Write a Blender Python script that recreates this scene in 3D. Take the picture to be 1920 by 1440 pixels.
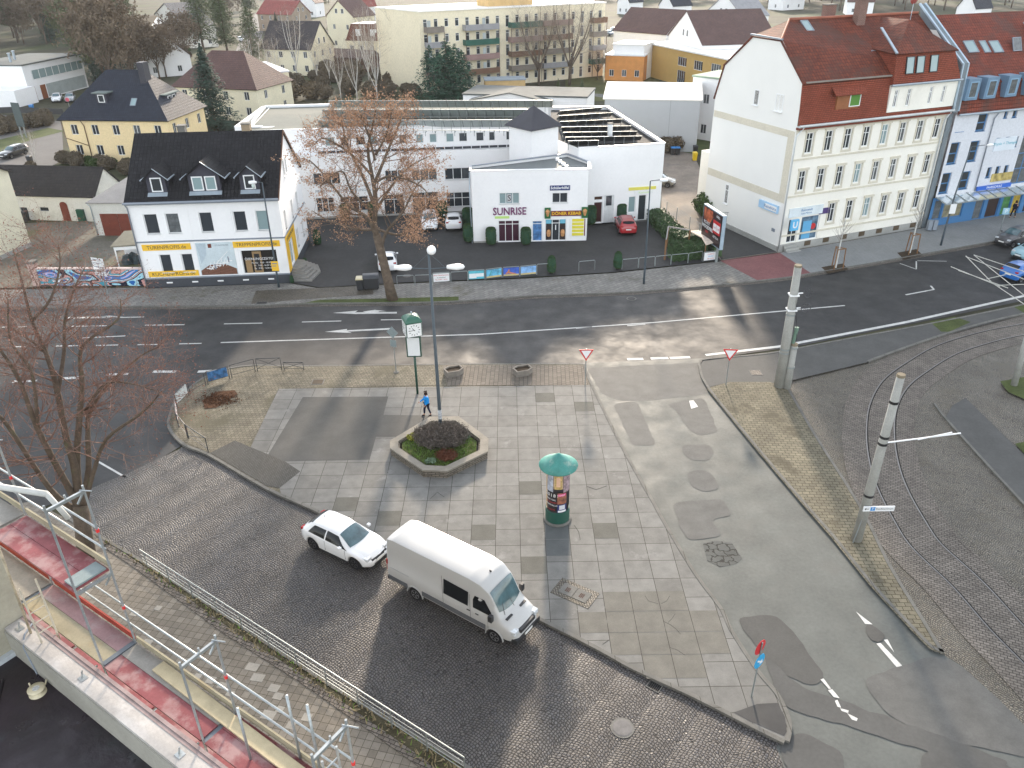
import bpy, math, random
from mathutils import Vector, Matrix, noise
R = math.radians
for o in list(bpy.data.objects): bpy.data.objects.remove(o)
SC = bpy.context.scene; COL = SC.collection
# ---------------------------------------------------------------- camera
CAM_H = 25.205; FOC = 1476.88; PITCH = .50471; ROLL = -.013989
fw = Vector((0, math.cos(PITCH), -math.sin(PITCH)))
_r = Vector((1, 0, 0)); _u = _r.cross(fw)
rt = _r*math.cos(ROLL)+_u*math.sin(ROLL); up = _u*math.cos(ROLL)-_r*math.sin(ROLL)
cd = bpy.data.cameras.new('camera'); cam = bpy.data.objects.new('camera', cd); COL.objects.link(cam)
M3 = Matrix((rt, up, -fw)).transposed()
cam.matrix_world = Matrix.Translation((0, 0, CAM_H)) @ M3.to_4x4()
cd.sensor_width = 36; cd.lens = FOC/1920*36; cd.clip_start = .3; cd.clip_end = 6000
SC.camera = cam
# ---------------------------------------------------------------- light
SUN_EL = 16.7; SUN_AZ = 3.7          # azimuth clockwise from +Y
w = bpy.data.worlds.new('World'); SC.world = w; w.use_nodes = True
nt = w.node_tree; bg = nt.nodes['Background']
sky = nt.nodes.new('ShaderNodeTexSky'); sky.sky_type = 'NISHITA'; sky.sun_disc = False
sky.sun_elevation = R(SUN_EL); sky.sun_rotation = R(SUN_AZ)
sky.air_density = 1.0; sky.dust_density = .8; sky.ozone_density = 1.6
hs_ = nt.nodes.new('ShaderNodeHueSaturation'); hs_.inputs['Saturation'].default_value = .28   # thin veil of cloud greys the sky light
nt.links.new(sky.outputs[0], hs_.inputs['Color']); nt.links.new(hs_.outputs[0], bg.inputs[0]); bg.inputs[1].default_value = .15
HAZE = .00011
sd = bpy.data.lights.new('sun', 'SUN'); sd.energy = 2.1; sd.angle = R(4); sd.color = (1, .84, .66)
sun = bpy.data.objects.new('sun', sd); COL.objects.link(sun)
tos = Vector((math.sin(R(SUN_AZ))*math.cos(R(SUN_EL)), math.cos(R(SUN_AZ))*math.cos(R(SUN_EL)), math.sin(R(SUN_EL))))
sun.rotation_euler = tos.to_track_quat('Z', 'Y').to_euler(); sun.location = (0, 0, 60)
SC.view_settings.view_transform = 'Standard'; SC.view_settings.look = 'None'
SC.view_settings.exposure = 2.0; SC.view_settings.gamma = 1
SC.render.engine = 'CYCLES'
# ---------------------------------------------------------------- photogrammetry: pixel of the 1920x1440 photograph -> point on a level
def ray(u, v): return fw+rt*((u-960)/FOC)-up*((v-720)/FOC)
def G(u, v, z=0.0):
    d = ray(u, v); t = (z-CAM_H)/d.z
    return Vector((d.x*t, d.y*t, z))
def Hgt(b, t):
    p = G(*b); d = ray(*t); k = (p.x*d.x+p.y*d.y)/(d.x**2+d.y**2)
    return CAM_H+k*d.z
# ---------------------------------------------------------------- materials
MATS = {}; GF = 1.0
def _mk(name):
    m = bpy.data.materials.new(name); m.use_nodes = True; t = m.node_tree
    return m, t, t.nodes['Principled BSDF']
def nd(t, ty, **k):
    n = t.nodes.new('ShaderNode'+ty)
    for a, b in k.items():
        if a.startswith('i_'): n.inputs[a[2:].replace('_', ' ')].default_value = b
        else: setattr(n, a, b)
    return n
def c4(c): return (c[0], c[1], c[2], 1)
def rgbmul(t, a, b):
    n = nd(t, 'MixRGB', blend_type='MULTIPLY'); n.inputs[0].default_value = 1
    t.links.new(a, n.inputs[1]); t.links.new(b, n.inputs[2]); return n.outputs[0]
def math1(t, op, a, b=None, clamp=False):
    n = nd(t, 'Math', operation=op, use_clamp=clamp)
    for i, x in enumerate((a, b)):
        if x is None: continue
        if isinstance(x, (int, float)): n.inputs[i].default_value = x
        else: t.links.new(x, n.inputs[i])
    return n.outputs[0]
def blotch(t, scale, lo, hi, detail=5, vec=None, rough=.6):
    n = nd(t, 'TexNoise', i_Scale=scale, i_Detail=detail, i_Roughness=rough)
    if vec is None:
        tc = nd(t, 'TexCoord'); vec = tc.outputs['Object']
    t.links.new(vec, n.inputs['Vector'])
    r = nd(t, 'MapRange'); r.inputs[1].default_value = .3; r.inputs[2].default_value = .7
    r.inputs[3].default_value = lo; r.inputs[4].default_value = hi
    t.links.new(n.outputs[0], r.inputs[0]); return r.outputs[0]
def mat(name, col, rough=.85, var=.12, scale=.8, bump=0, bscale=30, metal=0, coat=0, pat=None, spec=None, fine=.08, **k):
    if name in MATS: return MATS[name]
    if GF != 1:
        col = tuple(x*GF for x in col)
        for q in ('c2', 'mc', 'c3'):
            if q in k: k[q] = tuple(x*GF for x in k[q])
        if 'stain' in k: k['stain'] = (tuple(x*GF for x in k['stain'][0]),)+tuple(k['stain'][1:])
    m, t, p = _mk(name); L = t.links.new
    if spec is None: spec = .5 if rough < .6 else .2
    p.inputs['Roughness'].default_value = rough; p.inputs['Metallic'].default_value = metal
    p.inputs['Specular IOR Level'].default_value = spec
    if coat: p.inputs['Coat Weight'].default_value = coat; p.inputs['Coat Roughness'].default_value = .06
    tc = nd(t, 'TexCoord'); obj = tc.outputs['Object']; uv = tc.outputs['UV']
    base = None; hgt = None
    if pat:
        vec = uv
        mp = nd(t, 'Mapping'); L(vec, mp.inputs[0]); vec = mp.outputs[0]
        mp.inputs['Rotation'].default_value = (0, 0, R(k.get('rot', 0)))
        mp.inputs['Location'].default_value = (k.get('ox', 0), k.get('oy', 0), 0)
        if k.get('warp', 0):
            nz = nd(t, 'TexNoise', i_Scale=k.get('wscale', 3.), i_Detail=2); L(vec, nz.inputs['Vector'])
            vm = nd(t, 'VectorMath', operation='MULTIPLY_ADD'); L(nz.outputs['Color'], vm.inputs[0])
            vm.inputs[1].default_value = (k['warp'],)*3; L(vec, vm.inputs[2]); vec = vm.outputs[0]
        if pat == 'cobble':
            W = k.get('arc', 1.35)
            sx = nd(t, 'SeparateXYZ'); L(vec, sx.inputs[0])
            a = math1(t, 'SUBTRACT', math1(t, 'FRACT', math1(t, 'DIVIDE', sx.outputs[0], W)), .5)
            b = math1(t, 'MULTIPLY', math1(t, 'MULTIPLY', a, a), W*k.get('bow', .9))
            cy = math1(t, 'ADD', sx.outputs[1], b)
            cx = nd(t, 'CombineXYZ'); L(sx.outputs[0], cx.inputs[0]); L(cy, cx.inputs[1]); vec = cx.outputs[0]
        if pat == 'cobble':
            sc_ = nd(t, 'VectorMath', operation='MULTIPLY'); L(vec, sc_.inputs[0]); sc_.inputs[1].default_value = (1/k['w'], 1/k['h'], 0); vec = sc_.outputs[0]
            vf = nd(t, 'TexVoronoi', i_Scale=1., i_Randomness=k.get('rnd', .6)); ve = nd(t, 'TexVoronoi', feature='DISTANCE_TO_EDGE', i_Scale=1., i_Randomness=k.get('rnd', .6)); L(vec, vf.inputs['Vector']); L(vec, ve.inputs['Vector'])
            mr = nd(t, 'MapRange', interpolation_type='SMOOTHSTEP'); L(ve.outputs['Distance'], mr.inputs[0]); mr.inputs[1].default_value = .03; mr.inputs[2].default_value = k.get('ms', .2); hgt = mr.outputs[0]
            sp = nd(t, 'SeparateXYZ'); L(vf.outputs['Color'], sp.inputs[0]); m1 = nd(t, 'MixRGB'); L(sp.outputs[0], m1.inputs[0]); m1.inputs[1].default_value = c4(col); m1.inputs[2].default_value = c4(k['c2'])
            m3 = nd(t, 'MixRGB'); L(math1(t, 'MULTIPLY', sp.outputs[1], .55), m3.inputs[0]); L(m1.outputs[0], m3.inputs[1]); m3.inputs[2].default_value = c4(k.get('c3', col))
            m2 = nd(t, 'MixRGB'); L(hgt, m2.inputs[0]); m2.inputs[1].default_value = c4(k['mc']); L(m3.outputs[0], m2.inputs[2]); base = m2.outputs[0]
        br = nd(t, 'TexBrick'); L(vec, br.inputs['Vector'])
        br.inputs['Scale'].default_value = 1; br.offset = k.get('off', .5); br.squash = 1
        br.inputs['Brick Width'].default_value = k['w']; br.inputs['Row Height'].default_value = k['h']
        br.inputs['Mortar Size'].default_value = k.get('ms', .01); br.inputs['Mortar Smooth'].default_value = k.get('smooth', .3)
        br.inputs['Color1'].default_value = c4(col); br.inputs['Color2'].default_value = c4(k.get('c2', col))
        br.inputs['Mortar'].default_value = c4(k.get('mc', [x*.4 for x in col])); br.inputs['Bias'].default_value = k.get('bias', 0)
        if pat != 'cobble': base = br.outputs[0]; hgt = math1(t, 'SUBTRACT', 1, br.outputs['Fac'])
    else:
        rg = nd(t, 'RGB'); rg.outputs[0].default_value = c4(col); base = rg.outputs[0]
    if var:
        base = rgbmul(t, base, blotch(t, scale, 1-var, 1+var, vec=obj))
    if fine:
        base = rgbmul(t, base, blotch(t, scale*14, 1-fine, 1+fine, 3, vec=obj))
    if 'stain' in k:   # weathering of its own shape: sparse blotches towards another colour
        c, amt, sc, th = k['stain']
        n = nd(t, 'TexNoise', i_Scale=sc, i_Detail=6, i_Roughness=.65); L(obj, n.inputs['Vector'])
        r = nd(t, 'MapRange'); r.inputs[1].default_value = th; r.inputs[2].default_value = th+.12
        r.inputs[3].default_value = 0; r.inputs[4].default_value = amt; L(n.outputs[0], r.inputs[0])
        mx = nd(t, 'MixRGB'); L(r.outputs[0], mx.inputs[0]); L(base, mx.inputs[1]); mx.inputs[2].default_value = c4(c); base = mx.outputs[0]
    L(base, p.inputs['Base Color'])
    if k.get('rvar'):
        L(blotch(t, scale*1.7, max(.02, rough-k['rvar']), min(1, rough+k['rvar']), vec=obj), p.inputs['Roughness'])
    if bump:
        bn = nd(t, 'Bump'); bn.inputs['Strength'].default_value = bump; bn.inputs['Distance'].default_value = k.get('bd', .02)
        nz = nd(t, 'TexNoise', i_Scale=bscale, i_Detail=4); L(obj, nz.inputs['Vector'])
        h = nz.outputs[0]
        if hgt is not None: h = math1(t, 'ADD', math1(t, 'MULTIPLY', hgt, 1.0), math1(t, 'MULTIPLY', h, k.get('nb', .25)))
        L(h, bn.inputs['Height']); L(bn.outputs[0], p.inputs['Normal'])
    if 'trans' in k: p.inputs['Transmission Weight'].default_value = k['trans']
    MATS[name] = m; return m
def paint(name, col, rough=.35, **k): return mat(name, col, rough, var=.04, fine=.02, **k)
# ---------------------------------------------------------------- meshes
class MB:
    def __init__(s): s.v = []; s.f = []; s.m = []; s.mi = 0
    def add(s, vs, fs):
        b = len(s.v); s.v += [tuple(x) for x in vs]
        for f in fs: s.f.append([b+i for i in f]); s.m.append(s.mi)
    def box(s, x0, x1, y0, y1, z0, z1, M=None):
        vs = [Vector((x, y, z)) for z in (z0, z1) for y in (y0, y1) for x in (x0, x1)]
        if M is not None: vs = [M @ q for q in vs]
        s.add(vs, [(0, 2, 3, 1), (4, 5, 7, 6), (0, 1, 5, 4), (2, 6, 7, 3), (0, 4, 6, 2), (1, 3, 7, 5)])
    def poly(s, pts): s.add(pts, [list(range(len(pts)))])
    def prism(s, pts, z0, z1):
        n = len(pts); a = sum(pts[i][0]*pts[(i+1) % n][1]-pts[(i+1) % n][0]*pts[i][1] for i in range(n))
        if a < 0: pts = pts[::-1]
        vs = [(p[0], p[1], z0) for p in pts]+[(p[0], p[1], z1) for p in pts]
        s.add(vs, [list(range(n))[::-1], [n+i for i in range(n)]]+[[i, (i+1) % n, n+(i+1) % n, n+i] for i in range(n)])
    def tube(s, pts, rad, n=8, cap=True):
        pts = [Vector(p) for p in pts]
        if isinstance(rad, (int, float)): rad = [rad]*len(pts)
        rings = []; prev = None
        for i, p in enumerate(pts):
            d = (pts[min(i+1, len(pts)-1)]-pts[max(i-1, 0)]).normalized()
            if prev is None: prev = Vector((0, 0, 1)) if abs(d.z) < .9 else Vector((1, 0, 0))
            a = (prev-d*prev.dot(d)).normalized(); prev = a; b = d.cross(a)
            rings.append([p+(a*math.cos(2*math.pi*k/n)+b*math.sin(2*math.pi*k/n))*rad[i] for k in range(n)])
        vs = [q for r in rings for q in r]; fs = []
        for i in range(len(rings)-1):
            for k in range(n):
                k2 = (k+1) % n; fs.append((i*n+k, i*n+k2, (i+1)*n+k2, (i+1)*n+k))
        if cap: fs += [tuple(range(n))[::-1], tuple((len(rings)-1)*n+k for k in range(n))]
        s.add(vs, fs)
    def bar(s, a, b, w, h=None, upv=(0, 0, 1)):
        a = Vector(a); b = Vector(b); h = h or w; d = (b-a).normalized(); upv = Vector(upv)
        if abs(d.dot(upv)) > .98: upv = Vector((0, 1, 0))
        x = d.cross(upv).normalized(); z = x.cross(d); vs = []
        for p in (a, b):
            for i, j in ((-1, -1), (1, -1), (1, 1), (-1, 1)): vs.append(p+x*(w/2*i)+z*(h/2*j))
        s.add(vs, [(0, 3, 2, 1), (4, 5, 6, 7), (0, 1, 5, 4), (1, 2, 6, 5), (2, 3, 7, 6), (3, 0, 4, 7)])
    def lathe(s, prof, n=24, c=(0, 0, 0), axis='z', cap=True):
        vs = []
        for r, z in prof:
            for k in range(n):
                a = 2*math.pi*k/n; q = (r*math.cos(a), r*math.sin(a), z)
                if axis == 'y': q = (q[0], q[2], q[1])
                if axis == 'x': q = (q[2], q[0], q[1])
                vs.append((q[0]+c[0], q[1]+c[1], q[2]+c[2]))
        fs = []
        for i in range(len(prof)-1):
            for k in range(n):
                k2 = (k+1) % n; fs.append((i*n+k, i*n+k2, (i+1)*n+k2, (i+1)*n+k))
        if cap: fs += [tuple(range(n))[::-1], tuple((len(prof)-1)*n+k for k in range(n))]
        s.add(vs, fs)
    def leaf(s, p, sz, asp=1.0, d=None):
        p = Vector(p)
        if d is None: d = Vector((random.gauss(0, 1), random.gauss(0, 1), random.gauss(0, 1)))
        d = d.normalized(); a = d.orthogonal().normalized(); b = d.cross(a)
        t = random.random()*6.28; e = a*math.cos(t)+b*math.sin(t); g = d.cross(e)
        e = e*sz*.5; g = g*sz*.5*asp
        s.add([p-e-g*.4, p+g*-1, p+e-g*.2, p+g], [(0, 1, 2, 3)])
    def mesh(s, name, mats, smooth=False):
        me = bpy.data.meshes.new(name); me.from_pydata(s.v, [], s.f)
        if not isinstance(mats, (list, tuple)): mats = [mats]
        for m in mats: me.materials.append(m)
        if len(mats) > 1: me.polygons.foreach_set('material_index', s.m)
        if smooth: me.polygons.foreach_set('use_smooth', [True]*len(s.f))
        if len(s.f) < 30000:
            uvl = me.uv_layers.new(name='UVMap'); data = [0.0]*(2*len(me.loops)); vv = s.v
            me.update()
            for pl in me.polygons:
                n = pl.normal
                if abs(n.z) > .995: a = (1, 0, 0); b = (0, 1, 0)
                else:
                    l = math.hypot(n.x, n.y); a = (-n.y/l, n.x/l, 0)
                    b = (n.y*a[2]-n.z*a[1], n.z*a[0]-n.x*a[2], n.x*a[1]-n.y*a[0])
                for li in pl.loop_indices:
                    q = vv[me.loops[li].vertex_index]
                    data[2*li] = q[0]*a[0]+q[1]*a[1]; data[2*li+1] = q[0]*b[0]+q[1]*b[1]+q[2]*b[2]
            uvl.data.foreach_set('uv', data)
        return me
    def build(s, name, mats, parent=None, smooth=False, loc=None, fix=False):
        me = s.mesh(name, mats, smooth)
        if fix:
            import bmesh
            bm = bmesh.new(); bm.from_mesh(me); bmesh.ops.recalc_face_normals(bm, faces=bm.faces); bm.to_mesh(me); bm.free()
        o = bpy.data.objects.new(name, me); COL.objects.link(o)
        if parent: o.parent = parent
        if loc: o.location = loc
        return o
def tag(o, label=None, cat=None, group=None, kind=None):
    if label: o['label'] = label
    if cat: o['category'] = cat
    if group: o['group'] = group
    if kind: o['kind'] = kind
    return o
def thing(name, label, cat, loc=(0, 0, 0), rz=0, group=None):
    o = bpy.data.objects.new(name, None); COL.objects.link(o); o.empty_display_size = .3
    o.location = loc; o.rotation_euler = (0, 0, rz); return tag(o, label, cat, group)
def dup(root, loc, rz=0, label=None, group=None, sc=None):
    r = root.copy(); COL.objects.link(r); r.location = loc; r.rotation_euler = (0, 0, rz)
    if sc is not None: r.scale = (sc, sc, sc) if isinstance(sc, (int, float)) else sc
    if label: r['label'] = label
    if group: r['group'] = group
    def rec(a, b):
        for ch in list(a.children):
            c = ch.copy(); COL.objects.link(c); c.parent = b; rec(ch, c)
    rec(root, r); return r
def struct(o): o['kind'] = 'structure'; return o
# building frames: local x along the facade, y inwards
class Fr:
    def __init__(s, A, B, z=0):
        a = G(A[0], A[1], z); b = G(B[0], B[1], z); s.o = Vector((a.x, a.y)); d = Vector((b.x-a.x, b.y-a.y))
        s.L_ = d.length; s.a = math.atan2(d.y, d.x); s.ux = d.normalized(); s.uy = Vector((-s.ux.y, s.ux.x))
    def L(s, u, v, z):
        p = G(u, v, z); q = Vector((p.x, p.y))-s.o; return Vector((q.dot(s.ux), q.dot(s.uy)))
    def thing(s, name, label, cat): return thing(name, label, cat, (s.o.x, s.o.y, 0), s.a)
class Pl:
    def __init__(s, fr, x=0, y=0, ang=0):
        s.fr = fr; s.x = x; s.y = y; s.u = Vector((math.cos(R(ang)), math.sin(R(ang)))); s.n = Vector((-s.u.y, s.u.x))
    def px(s, u, v):
        f = s.fr; o = f.o+f.ux*s.x+f.uy*s.y; U = f.ux*s.u.x+f.uy*s.u.y; N = f.ux*s.n.x+f.uy*s.n.y
        d = ray(u, v); t = o.dot(N)/(d.x*N.x+d.y*N.y); p = Vector((d.x*t, d.y*t))-o
        return p.dot(U), CAM_H+d.z*t
    def rect(s, u0, v0, u1, v1):       # bottom-left and top-right pixel
        a = s.px(u0, v0); b = s.px(u1, v1); return (a[0], b[0], a[1], b[1])
    def p(s, a, z, d=0): return Vector((s.x+s.u.x*a+s.n.x*d, s.y+s.u.y*a+s.n.y*d, z))
    def quad(s, mb, s0, s1, z0, z1, d=0): mb.poly([s.p(s0, z0, d), s.p(s1, z0, d), s.p(s1, z1, d), s.p(s0, z1, d)])
    def box(s, mb, s0, s1, z0, z1, d0, d1):
        vs = [s.p(a, z, d) for z in (z0, z1) for d in (d0, d1) for a in (s0, s1)]
        mb.add(vs, [(0, 2, 3, 1), (4, 5, 7, 6), (0, 1, 5, 4), (2, 6, 7, 3), (0, 4, 6, 2), (1, 3, 7, 5)])
    def facade(s, mb, s0, s1, z0, z1, holes=(), depth=.16):
        holes = [h for h in holes if h[0] > s0+.01 and h[1] < s1-.01 and h[3] < z1-.01]
        xs = sorted({s0, s1, *[h[0] for h in holes], *[h[1] for h in holes]})
        zs = sorted({z0, z1, *[max(z0, h[2]) for h in holes], *[h[3] for h in holes]})
        for i in range(len(xs)-1):
            for j in range(len(zs)-1):
                cx = (xs[i]+xs[i+1])/2; cz = (zs[j]+zs[j+1])/2
                if any(h[0] < cx < h[1] and h[2] < cz < h[3] for h in holes): continue
                s.quad(mb, xs[i], xs[i+1], zs[j], zs[j+1])
        for a, b, c, d in holes:
            c = max(c, z0)
            mb.poly([s.p(a, c), s.p(a, d), s.p(a, d, depth), s.p(a, c, depth)])
            mb.poly([s.p(b, c), s.p(b, c, depth), s.p(b, d, depth), s.p(b, d)])
            mb.poly([s.p(a, d), s.p(b, d), s.p(b, d, depth), s.p(a, d, depth)])
            mb.poly([s.p(a, c), s.p(a, c, depth), s.p(b, c, depth), s.p(b, c)])
GLASS = paint('window_glass', (.035, .042, .05), .06, spec=.8)
GL2 = mat('curtained_glass', (.11, .12, .125), .12, var=.35, scale=2.5, spec=.8)
GL3 = paint('pale_blind_glass', (.24, .33, .34), .15, spec=.7)
GLP = [GLASS, GLASS, GL2, GLASS, GLASS, GL2]
WHITE = paint('white_plastic', (.78, .79, .79), .4)
WINC = {}
def window(par, pl, r, cols=1, rows=(), d=.10, frame=WHITE, glass=None, fwid=.07, name='window', sill=None, proud=0):
    a, b, c, e = r; w = b-a; h = e-c
    if w <= .05 or h <= .05: return
    if proud: d = -proud
    gl = glass or random.choice(GLP)
    key = (round(w, 2), round(h, 2), cols, tuple(rows), frame.name, fwid, bool(sill)); kg = key+(gl.name,)
    if key not in WINC:
        m = MB()
        m.box(0, fwid, 0, .06, 0, h); m.box(w-fwid, w, 0, .06, 0, h); m.box(fwid, w-fwid, 0, .06, h-fwid, h); m.box(fwid, w-fwid, 0, .06, 0, fwid)
        for i in range(1, cols): m.box(w*i/cols-fwid*.45, w*i/cols+fwid*.45, .003, .057, fwid, h-fwid)
        for q in rows: m.box(fwid, w-fwid, .006, .054, h*q-fwid*.4, h*q+fwid*.4)
        if sill: m.box(-.06, w+.06, -.16, -.003, -.05, 0)
        WINC[key] = m.mesh(name, frame)
    if kg not in WINC:
        m = MB(); m.poly([(fwid*.5, .03, fwid*.5), (w-fwid*.5, .03, fwid*.5), (w-fwid*.5, .03, h-fwid*.5), (fwid*.5, .03, h-fwid*.5)])
        WINC[kg] = m.mesh('pane', gl)
    o = bpy.data.objects.new(name, WINC[key]); COL.objects.link(o); o.parent = par
    q = pl.p(a, c, d); o.location = q; o.rotation_euler = (0, 0, math.atan2(pl.u.y, pl.u.x))
    g = bpy.data.objects.new('pane', WINC[kg]); COL.objects.link(g); g.parent = o
    return o
def txt(par, s, pl, a, z, size, m, d=-.02, name='lettering', align='CENTER', ext=.004, squeeze=1.0, bold=0):
    c = bpy.data.curves.new('t', 'FONT'); c.body = s; c.size = size; c.align_x = align; c.align_y = 'CENTER'; c.extrude = ext; c.offset = bold
    c.resolution_u = 2
    o = bpy.data.objects.new('t', c); COL.objects.link(o)
    dg = bpy.context.evaluated_depsgraph_get(); dg.update()
    me = bpy.data.meshes.new_from_object(o.evaluated_get(dg)); bpy.data.objects.remove(o)
    me.name = name; me.materials.clear(); me.materials.append(m)
    q = bpy.data.objects.new(name, me); COL.objects.link(q); q.parent = par
    X = Vector((pl.u.x, pl.u.y, 0)); Z = Vector((-pl.n.x, -pl.n.y, 0))
    M = Matrix((X*squeeze, Vector((0, 0, 1)), Z)).transposed().to_4x4(); M.translation = pl.p(a, z, d)
    q.matrix_local = M; return q
def panel(par, pl, r, m, d0=-.05, d1=.0, name='sign_panel'):
    mb = MB(); pl.box(mb, r[0], r[1], r[2], r[3], d0, d1); return mb.build(name, m, par)
# roofs
def slab(mb, pts, th=.14):           # a thick sloping slab from its top outline (ccw seen from above)
    pts = [Vector(p) for p in pts]; n = (pts[1]-pts[0]).cross(pts[2]-pts[0]).normalized()
    if n.z < 0: pts = pts[::-1]; n = -n
    k = len(pts); lo = [p-n*th for p in pts]
    mb.add(pts+lo, [list(range(k)), [k+i for i in range(k)][::-1]]+[[(i+1) % k, i, k+i, k+(i+1) % k] for i in range(k)])
def gable_roof(mb, x0, x1, y0, y1, ze, zr, axis='x', oh=.35, th=.14, ohe=.25):
    if axis == 'x':
        ym = (y0+y1)/2; k = (zr-ze)/(ym-y0)
        slab(mb, [(x0-ohe, y0-oh, ze-oh*k), (x1+ohe, y0-oh, ze-oh*k), (x1+ohe, ym, zr), (x0-ohe, ym, zr)], th)
        slab(mb, [(x1+ohe, y1+oh, ze-oh*k), (x0-ohe, y1+oh, ze-oh*k), (x0-ohe, ym, zr+.003), (x1+ohe, ym, zr+.003)], th)
    else:
        xm = (x0+x1)/2; k = (zr-ze)/(xm-x0)
        slab(mb, [(x0-oh, y1+ohe, ze-oh*k), (x0-oh, y0-ohe, ze-oh*k), (xm, y0-ohe, zr), (xm, y1+ohe, zr)], th)
        slab(mb, [(x1+oh, y0-ohe, ze-oh*k), (x1+oh, y1+ohe, ze-oh*k), (xm, y1+ohe, zr+.003), (xm, y0-ohe, zr+.003)], th)
def hip_roof(mb, x0, x1, y0, y1, ze, zr, i0, i1, oh=.35, th=.14, ym=None):
    ym = (y0+y1)/2 if ym is None else ym; a = (x0-oh, y0-oh, ze); b = (x1+oh, y0-oh, ze); c = (x1+oh, y1+oh, ze); d = (x0-oh, y1+oh, ze)
    e = (x0+i0, ym, zr); f = (x1-i1, ym, zr)
    slab(mb, [a, b, f, e], th); slab(mb, [c, d, e, f], th); slab(mb, [d, a, e], th); slab(mb, [b, c, f], th)
def poly_area(p): return sum(p[i][0]*p[(i+1) % len(p)][1]-p[(i+1) % len(p)][0]*p[i][1] for i in range(len(p)))/2
def sheet(name, pts, z, m, kind='structure'):
    mb = MB(); p = [(q[0], q[1], z) for q in pts]
    if poly_area(p) < 0: p = p[::-1]
    mb.poly(p); o = mb.build(name, m); o['kind'] = kind; return o
def GP(l, z=0): return [G(u, v, z) for u, v in l]
def offs(pts, d):
    out = []
    for i, p in enumerate(pts):
        a = Vector(pts[max(i-1, 0)][:2]); b = Vector(pts[min(i+1, len(pts)-1)][:2]); t = (b-a).normalized()
        out.append((p[0]-t.y*d, p[1]+t.x*d))
    return out
def smoothline(pts, n=4):
    P = [Vector(p[:2]) for p in pts]; out = []
    for i in range(len(P)-1):
        p0 = P[max(i-1, 0)]; p1 = P[i]; p2 = P[i+1]; p3 = P[min(i+2, len(P)-1)]
        for k in range(n):
            t = k/n
            out.append(.5*((2*p1)+(p2-p0)*t+(2*p0-5*p1+4*p2-p3)*t*t+(3*p1-p0-3*p2+p3)*t**3))
    out.append(P[-1]); return out
def ribbon(mb, pts, w0, w1, z0, z1):
    A = offs(pts, w0); B = offs(pts, w1); n = len(pts)
    vs = [(a[0], a[1], z) for z in (z0, z1) for q in (A, B) for a in q]
    a0, b0, a1, b1 = 0, n, 2*n, 3*n; fs = []
    for i in range(n-1):
        fs += [(a1+i, a1+i+1, b1+i+1, b1+i), (a0+i, a0+i+1, a1+i+1, a1+i), (b0+i+1, b0+i, b1+i, b1+i+1)]
    fs += [(a0, a1, b1, b0), (a0+n-1, b0+n-1, b1+n-1, a1+n-1)]
    mb.add(vs, fs)
# ================================================================ ground
SC.cycles.use_denoising = True
GF = .42
asph = mat('road_asphalt', (.085, .086, .088), .66, spec=.25, var=.16, scale=.35, bump=.25, bscale=40, rvar=.12, fine=.12, bd=.006, stain=((.15, .145, .135), .5, .12, .55))
asph_old = mat('worn_light_asphalt', (.235, .25, .235), .66, var=.17, scale=.45, bump=.2, bscale=40, rvar=.1, fine=.09, bd=.006, stain=((.26, .26, .24), .5, .35, .52))
asph_mid = mat('patched_asphalt', (.165, .165, .157), .75, var=.14, scale=.8, bump=.25, bscale=40, bd=.006)
asph_lot = mat('parking_asphalt', (.12, .12, .12), .8, var=.15, scale=.3, fine=.12, stain=((.05, .06, .045), .6, .12, .58))
asph_pav = mat('pavement_asphalt', (.19, .19, .183), .8, var=.14, scale=.5)
cob = mat('cobblestones', (.285, .27, .26), .5, rnd=.42, var=.24, scale=.4, bump=1.0, bscale=25, pat='cobble', w=.122, h=.114, ms=.25, bd=.018,
          c2=(.175, .17, .185), c3=(.24, .205, .175), mc=(.03, .025, .02), warp=.05, wscale=1.1, arc=1.7, bow=.62, rvar=.12, rot=38, fine=.15, spec=.3)
cob2 = mat('small_cobblestones', (.43, .39, .32), .55, var=.18, scale=.4, bump=1.0, bscale=25, pat='cobble', w=.11, h=.10, ms=.22, bd=.014, rnd=.42,
           c2=(.26, .245, .215), c3=(.36, .30, .22), mc=(.06, .052, .04), warp=.05, wscale=1.6, arc=1.2, bow=1.0, rvar=.1, rot=-40, spec=.25, stain=((.20, .17, .11), .6, .35, .55))
cob3 = mat('track_setts', (.42, .37, .32), .65, var=.2, scale=.6, bump=1.0, bscale=25, pat='brick', w=.24, h=.15, ms=.016, smooth=.6, bd=.03,
           c2=(.28, .245, .21), mc=(.07, .058, .045), warp=.03, wscale=2, rot=25)
plaza_m = mat('plaza_slabs', (.405, .40, .375), .8, var=.16, scale=1.7, bump=.3, bscale=30, pat='brick', w=1.2, h=1.2, ms=.014, off=0, smooth=.2, fine=.07,
              c2=(.305, .297, .275), mc=(.085, .077, .06), ox=.902, oy=-.572, bd=.01, bias=-.25, stain=((.58, .57, .55), .7, 1.1, .60))
dslab = mat('dark_replacement_slab', (.25, .245, .215), .85, var=.12, scale=1.5)
oslab = mat('olive_weathered_slab', (.33, .315, .275), .85, var=.14, scale=1.5)
tanp = mat('tan_block_paving', (.44, .395, .295), .85, var=.22, scale=.6, bump=.6, bscale=20, pat='brick', w=.24, h=.24, ms=.014, bd=.015,
           c2=(.32, .285, .215), mc=(.14, .115, .075), rot=2, warp=.012, stain=((.22, .20, .13), .8, .35, .52))
tanp2 = mat('pinkish_block_paving', (.42, .365, .30), .85, var=.15, scale=.6, bump=.6, bscale=20, pat='brick', w=.28, h=.28, ms=.016, bd=.015,
            c2=(.33, .285, .235), mc=(.15, .12, .095), rot=92)
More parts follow.
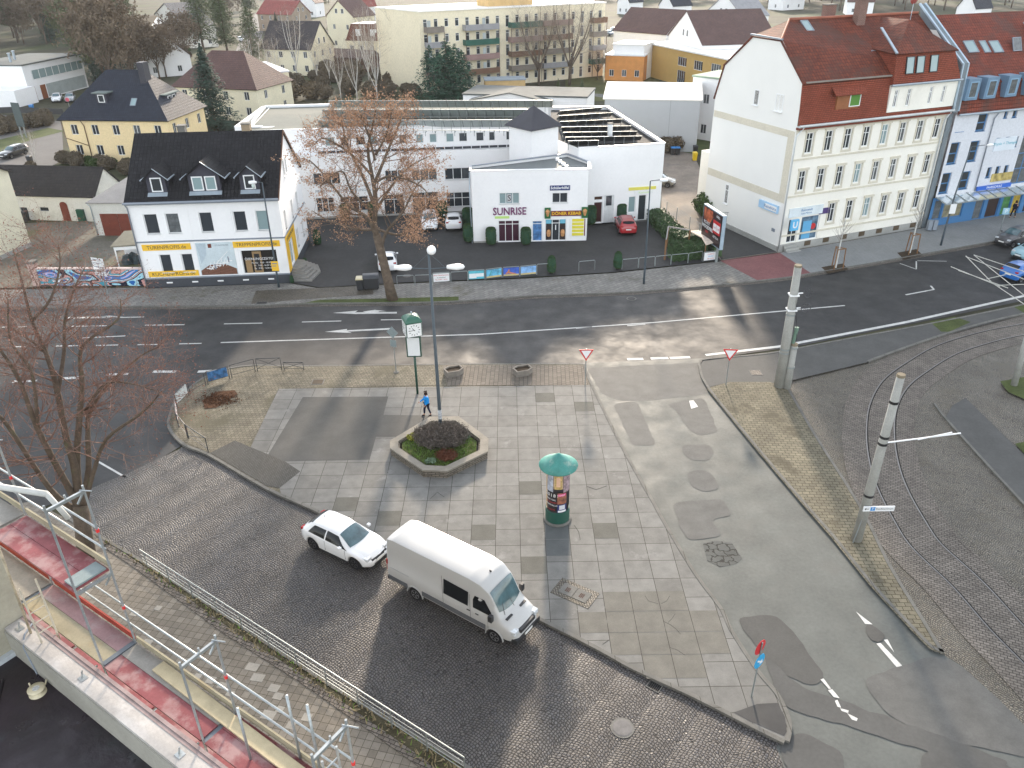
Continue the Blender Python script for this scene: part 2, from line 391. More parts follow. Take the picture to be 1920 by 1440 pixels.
isl = mat('island_block_paving', (.43, .385, .275), .85, var=.24, scale=.45, bump=.6, bscale=20, pat='brick', w=.36, h=.24, ms=.018, bd=.015,
          c2=(.31, .28, .205), mc=(.13, .11, .06), rot=4, warp=.03, stain=((.17, .15, .10), .8, .35, .54))
rhomb = mat('diamond_pavement_slabs', (.50, .45, .38), .85, var=.12, scale=.5, bump=.5, bscale=20, pat='brick', w=.32, h=.32, ms=.012, off=0, bd=.01,
            c2=(.36, .32, .265), mc=(.17, .15, .11), rot=14)
slantp = mat('slanted_pavement_slabs', (.54, .52, .48), .85, var=.15, scale=.4, bump=.5, bscale=20, pat='brick', w=.5, h=.35, ms=.016, off=.5, bd=.01,
             c2=(.40, .39, .365), mc=(.19, .18, .15), rot=-40, stain=((.22, .20, .13), .7, .3, .57))
smallp = mat('grey_interlocking_pavers', (.21, .205, .19), .85, var=.08, scale=.6, bump=.5, bscale=20, pat='brick', w=.2, h=.1, ms=.01, c2=(.17, .165, .15), mc=(.09, .085, .07), rot=90)
redp = mat('red_cycle_paving', (.50, .22, .22), .85, var=.1, scale=.5, pat='brick', w=.2, h=.2, ms=.006, c2=(.43, .19, .19), mc=(.3, .14, .14))
greyp = mat('grey_pavement_slabs', (.55, .57, .57), .8, var=.08, scale=.4, pat='brick', w=.4, h=.4, ms=.008, c2=(.52, .54, .54), mc=(.4, .4, .4), off=0)
kerbm = mat('kerb_stone', (.33, .32, .29), .85, var=.2, scale=1.5, bump=.4, bscale=15, pat='brick', w=1.0, h=5, ms=.012, mc=(.1, .09, .07), off=0)
wpaint = mat('road_paint', (1.2, 1.2, 1.15), .7, var=.15, scale=2.0, fine=.15, stain=((.2, .2, .2), .5, 6, .62))
soil = mat('bare_soil', (.12, .085, .055), .95, var=.3, scale=2, bump=.6, bscale=10)
leaflit = mat('fallen_leaves', (.17, .075, .035), .95, var=.35, scale=6, fine=.3)
yard = mat('yard_dirt', (.33, .31, .26), .95, var=.25, scale=.4, bump=.4, bscale=6, fine=.2, stain=((.22, .25, .10), .7, .25, .52))
verge = mat('dry_grass_verge', (.15, .135, .08), .95, var=.35, scale=1.2, bump=.5, bscale=14, fine=.3)
grassm = mat('winter_grass', (.15, .19, .06), .95, var=.3, scale=.6, bump=.5, bscale=14, fine=.25)
landm = mat('garden_ground', (.13, .125, .075), .95, var=.4, scale=.06, bump=.3, bscale=3, fine=.25, stain=((.11, .15, .05), .8, .03, .5))
gs = 2600
sheet('ground', [(-gs, -300), (gs, -300), (gs, gs), (-gs, gs)], -.03, landm)
farkerb_px = [(-260, 585), (0, 578), (270, 577), (467, 576), (560, 572), (700, 571), (850, 568), (1000, 557), (1200, 549), (1440, 527), (1522, 515), (1640, 495), (1725, 480), (1860, 455.6), (1930, 442), (2060, 414)]
farkerb = [Vector(p[:2]) for p in GP(farkerb_px)]
nearroad = GP([(2200, 490), (1920, 564), (1744, 600), (1492, 650), (1327, 673), (1110, 681), (581, 686), (484, 686), (431, 691), (381, 710), (350, 735), (319, 800), (347, 832), (300, 860), (240, 887), (60, 960), (-300, 1060)])
road = sheet('main_road', farkerb+[(p.x, p.y) for p in nearroad], .004, asph)
# side street (light worn asphalt) and the junction at the bottom right
sheet('side_street', GP([(1070, 681.5), (1320, 672), (1325, 727), (1418, 843), (1510, 952), (1606, 1060), (1744, 1218), (1769, 1228), (1803, 1249), (1869, 1308), (1920, 1360), (2000, 1450), (1500, 1520), (1440, 1392), (1455, 1380), (1380, 1230), (1140, 855)]), .006, asph_old)
patchm = mat('old_asphalt_repair', (.235, .235, .225), .75, var=.16, scale=1.2, bump=.25, bscale=40, bd=.006)
for i, (nm, l, m) in enumerate([('asphalt_patch', [(1100, 690), (1318, 680), (1330, 738), (1300, 742), (1210, 752), (1165, 752), (1130, 740)], asph_mid),
    ('asphalt_patch', [(1150, 758), (1193, 752), (1231, 835), (1186, 836)], asph_mid),
    ('asphalt_patch', [(1250, 758), (1320, 745), (1347, 810), (1310, 818), (1290, 805), (1270, 772)], asph_mid),
    ('asphalt_patch', [(1275, 835), (1330, 833), (1338, 842), (1334, 862), (1300, 866), (1283, 855)], asph_mid),
    ('asphalt_patch', [(1285, 885), (1322, 880), (1342, 896), (1347, 917), (1320, 925), (1295, 912)], asph_mid),
    ('asphalt_patch', [(1259, 943), (1355, 935), (1374, 968), (1332, 973), (1356, 1006), (1290, 1014), (1277, 995), (1268, 965)], asph_mid),
    ('asphalt_patch', [(1378, 1160), (1452, 1151), (1490, 1188), (1547, 1268), (1530, 1290), (1470, 1268), (1440, 1240)], asph_mid),
    ('asphalt_patch', [(1620, 1272), (1750, 1230), (1770, 1232), (1803, 1250), (1869, 1309), (1920, 1361), (1960, 1420), (1900, 1418), (1720, 1372), (1660, 1338), (1625, 1290)], asph_mid),
    ('asphalt_patch', [(1430, 1225), (1500, 1288), (1620, 1330), (1760, 1378), (1900, 1430), (1850, 1450), (1740, 1410), (1600, 1366), (1495, 1335), (1470, 1330), (1455, 1300)], asph_pav),
    ('asphalt_patch', [(1618, 1170), (1640, 1172), (1661, 1188), (1660, 1202), (1640, 1206), (1622, 1192)], asph_mid),
    ('asphalt_patch', [(1458, 1400), (1500, 1370), (1580, 1410), (1590, 1500), (1500, 1500)], asph_pav),
    ('asphalt_patch', [(1720, 1420), (1760, 1400), (1850, 1415), (1930, 1460), (1900, 1500), (1740, 1480)], asph_pav)]):
    q = [Vector(p[:2]) for p in GP(l)]; e = []
    for a, b in zip(q, q[1:]+q[:1]):
        n = max(2, int((b-a).length/.25)); e += [a.lerp(b, (j+.5)/n) for j in range(n)]
    for _ in range(2): e = [(e[j-1]+e[j]*2+e[(j+1) % len(e)])/4 for j in range(len(e))]
    e = [p+Vector((noise.noise(Vector((p.x*1.7, p.y*1.7, i))), noise.noise(Vector((p.x*1.7, p.y*1.7, i+9)))))*.09 for p in e]
    sheet(nm, e, .010+.002*i, patchm if i < 8 and i != 6 else m)
cracked = mat('cracked_asphalt', (.19, .2, .19), .8, var=.15, scale=1, bump=1, bscale=6, pat='brick', w=.5, h=.4, ms=.03, c2=(.17, .18, .17), mc=(.06, .06, .055), warp=.5, wscale=3, bd=.02)
sheet('cracked_asphalt_patch', GP([(1318, 1020), (1340, 1014), (1372, 1018), (1392, 1048), (1380, 1058), (1350, 1064), (1326, 1052)]), .012, cracked)
# cobbled street
sheet('cobbled_street', GP([(337, 842), (347, 832), (394, 851), (500, 913), (583, 950), (760, 1035), (1005, 1154), (1189, 1250), (1410, 1357), (1472, 1388), (1455, 1400), (1500, 1520), (1100, 1700), (878, 1440), (627, 1290), (430, 1160), (262, 1050), (150, 990), (100, 945), (240, 887)]), .012, cob)
# tram yard to the right of the island
sheet('tram_yard', GP([(1477, 727), (1481, 714), (1627, 679), (1652, 670), (1760, 631), (1920, 589), (2300, 520), (2500, 1100), (2200, 1500), (1920, 1360), (1869, 1308), (1803, 1249), (1769, 1228), (1730, 1162), (1668, 1060), (1614, 952), (1527, 814)]), .008, cob2)
sheet('traffic_island_asphalt', GP([(1310, 689), (1318, 677), (1470, 658), (1744, 606), (1920, 569), (2100, 530), (2100, 548), (1920, 589), (1760, 631), (1652, 670), (1627, 679), (1481, 714), (1477, 727), (1368, 716), (1325, 727)], .1), .10, asph_pav)
rails = [(2060, 580), (1920, 607), (1843, 622), (1760, 647), (1702, 679), (1656, 714), (1631, 760), (1625, 814), (1631, 868), (1647, 918), (1677, 977), (1710, 1027), (1786, 1100), (1855, 1179), (1920, 1245), (2010, 1340)]
R1 = smoothline([Vector(p[:2]) for p in GP(rails)], 5)
CL = offs(R1, .74)
mb = MB(); ribbon(mb, CL, -2.0, 1.75, 0, .020); o = mb.build('track_paving', cob3); struct(o)
steel = mat('rail_steel', (.32, .31, .30), .35, var=.15, scale=3, metal=.9)
gro = mat('rail_groove', (.02, .018, .016), .9)
for s_ in (-.76, .76):
    mb = MB(); ribbon(mb, CL, s_-.035, s_+.035, .0, .034); struct(mb.build('tram_rail', steel))
    mb = MB(); ribbon(mb, CL, s_+.04, s_+.10, .0, .024); struct(mb.build('rail_groove', gro))
for s_ in (-2.05, 1.8):
    mb = MB(); ribbon(mb, CL, s_-.05, s_+.05, .0, .03); struct(mb.build('track_edging', cob3))
farpave = [(1772, 785), (1843, 864), (1920, 947), (2050, 1080), (2140, 1060), (1902, 837), (1810, 747), (1785, 762)]
fp = GP(farpave)
sheet('tram_stop_pavement', fp, .05, asph_pav)
K = smoothline([Vector(p[:2]) for p in GP([(1752, 758), (1772, 785), (1843, 864), (1920, 947), (2050, 1080)])], 3)
mb = MB(); ribbon(mb, K, -.07, .07, 0, .09); struct(mb.build('kerb', kerbm))
# plaza
PZ = .12
plaza_edge_r = [(1093, 683), (1098, 700), (1112, 732), (1140, 790), (1173, 855), (1220, 938), (1243, 980), (1300, 1075), (1348, 1140), (1369, 1184), (1418, 1259), (1454, 1302), (1474, 1345), (1476, 1370), (1472, 1388)]
plaza_edge_l = [(1472, 1388), (1410, 1357), (1296, 1299), (1189, 1250), (1120, 1212), (1005, 1154), (760, 1035), (583, 950), (500, 913), (394, 851), (347, 832), (319, 800), (323, 772), (331, 754), (350, 735), (381, 710), (431, 691), (484, 685)]
plaza_edge_t = [(484, 685), (581, 686.5), (900, 683), (1093, 683)]
P3 = lambda l: [Vector(p[:2]) for p in GP(l, PZ)]
er, el, et = smoothline(P3(plaza_edge_r), 3), smoothline(P3(plaza_edge_l), 3), smoothline(P3(plaza_edge_t), 2)
mb = MB(); mb.prism([tuple(p) for p in (er[:-1]+el[:-1]+et[:-1])], -.02, PZ-.012); struct(mb.build('plaza_base', tanp))
def top(name, l, m, dz=0.0, z=PZ): return sheet(name, [(p.x, p.y) for p in P3(l)], z+dz, m)
for nm, E_ in (('plaza_kerb_right', er), ('plaza_kerb_left', el), ('plaza_kerb_top', et)):
    mb = MB(); ribbon(mb, E_, -.01, .16, -.02, PZ+.018 if 'top' not in nm else PZ-.005); struct(mb.build('kerb', kerbm))
slab_px = [(522, 729), (1107, 722), (1112, 732), (1140, 790), (1173, 855), (1220, 938), (1243, 980), (1300, 1075), (1348, 1140), (1369, 1184), (1418, 1259), (1454, 1302), (1470, 1342), (1472, 1383), (1410, 1354), (1296, 1296), (1189, 1247), (1005, 1151), (760, 1032), (583, 947), (524, 915), (562, 884), (470, 838)]
yr = P3([(1107, 722)])[0].y; xl = P3([(524, 915)])[0].x
sheet('plaza', [tuple(q) for q in P3(slab_px[:2])]+[tuple(q) for q in er if q.y < yr]+[tuple(q) for q in el[1:] if q.x > xl]+[tuple(q) for q in P3(slab_px[-3:])], PZ, plaza_m)
top('asphalt_bay', [(568, 744.5), (728, 743.5), (719, 778), (800, 779), (860, 780), (820, 800), (742, 819), (705, 819), (693, 862), (534, 865), (503, 852)], asph_mid, .006)
top('paver_strip', [(394, 849), (440, 826), (503, 852), (534, 865), (563, 884), (524, 915), (500, 911)], smallp, .004)
top('tan_paving', [(331, 757), (352, 737), (381, 712), (431, 693), (484, 687), (581, 688), (830, 687), (840, 722), (522, 729), (466, 842), (440, 826), (394, 849), (349, 830), (323, 800)], tanp, .002)
top('pink_paving', [(830, 685), (1092, 685), (1106, 722), (838, 723)], tanp2, .004)
top('leaf_pile', [(380, 752), (405, 735), (440, 732), (446, 740), (425, 752), (405, 765), (384, 767)], leaflit, .03)
top('asphalt_tip', [(1376, 1336), (1420, 1320), (1458, 1318), (1472, 1345), (1475, 1372), (1470, 1380), (1405, 1352)], asph, .008)
x0_, y0_ = -.902, 45.372
mb = MB()
for l in ([(1209, 1117), (1216, 1127), (1234, 1132)], [(1240, 1132), (1250, 1127), (1256, 1117)], [(1244, 1165), (1258, 1172), (1268, 1180), (1276, 1189)], [(1253, 1167), (1260, 1160), (1266, 1151)], [(1256, 1214), (1270, 1219), (1285, 1229)], [(1077, 985), (1085, 997), (1088, 1012)], [(806, 936), (820, 923), (833, 932)], [(1100, 912), (1118, 918), (1138, 911)], [(770, 985), (778, 975), (786, 989)], [(1062, 1208), (1077, 1196)], [(1130, 1208), (1142, 1200)]):
    ribbon(mb, P3(l), -.008, .008, PZ, PZ+.008)
struct(mb.build('slab_cracks', mat('crack_dark', (.12, .11, .10), .9)))
def cellslab(c, r, m, dz=.005, n=1):
    x = x0_+c*1.2; y = y0_-(r+1)*1.2; g = .012
    sheet('paving_slab', [(x+g, y+g), (x+1.2*n-g, y+g), (x+1.2*n-g, y+1.2-g), (x+g, y+1.2-g)], PZ+dz, m)
# offset of the raised level seen from the camera is small but real: cells counted on the slab grid
for c, r in [(1, 9), (2, 1), (4, 2), (4, 12), (-1, 12), (1, 14), (-7, 10), (-5, 11)]: cellslab(c, r, dslab)
for c, r in [(4, 16), (5, 16), (6, 16), (3, 17), (4, 17), (5, 17), (6, 17), (7, 17), (4, 18), (5, 18), (6, 18), (6, 19), (7, 18), (5, 19)]: cellslab(c, r, oslab)
gslab = mat('cool_grey_slab', (.22, .235, .235), .7, var=.15, scale=1.2)  # darker, cooler grey slab for two cells before the advertising column
for c, r in [(2, 12), (2, 13)]: cellslab(c, r, gslab)
# far pavement in front of the properties
fpz = .12
fb = [(2060, 350), (1920, 400), (1802, 420), (1728, 430), (1457, 476), (1352, 490), (1150, 512), (990, 522), (750, 532), (600, 541), (543, 531), (277, 541), (270, 539), (60, 542), (-260, 550)]
mb = MB(); mb.prism([tuple(p) for p in farkerb]+[(p.x, p.y) for p in GP(fb, fpz)], -.02, fpz); struct(mb.build('far_pavement', slantp))
mb = MB(); ribbon(mb, smoothline(farkerb, 3), -.02, .15, -.02, fpz+.015); struct(mb.build('kerb', kerbm))
mb = MB(); ribbon(mb, smoothline(farkerb, 3), -.34, -.02, 0, .02); struct(mb.build('gutter_setts', cob3))
F_ = lambda l, m, dz, nm: sheet(nm, [(p.x, p.y) for p in GP(l, fpz)], fpz+dz, m)
F_([(1350, 489), (1462, 474), (1522, 513), (1421, 526)], redp, .006, 'red_crossing')
F_([(1462, 474), (1728, 428), (1920, 396), (2060, 350), (2060, 411), (1930, 440), (1725, 478), (1640, 493), (1522, 513)], greyp, .004, 'grey_pavement')
F_([(560, 570), (700, 568), (860, 565), (860, 556), (700, 560), (600, 562)], grassm, .006, 'grass_strip')
F_([(480, 545), (590, 540), (700, 535), (700, 552), (560, 562), (470, 570)], cob2, .004, 'cobbled_driveway')
for l in ([(1540, 501), (1581, 494), (1590, 505), (1552, 513)], [(1682, 474), (1718, 467), (1730, 478), (1694, 486)]): F_(l, soil, .008, 'tree_pit')
# properties behind
sheet('parking_lot', GP([(543, 531), (600, 541), (750, 532), (990, 522), (1150, 512), (1352, 490), (1330, 455), (1240, 425), (1240, 400), (1100, 395), (820, 395), (560, 405)]), .10, asph_lot)
sheet('driveway', GP([(1352, 490), (1457, 475), (1360, 410), (1320, 380), (1318, 330), (1300, 290), (1240, 280), (1240, 400), (1300, 440)]), .105, mat('driveway_gravel', (.50, .43, .36), .9, var=.22, scale=.35, fine=.15, stain=((.30, .29, .28), .8, .15, .5)))
sheet('driveway', GP([(1352, 489), (1456, 474), (1365, 425), (1330, 440)]), .110, asph_lot)
sheet('yard', GP([(40, 420), (165, 416), (290, 440), (300, 520), (270, 532), (60, 540), (-100, 545), (-60, 470)]), .09, yard)
sheet('lawn', GP([(1240, 232), (1330, 232), (1330, 292), (1290, 290), (1262, 292)]), .02, grassm)
sheet('lawn', GP([(1060, 150), (1140, 134), (1230, 140), (1240, 160), (1140, 190), (1060, 190)]), .02, mat('dull_lawn', (.20, .21, .08), .95, var=.25, scale=.2))
sheet('lawn', GP([(1370, 110), (1400, 55), (1520, 58), (1600, 90), (1500, 130)]), .02, mat('dull_lawn', ()))
sheet('footpath', GP([(1085, 172), (1140, 178), (1140, 184), (1080, 177)]), .03, asph_old)
# street and car park on the far left
sheet('side_road', GP([(-200, 215), (0, 215), (115, 228), (120, 300), (60, 330), (-200, 360)]), .02, mat('far_asphalt', (.30, .29, .28), .85, var=.12, scale=.2))
sheet('side_road', GP([(430, 130), (470, 130), (500, 40), (505, 8), (492, 8), (455, 60)]), .02, mat('far_asphalt', ()))
sheet('grass_bank', GP([(-100, 275), (0, 262), (90, 240), (122, 246), (60, 262), (0, 285)]), .04, grassm)
# verge and pavement below the scaffold
vg = [(262, 1050), (430, 1160), (627, 1290), (878, 1440), (980, 1520)]
vgi = [(200, 1020), (266, 1067), (426, 1184), (565, 1272), (710, 1374), (802, 1440), (930, 1540)]
mb = MB(); mb.prism([(p.x, p.y) for p in GP([(60, 940)]+[(150, 985)]+vg+[(930, 1540), (300, 1700), (-500, 1300), (-300, 1000)], .1)], -.02, .10); struct(mb.build('lower_pavement', rhomb))
V1 = [Vector(p[:2]) for p in GP([(120, 968)]+vg, .1)]; V2 = [Vector(p[:2]) for p in GP([(150, 990)]+vgi[1:], .1)]
sheet('verge', [tuple(p) for p in V1]+[tuple(p) for p in V2[::-1]], .112, verge)
mb = MB(); ribbon(mb, smoothline(V2, 2), -.16, .16, .0, .125); struct(mb.build('sett_border', cob3))
mb = MB(); ribbon(mb, smoothline(V1, 2), -.07, .07, .0, .14); struct(mb.build('kerb', kerbm))
whiteslab = mat('pale_loose_slab', (.72, .68, .60), .85, var=.1)
for u, v in [(250, 1150), (296, 1140), (470, 1250), (480, 1270), (512, 1290), (520, 1305), (525, 1330), (575, 1345), (415, 1285), (430, 1300), (500, 1340), (545, 1360), (275, 1205), (252, 1215), (395, 1275), (370, 1268)]:
    p = G(u, v, .1); a = R(14+45); s_ = random.uniform(.12, .19); M = Matrix.Translation((p.x, p.y, 0)) @ Matrix.Rotation(R(-14)+random.uniform(-.05, .05), 4, 'Z')
    mb = MB(); mb.box(-s_, s_*random.uniform(1, 1.9), -s_, s_, .09, .108, M); struct(mb.build('pale_slab', whiteslab))
# markings
def mark(l, z=.012, name='road_marking'): return sheet(name, GP(l), z, wpaint)
def line(a, b, wd, z=.012):
    p = G(*a); q = G(*b); d = (q-p).normalized(); n = Vector((-d.y, d.x, 0))*wd/2
    sheet('road_marking', [tuple((p-n)[:2]), tuple((q-n)[:2]), tuple((q+n)[:2]), tuple((p+n)[:2])], z, wpaint)
line((414, 642.5), (900, 627), .16); line((900, 627), (1225, 605), .16); line((1225, 605), (1584, 573), .16)
for a, b in [((272, 610), (346, 609)), ((420, 607.5), (492, 606)), ((566, 604), (640, 602)), ((714, 600), (780, 599)), ((130, 612), (200, 611)), ((-20, 614), (50, 613)),
             ((336, 645), (378, 644)), ((258, 646.5), (297, 646)), ((180, 648), (222, 647)), ((104, 649), (146, 648.5)), ((28, 650.5), (65, 650)),
             ((200, 596), (270, 594.5)), ((150, 634), (235, 630))]: line(a, b, .15)
for a, b in [((371, 697), (428, 694)), ((287, 697), (330, 697)), ((198, 703), (241, 701)), ((113, 710), (150, 708)), ((24, 716), (69, 714)), ((1220, 672.5), (1253, 671.5)), ((1256, 671.5), (1294, 670)), ((1176, 674), (1206, 673))]: line(a, b, .32)
line((1323, 666), (1460, 650), .3); line((1460, 650), (1700, 604), .3); line((1700, 604), (1920, 555), .3); line((1920, 555), (2100, 510), .3)
line((1080, 616), (1110, 613), .14); line((1176, 611), (1210, 608), .14)
line((1698, 553), (1751, 543), .16); line((1751, 543), (1745, 536), .16)
line((1687, 494), (1718, 505), .1); line((1718, 505), (1718, 490), .1); line((1720, 489), (1775, 490), .1)  # thin white strokes shaped like span-wire brackets, drawn flat on the road
def arrow(l): mark(l)
arrow([(624, 587), (671, 582.5), (665, 586), (744, 585), (744, 588), (671, 588.8), (668, 589)]); mark([(680, 584.5), (703, 581.3), (726, 584), (712, 584), (706, 587), (694, 587)], .016)
arrow([(609, 622.5), (651, 617), (650, 619.5), (735, 615), (735, 618), (652, 622), (660, 624.5)])
line((128, 596), (200, 595), .3); mark([(185, 594), (205, 592), (232, 594.5), (210, 597)])
mark([(1605, 1147), (1636, 1171), (1622, 1170)]); mark([(1643, 1207), (1651, 1206), (1692, 1249), (1681, 1251)]); mark([(1657, 1200), (1664, 1199), (1677, 1224)])
mark([(1538, 1275), (1544, 1273), (1558, 1292), (1554, 1293)], .03); mark([(1552, 1295), (1560, 1293), (1574, 1310), (1563, 1308)], .03)
mark([(1565, 1315), (1570, 1313), (1577, 1328), (1570, 1326)], .03); mark([(1575, 1329), (1591, 1333), (1590, 1338), (1578, 1334)], .03); mark([(1588, 1338), (1608, 1348), (1606, 1353), (1597, 1350)], .03)
mark([(1292, 752), (1300, 751), (1309, 763), (1296, 767)], .024)
line((183, 865), (235, 895), .12)
# ironwork on the ground
iron = mat('cast_iron', (.16, .16, .165), .6, var=.2, scale=6, metal=.3, bump=.6, bscale=30, pat='brick', w=.06, h=.06, ms=.01, mc=(.05, .05, .05))
conc = mat('concrete', (.36, .35, .32), .85, var=.15, scale=2, bump=.3, bscale=20, stain=((.22, .2, .17), .6, 2, .56))
def cover(u, v, r, z, label, m=iron):
    p = G(u, v, z); mb = MB(); mb.lathe([(r+.08, 0), (r+.08, .012), (r, .013)], 20); o = mb.build('frame', conc)
    t = thing('manhole_cover', label, 'manhole cover', (p.x, p.y, z)); o.parent = t
    mb = MB(); mb.lathe([(r, .005), (r, .019), (r-.05, .022)], 20); mb.build('lid', m, t)
    return t
cover(1167, 1365, .36, .014, 'round grey manhole cover in the cobbled street near the bottom', mat('worn_iron', (.30, .29, .29), .6, var=.2, scale=4, metal=.2))
cover(1184, 560, .33, .006, 'round manhole cover in the road close to the far kerb')
cover(763, 517, .3, .102, 'round manhole cover on the parking lot beside the hoop fence', mat('worn_iron', ()))
t = thing('street_drain', 'slotted iron drain grate at the cobbled street kerb', 'drain', G(1227, 1287, .014), R(-37))
mb = MB(); mb.box(-.27, .27, -.2, -.17, 0, .02); mb.box(-.27, .27, .17, .2, 0, .02); mb.box(-.27, -.24, -.17, .17, 0, .02); mb.box(.24, .27, -.17, .17, 0, .02); mb.build('frame', conc, t)
mb = MB(); [mb.box(-.22+.075*i, -.19+.075*i, -.17, .17, .003, .018) for i in range(7)]; mb.build('grate_bars', iron, t)
mb = MB(); mb.box(-.24, .24, -.17, .17, -.001, .0035); mb.build('pit', gro, t)
t = thing('service_hatch', 'rectangular double service hatch framed by small cobbles in the plaza', 'hatch', G(1078, 1112, PZ), R(-33))
mb = MB(); mb.box(-.95, .95, -.55, .55, 0, .014); mb.build('cobble_frame', cob2, t)
for s_ in (-1, 1):
    mb = MB(); mb.box(min(0, s_*.7)+.015, max(0, s_*.7)-.015, -.33, .33, .014, .028); q = mb.build('hatch_lid', conc, t)
    mb = MB(); rust = mat('rust', (.17, .06, .035), .9)
    for i in range(3):
        for j in range(4): mb.box(s_*.35-.1+i*.075, s_*.35-.05+i*.075, -.13+j*.07, -.085+j*.07, .028, .032)
    mb.build('vent_slots', rust, q)
def rect_cover(u, v, a, b, rz, z, label, m):
    t = thing('inspection_cover', label, 'inspection cover', G(u, v, z), rz); mb = MB(); mb.box(-a, a, -b, b, 0, .012); mb.build('frame', conc, t)
    mb = MB(); mb.box(-a+.06, a-.06, -b+.06, b-.06, .012, .02); mb.build('lid', m, t)
rect_cover(1417, 699, .38, .38, 0, .10, 'square ribbed cover in the asphalt island beside the give way sign', cob3)
rect_cover(596, 716, .4, .35, 0, PZ+.004, 'square rusty cover in the tan paving of the plaza', mat('rust2', (.22, .17, .12), .9))
rect_cover(491, 568, .45, .25, R(5), fpz, 'rectangular cover in the far pavement near the lamp post', iron)

GF = 1.0
# ================================================================ buildings
wallW = mat('white_render', (.84, .84, .84), .88, var=.04, scale=.25, fine=.02, stain=((.78, .775, .755), .3, .25, .58))
wallC = mat('cream_render', (.80, .775, .70), .9, var=.05, scale=.25, fine=.02, stain=((.60, .57, .48), .4, .18, .55))
wallY = mat('pale_yellow_render', (.70, .60, .40), .9, var=.04, scale=.3, fine=.02)
beige = mat('beige_band', (.60, .56, .46), .9, var=.06, scale=.5)
grey_tr = paint('grey_trim', (.22, .25, .29), .5)
zinc = mat('zinc', (.36, .42, .47), .45, var=.1, scale=2, metal=.4)
darkbase = mat('dark_plinth', (.06, .065, .075), .8, var=.1)
greybase = mat('grey_plinth', (.33, .33, .31), .85, var=.12)
def tiles(name, c=(0,0,0), c2=(0,0,0), w=.30, h=.36, mc=None, **k):
    return mat(name, c, k.pop('rough', .7), var=k.pop('var', .12), scale=.5, bump=1.0, bscale=20, pat='brick', w=w, h=h, ms=.028, smooth=.9, bd=.05, c2=c2, mc=mc or [x*.28 for x in c], off=k.pop('off', 0), **k)
blacktile = tiles('black_roof_tiles', (.022, .022, .025), (.015, .015, .017), rough=.75)
bluetile = tiles('blue_black_roof_tiles', (.03, .036, .052), (.023, .027, .04), h=.4)
browntile = tiles('dark_weathered_roof_tiles', (.04, .036, .034), (.03, .028, .028), h=.4)
redtile = tiles('red_roof_tiles', (.175, .046, .025), (.12, .034, .021), stain=((.09, .045, .035), .7, .35, .5), var=.2)
redshing = tiles('red_flat_tiles', (.33, .085, .05), (.27, .07, .04), w=.18, h=.16, off=.5)
mauve = tiles('brown_roof_tiles', (.13, .075, .065), (.11, .065, .06), h=.4)
flatroof = mat('bitumen_roof', (.13, .14, .125), .9, var=.12, scale=.25, stain=((.18, .18, .15), .6, .12, .5))
paleroof = mat('pale_metal_roof', (.62, .63, .64), .5, var=.05)
orange = paint('orange_sign', (.80, .48, .03), .5); black = paint('black_paint', (.015, .015, .017), .4)
redwood = mat('red_brown_wood', (.16, .045, .03), .7, var=.15, scale=2); blueP = paint('blue_frame', (.05, .17, .36), .4)
def lathe_pipe(par, pts, r=.05, m=zinc, name='downpipe'):
    mb = MB(); mb.tube(pts, r, 8); return mb.build(name, m, par, smooth=True)
def box_obj(par, name, m, *b):
    mb = MB(); mb.box(*b); return mb.build(name, m, par)
def skylight(par, P, n, ud, w, h, m=None, fr=None):
    # P centre on the roof, n normal, ud up-slope direction
    n = Vector(n).normalized(); ud = Vector(ud).normalized(); x = ud.cross(n)
    M = Matrix((x, ud, n)).transposed().to_4x4(); M.translation = P
    mb = MB(); t = .07
    for b in ((-w/2, -w/2+t, -h/2, h/2), (w/2-t, w/2, -h/2, h/2), (-w/2+t, w/2-t, -h/2, -h/2+t), (-w/2+t, w/2-t, h/2-t, h/2)): mb.box(b[0], b[1], b[2], b[3], 0, .1)
    o = mb.build('skylight', fr or grey_tr, par); o.matrix_local = M
    mb = MB(); mb.poly([(-w/2+.03, -h/2+.03, .07), (w/2-.03, -h/2+.03, .07), (w/2-.03, h/2-.03, .07), (-w/2+.03, h/2-.03, .07)]); mb.build('pane', m or GL3, o)
def chimney(par, x, y, z0, z1, a=.45, b=.45, m=None, name='chimney'):
    mb = MB(); mb.box(x-a, x+a, y-b, y+b, z0, z1); o = mb.build(name, m or brickm, par)
    mb = MB(); mb.box(x-a-.06, x+a+.06, y-b-.06, y+b+.06, z1+.002, z1+.1); mb.build('cap', conc, o); return o
brickm = mat('chimney_brick', (.20, .095, .07), .9, var=.15, pat='brick', w=.25, h=.08, ms=.012, c2=(.15, .07, .05), mc=(.25, .22, .2), bump=.3)
def walls(par, W, Dp, h, m, front=(), right=(), left=(), back=(), fr=None, z0=0, planes=None, name='wall'):
    mb = MB()
    pf = Pl(fr, 0, 0, 0); pr = Pl(fr, W, 0, 90); pb = Pl(fr, W, Dp, 180); pl = Pl(fr, 0, Dp, 270)
    pf.facade(mb, 0, W, z0, h, front); pr.facade(mb, 0, Dp, z0, h, right); pb.facade(mb, 0, W, z0, h, back); pl.facade(mb, 0, Dp, z0, h, left)
    return mb.build(name, m, par), pf, pr, pb, pl
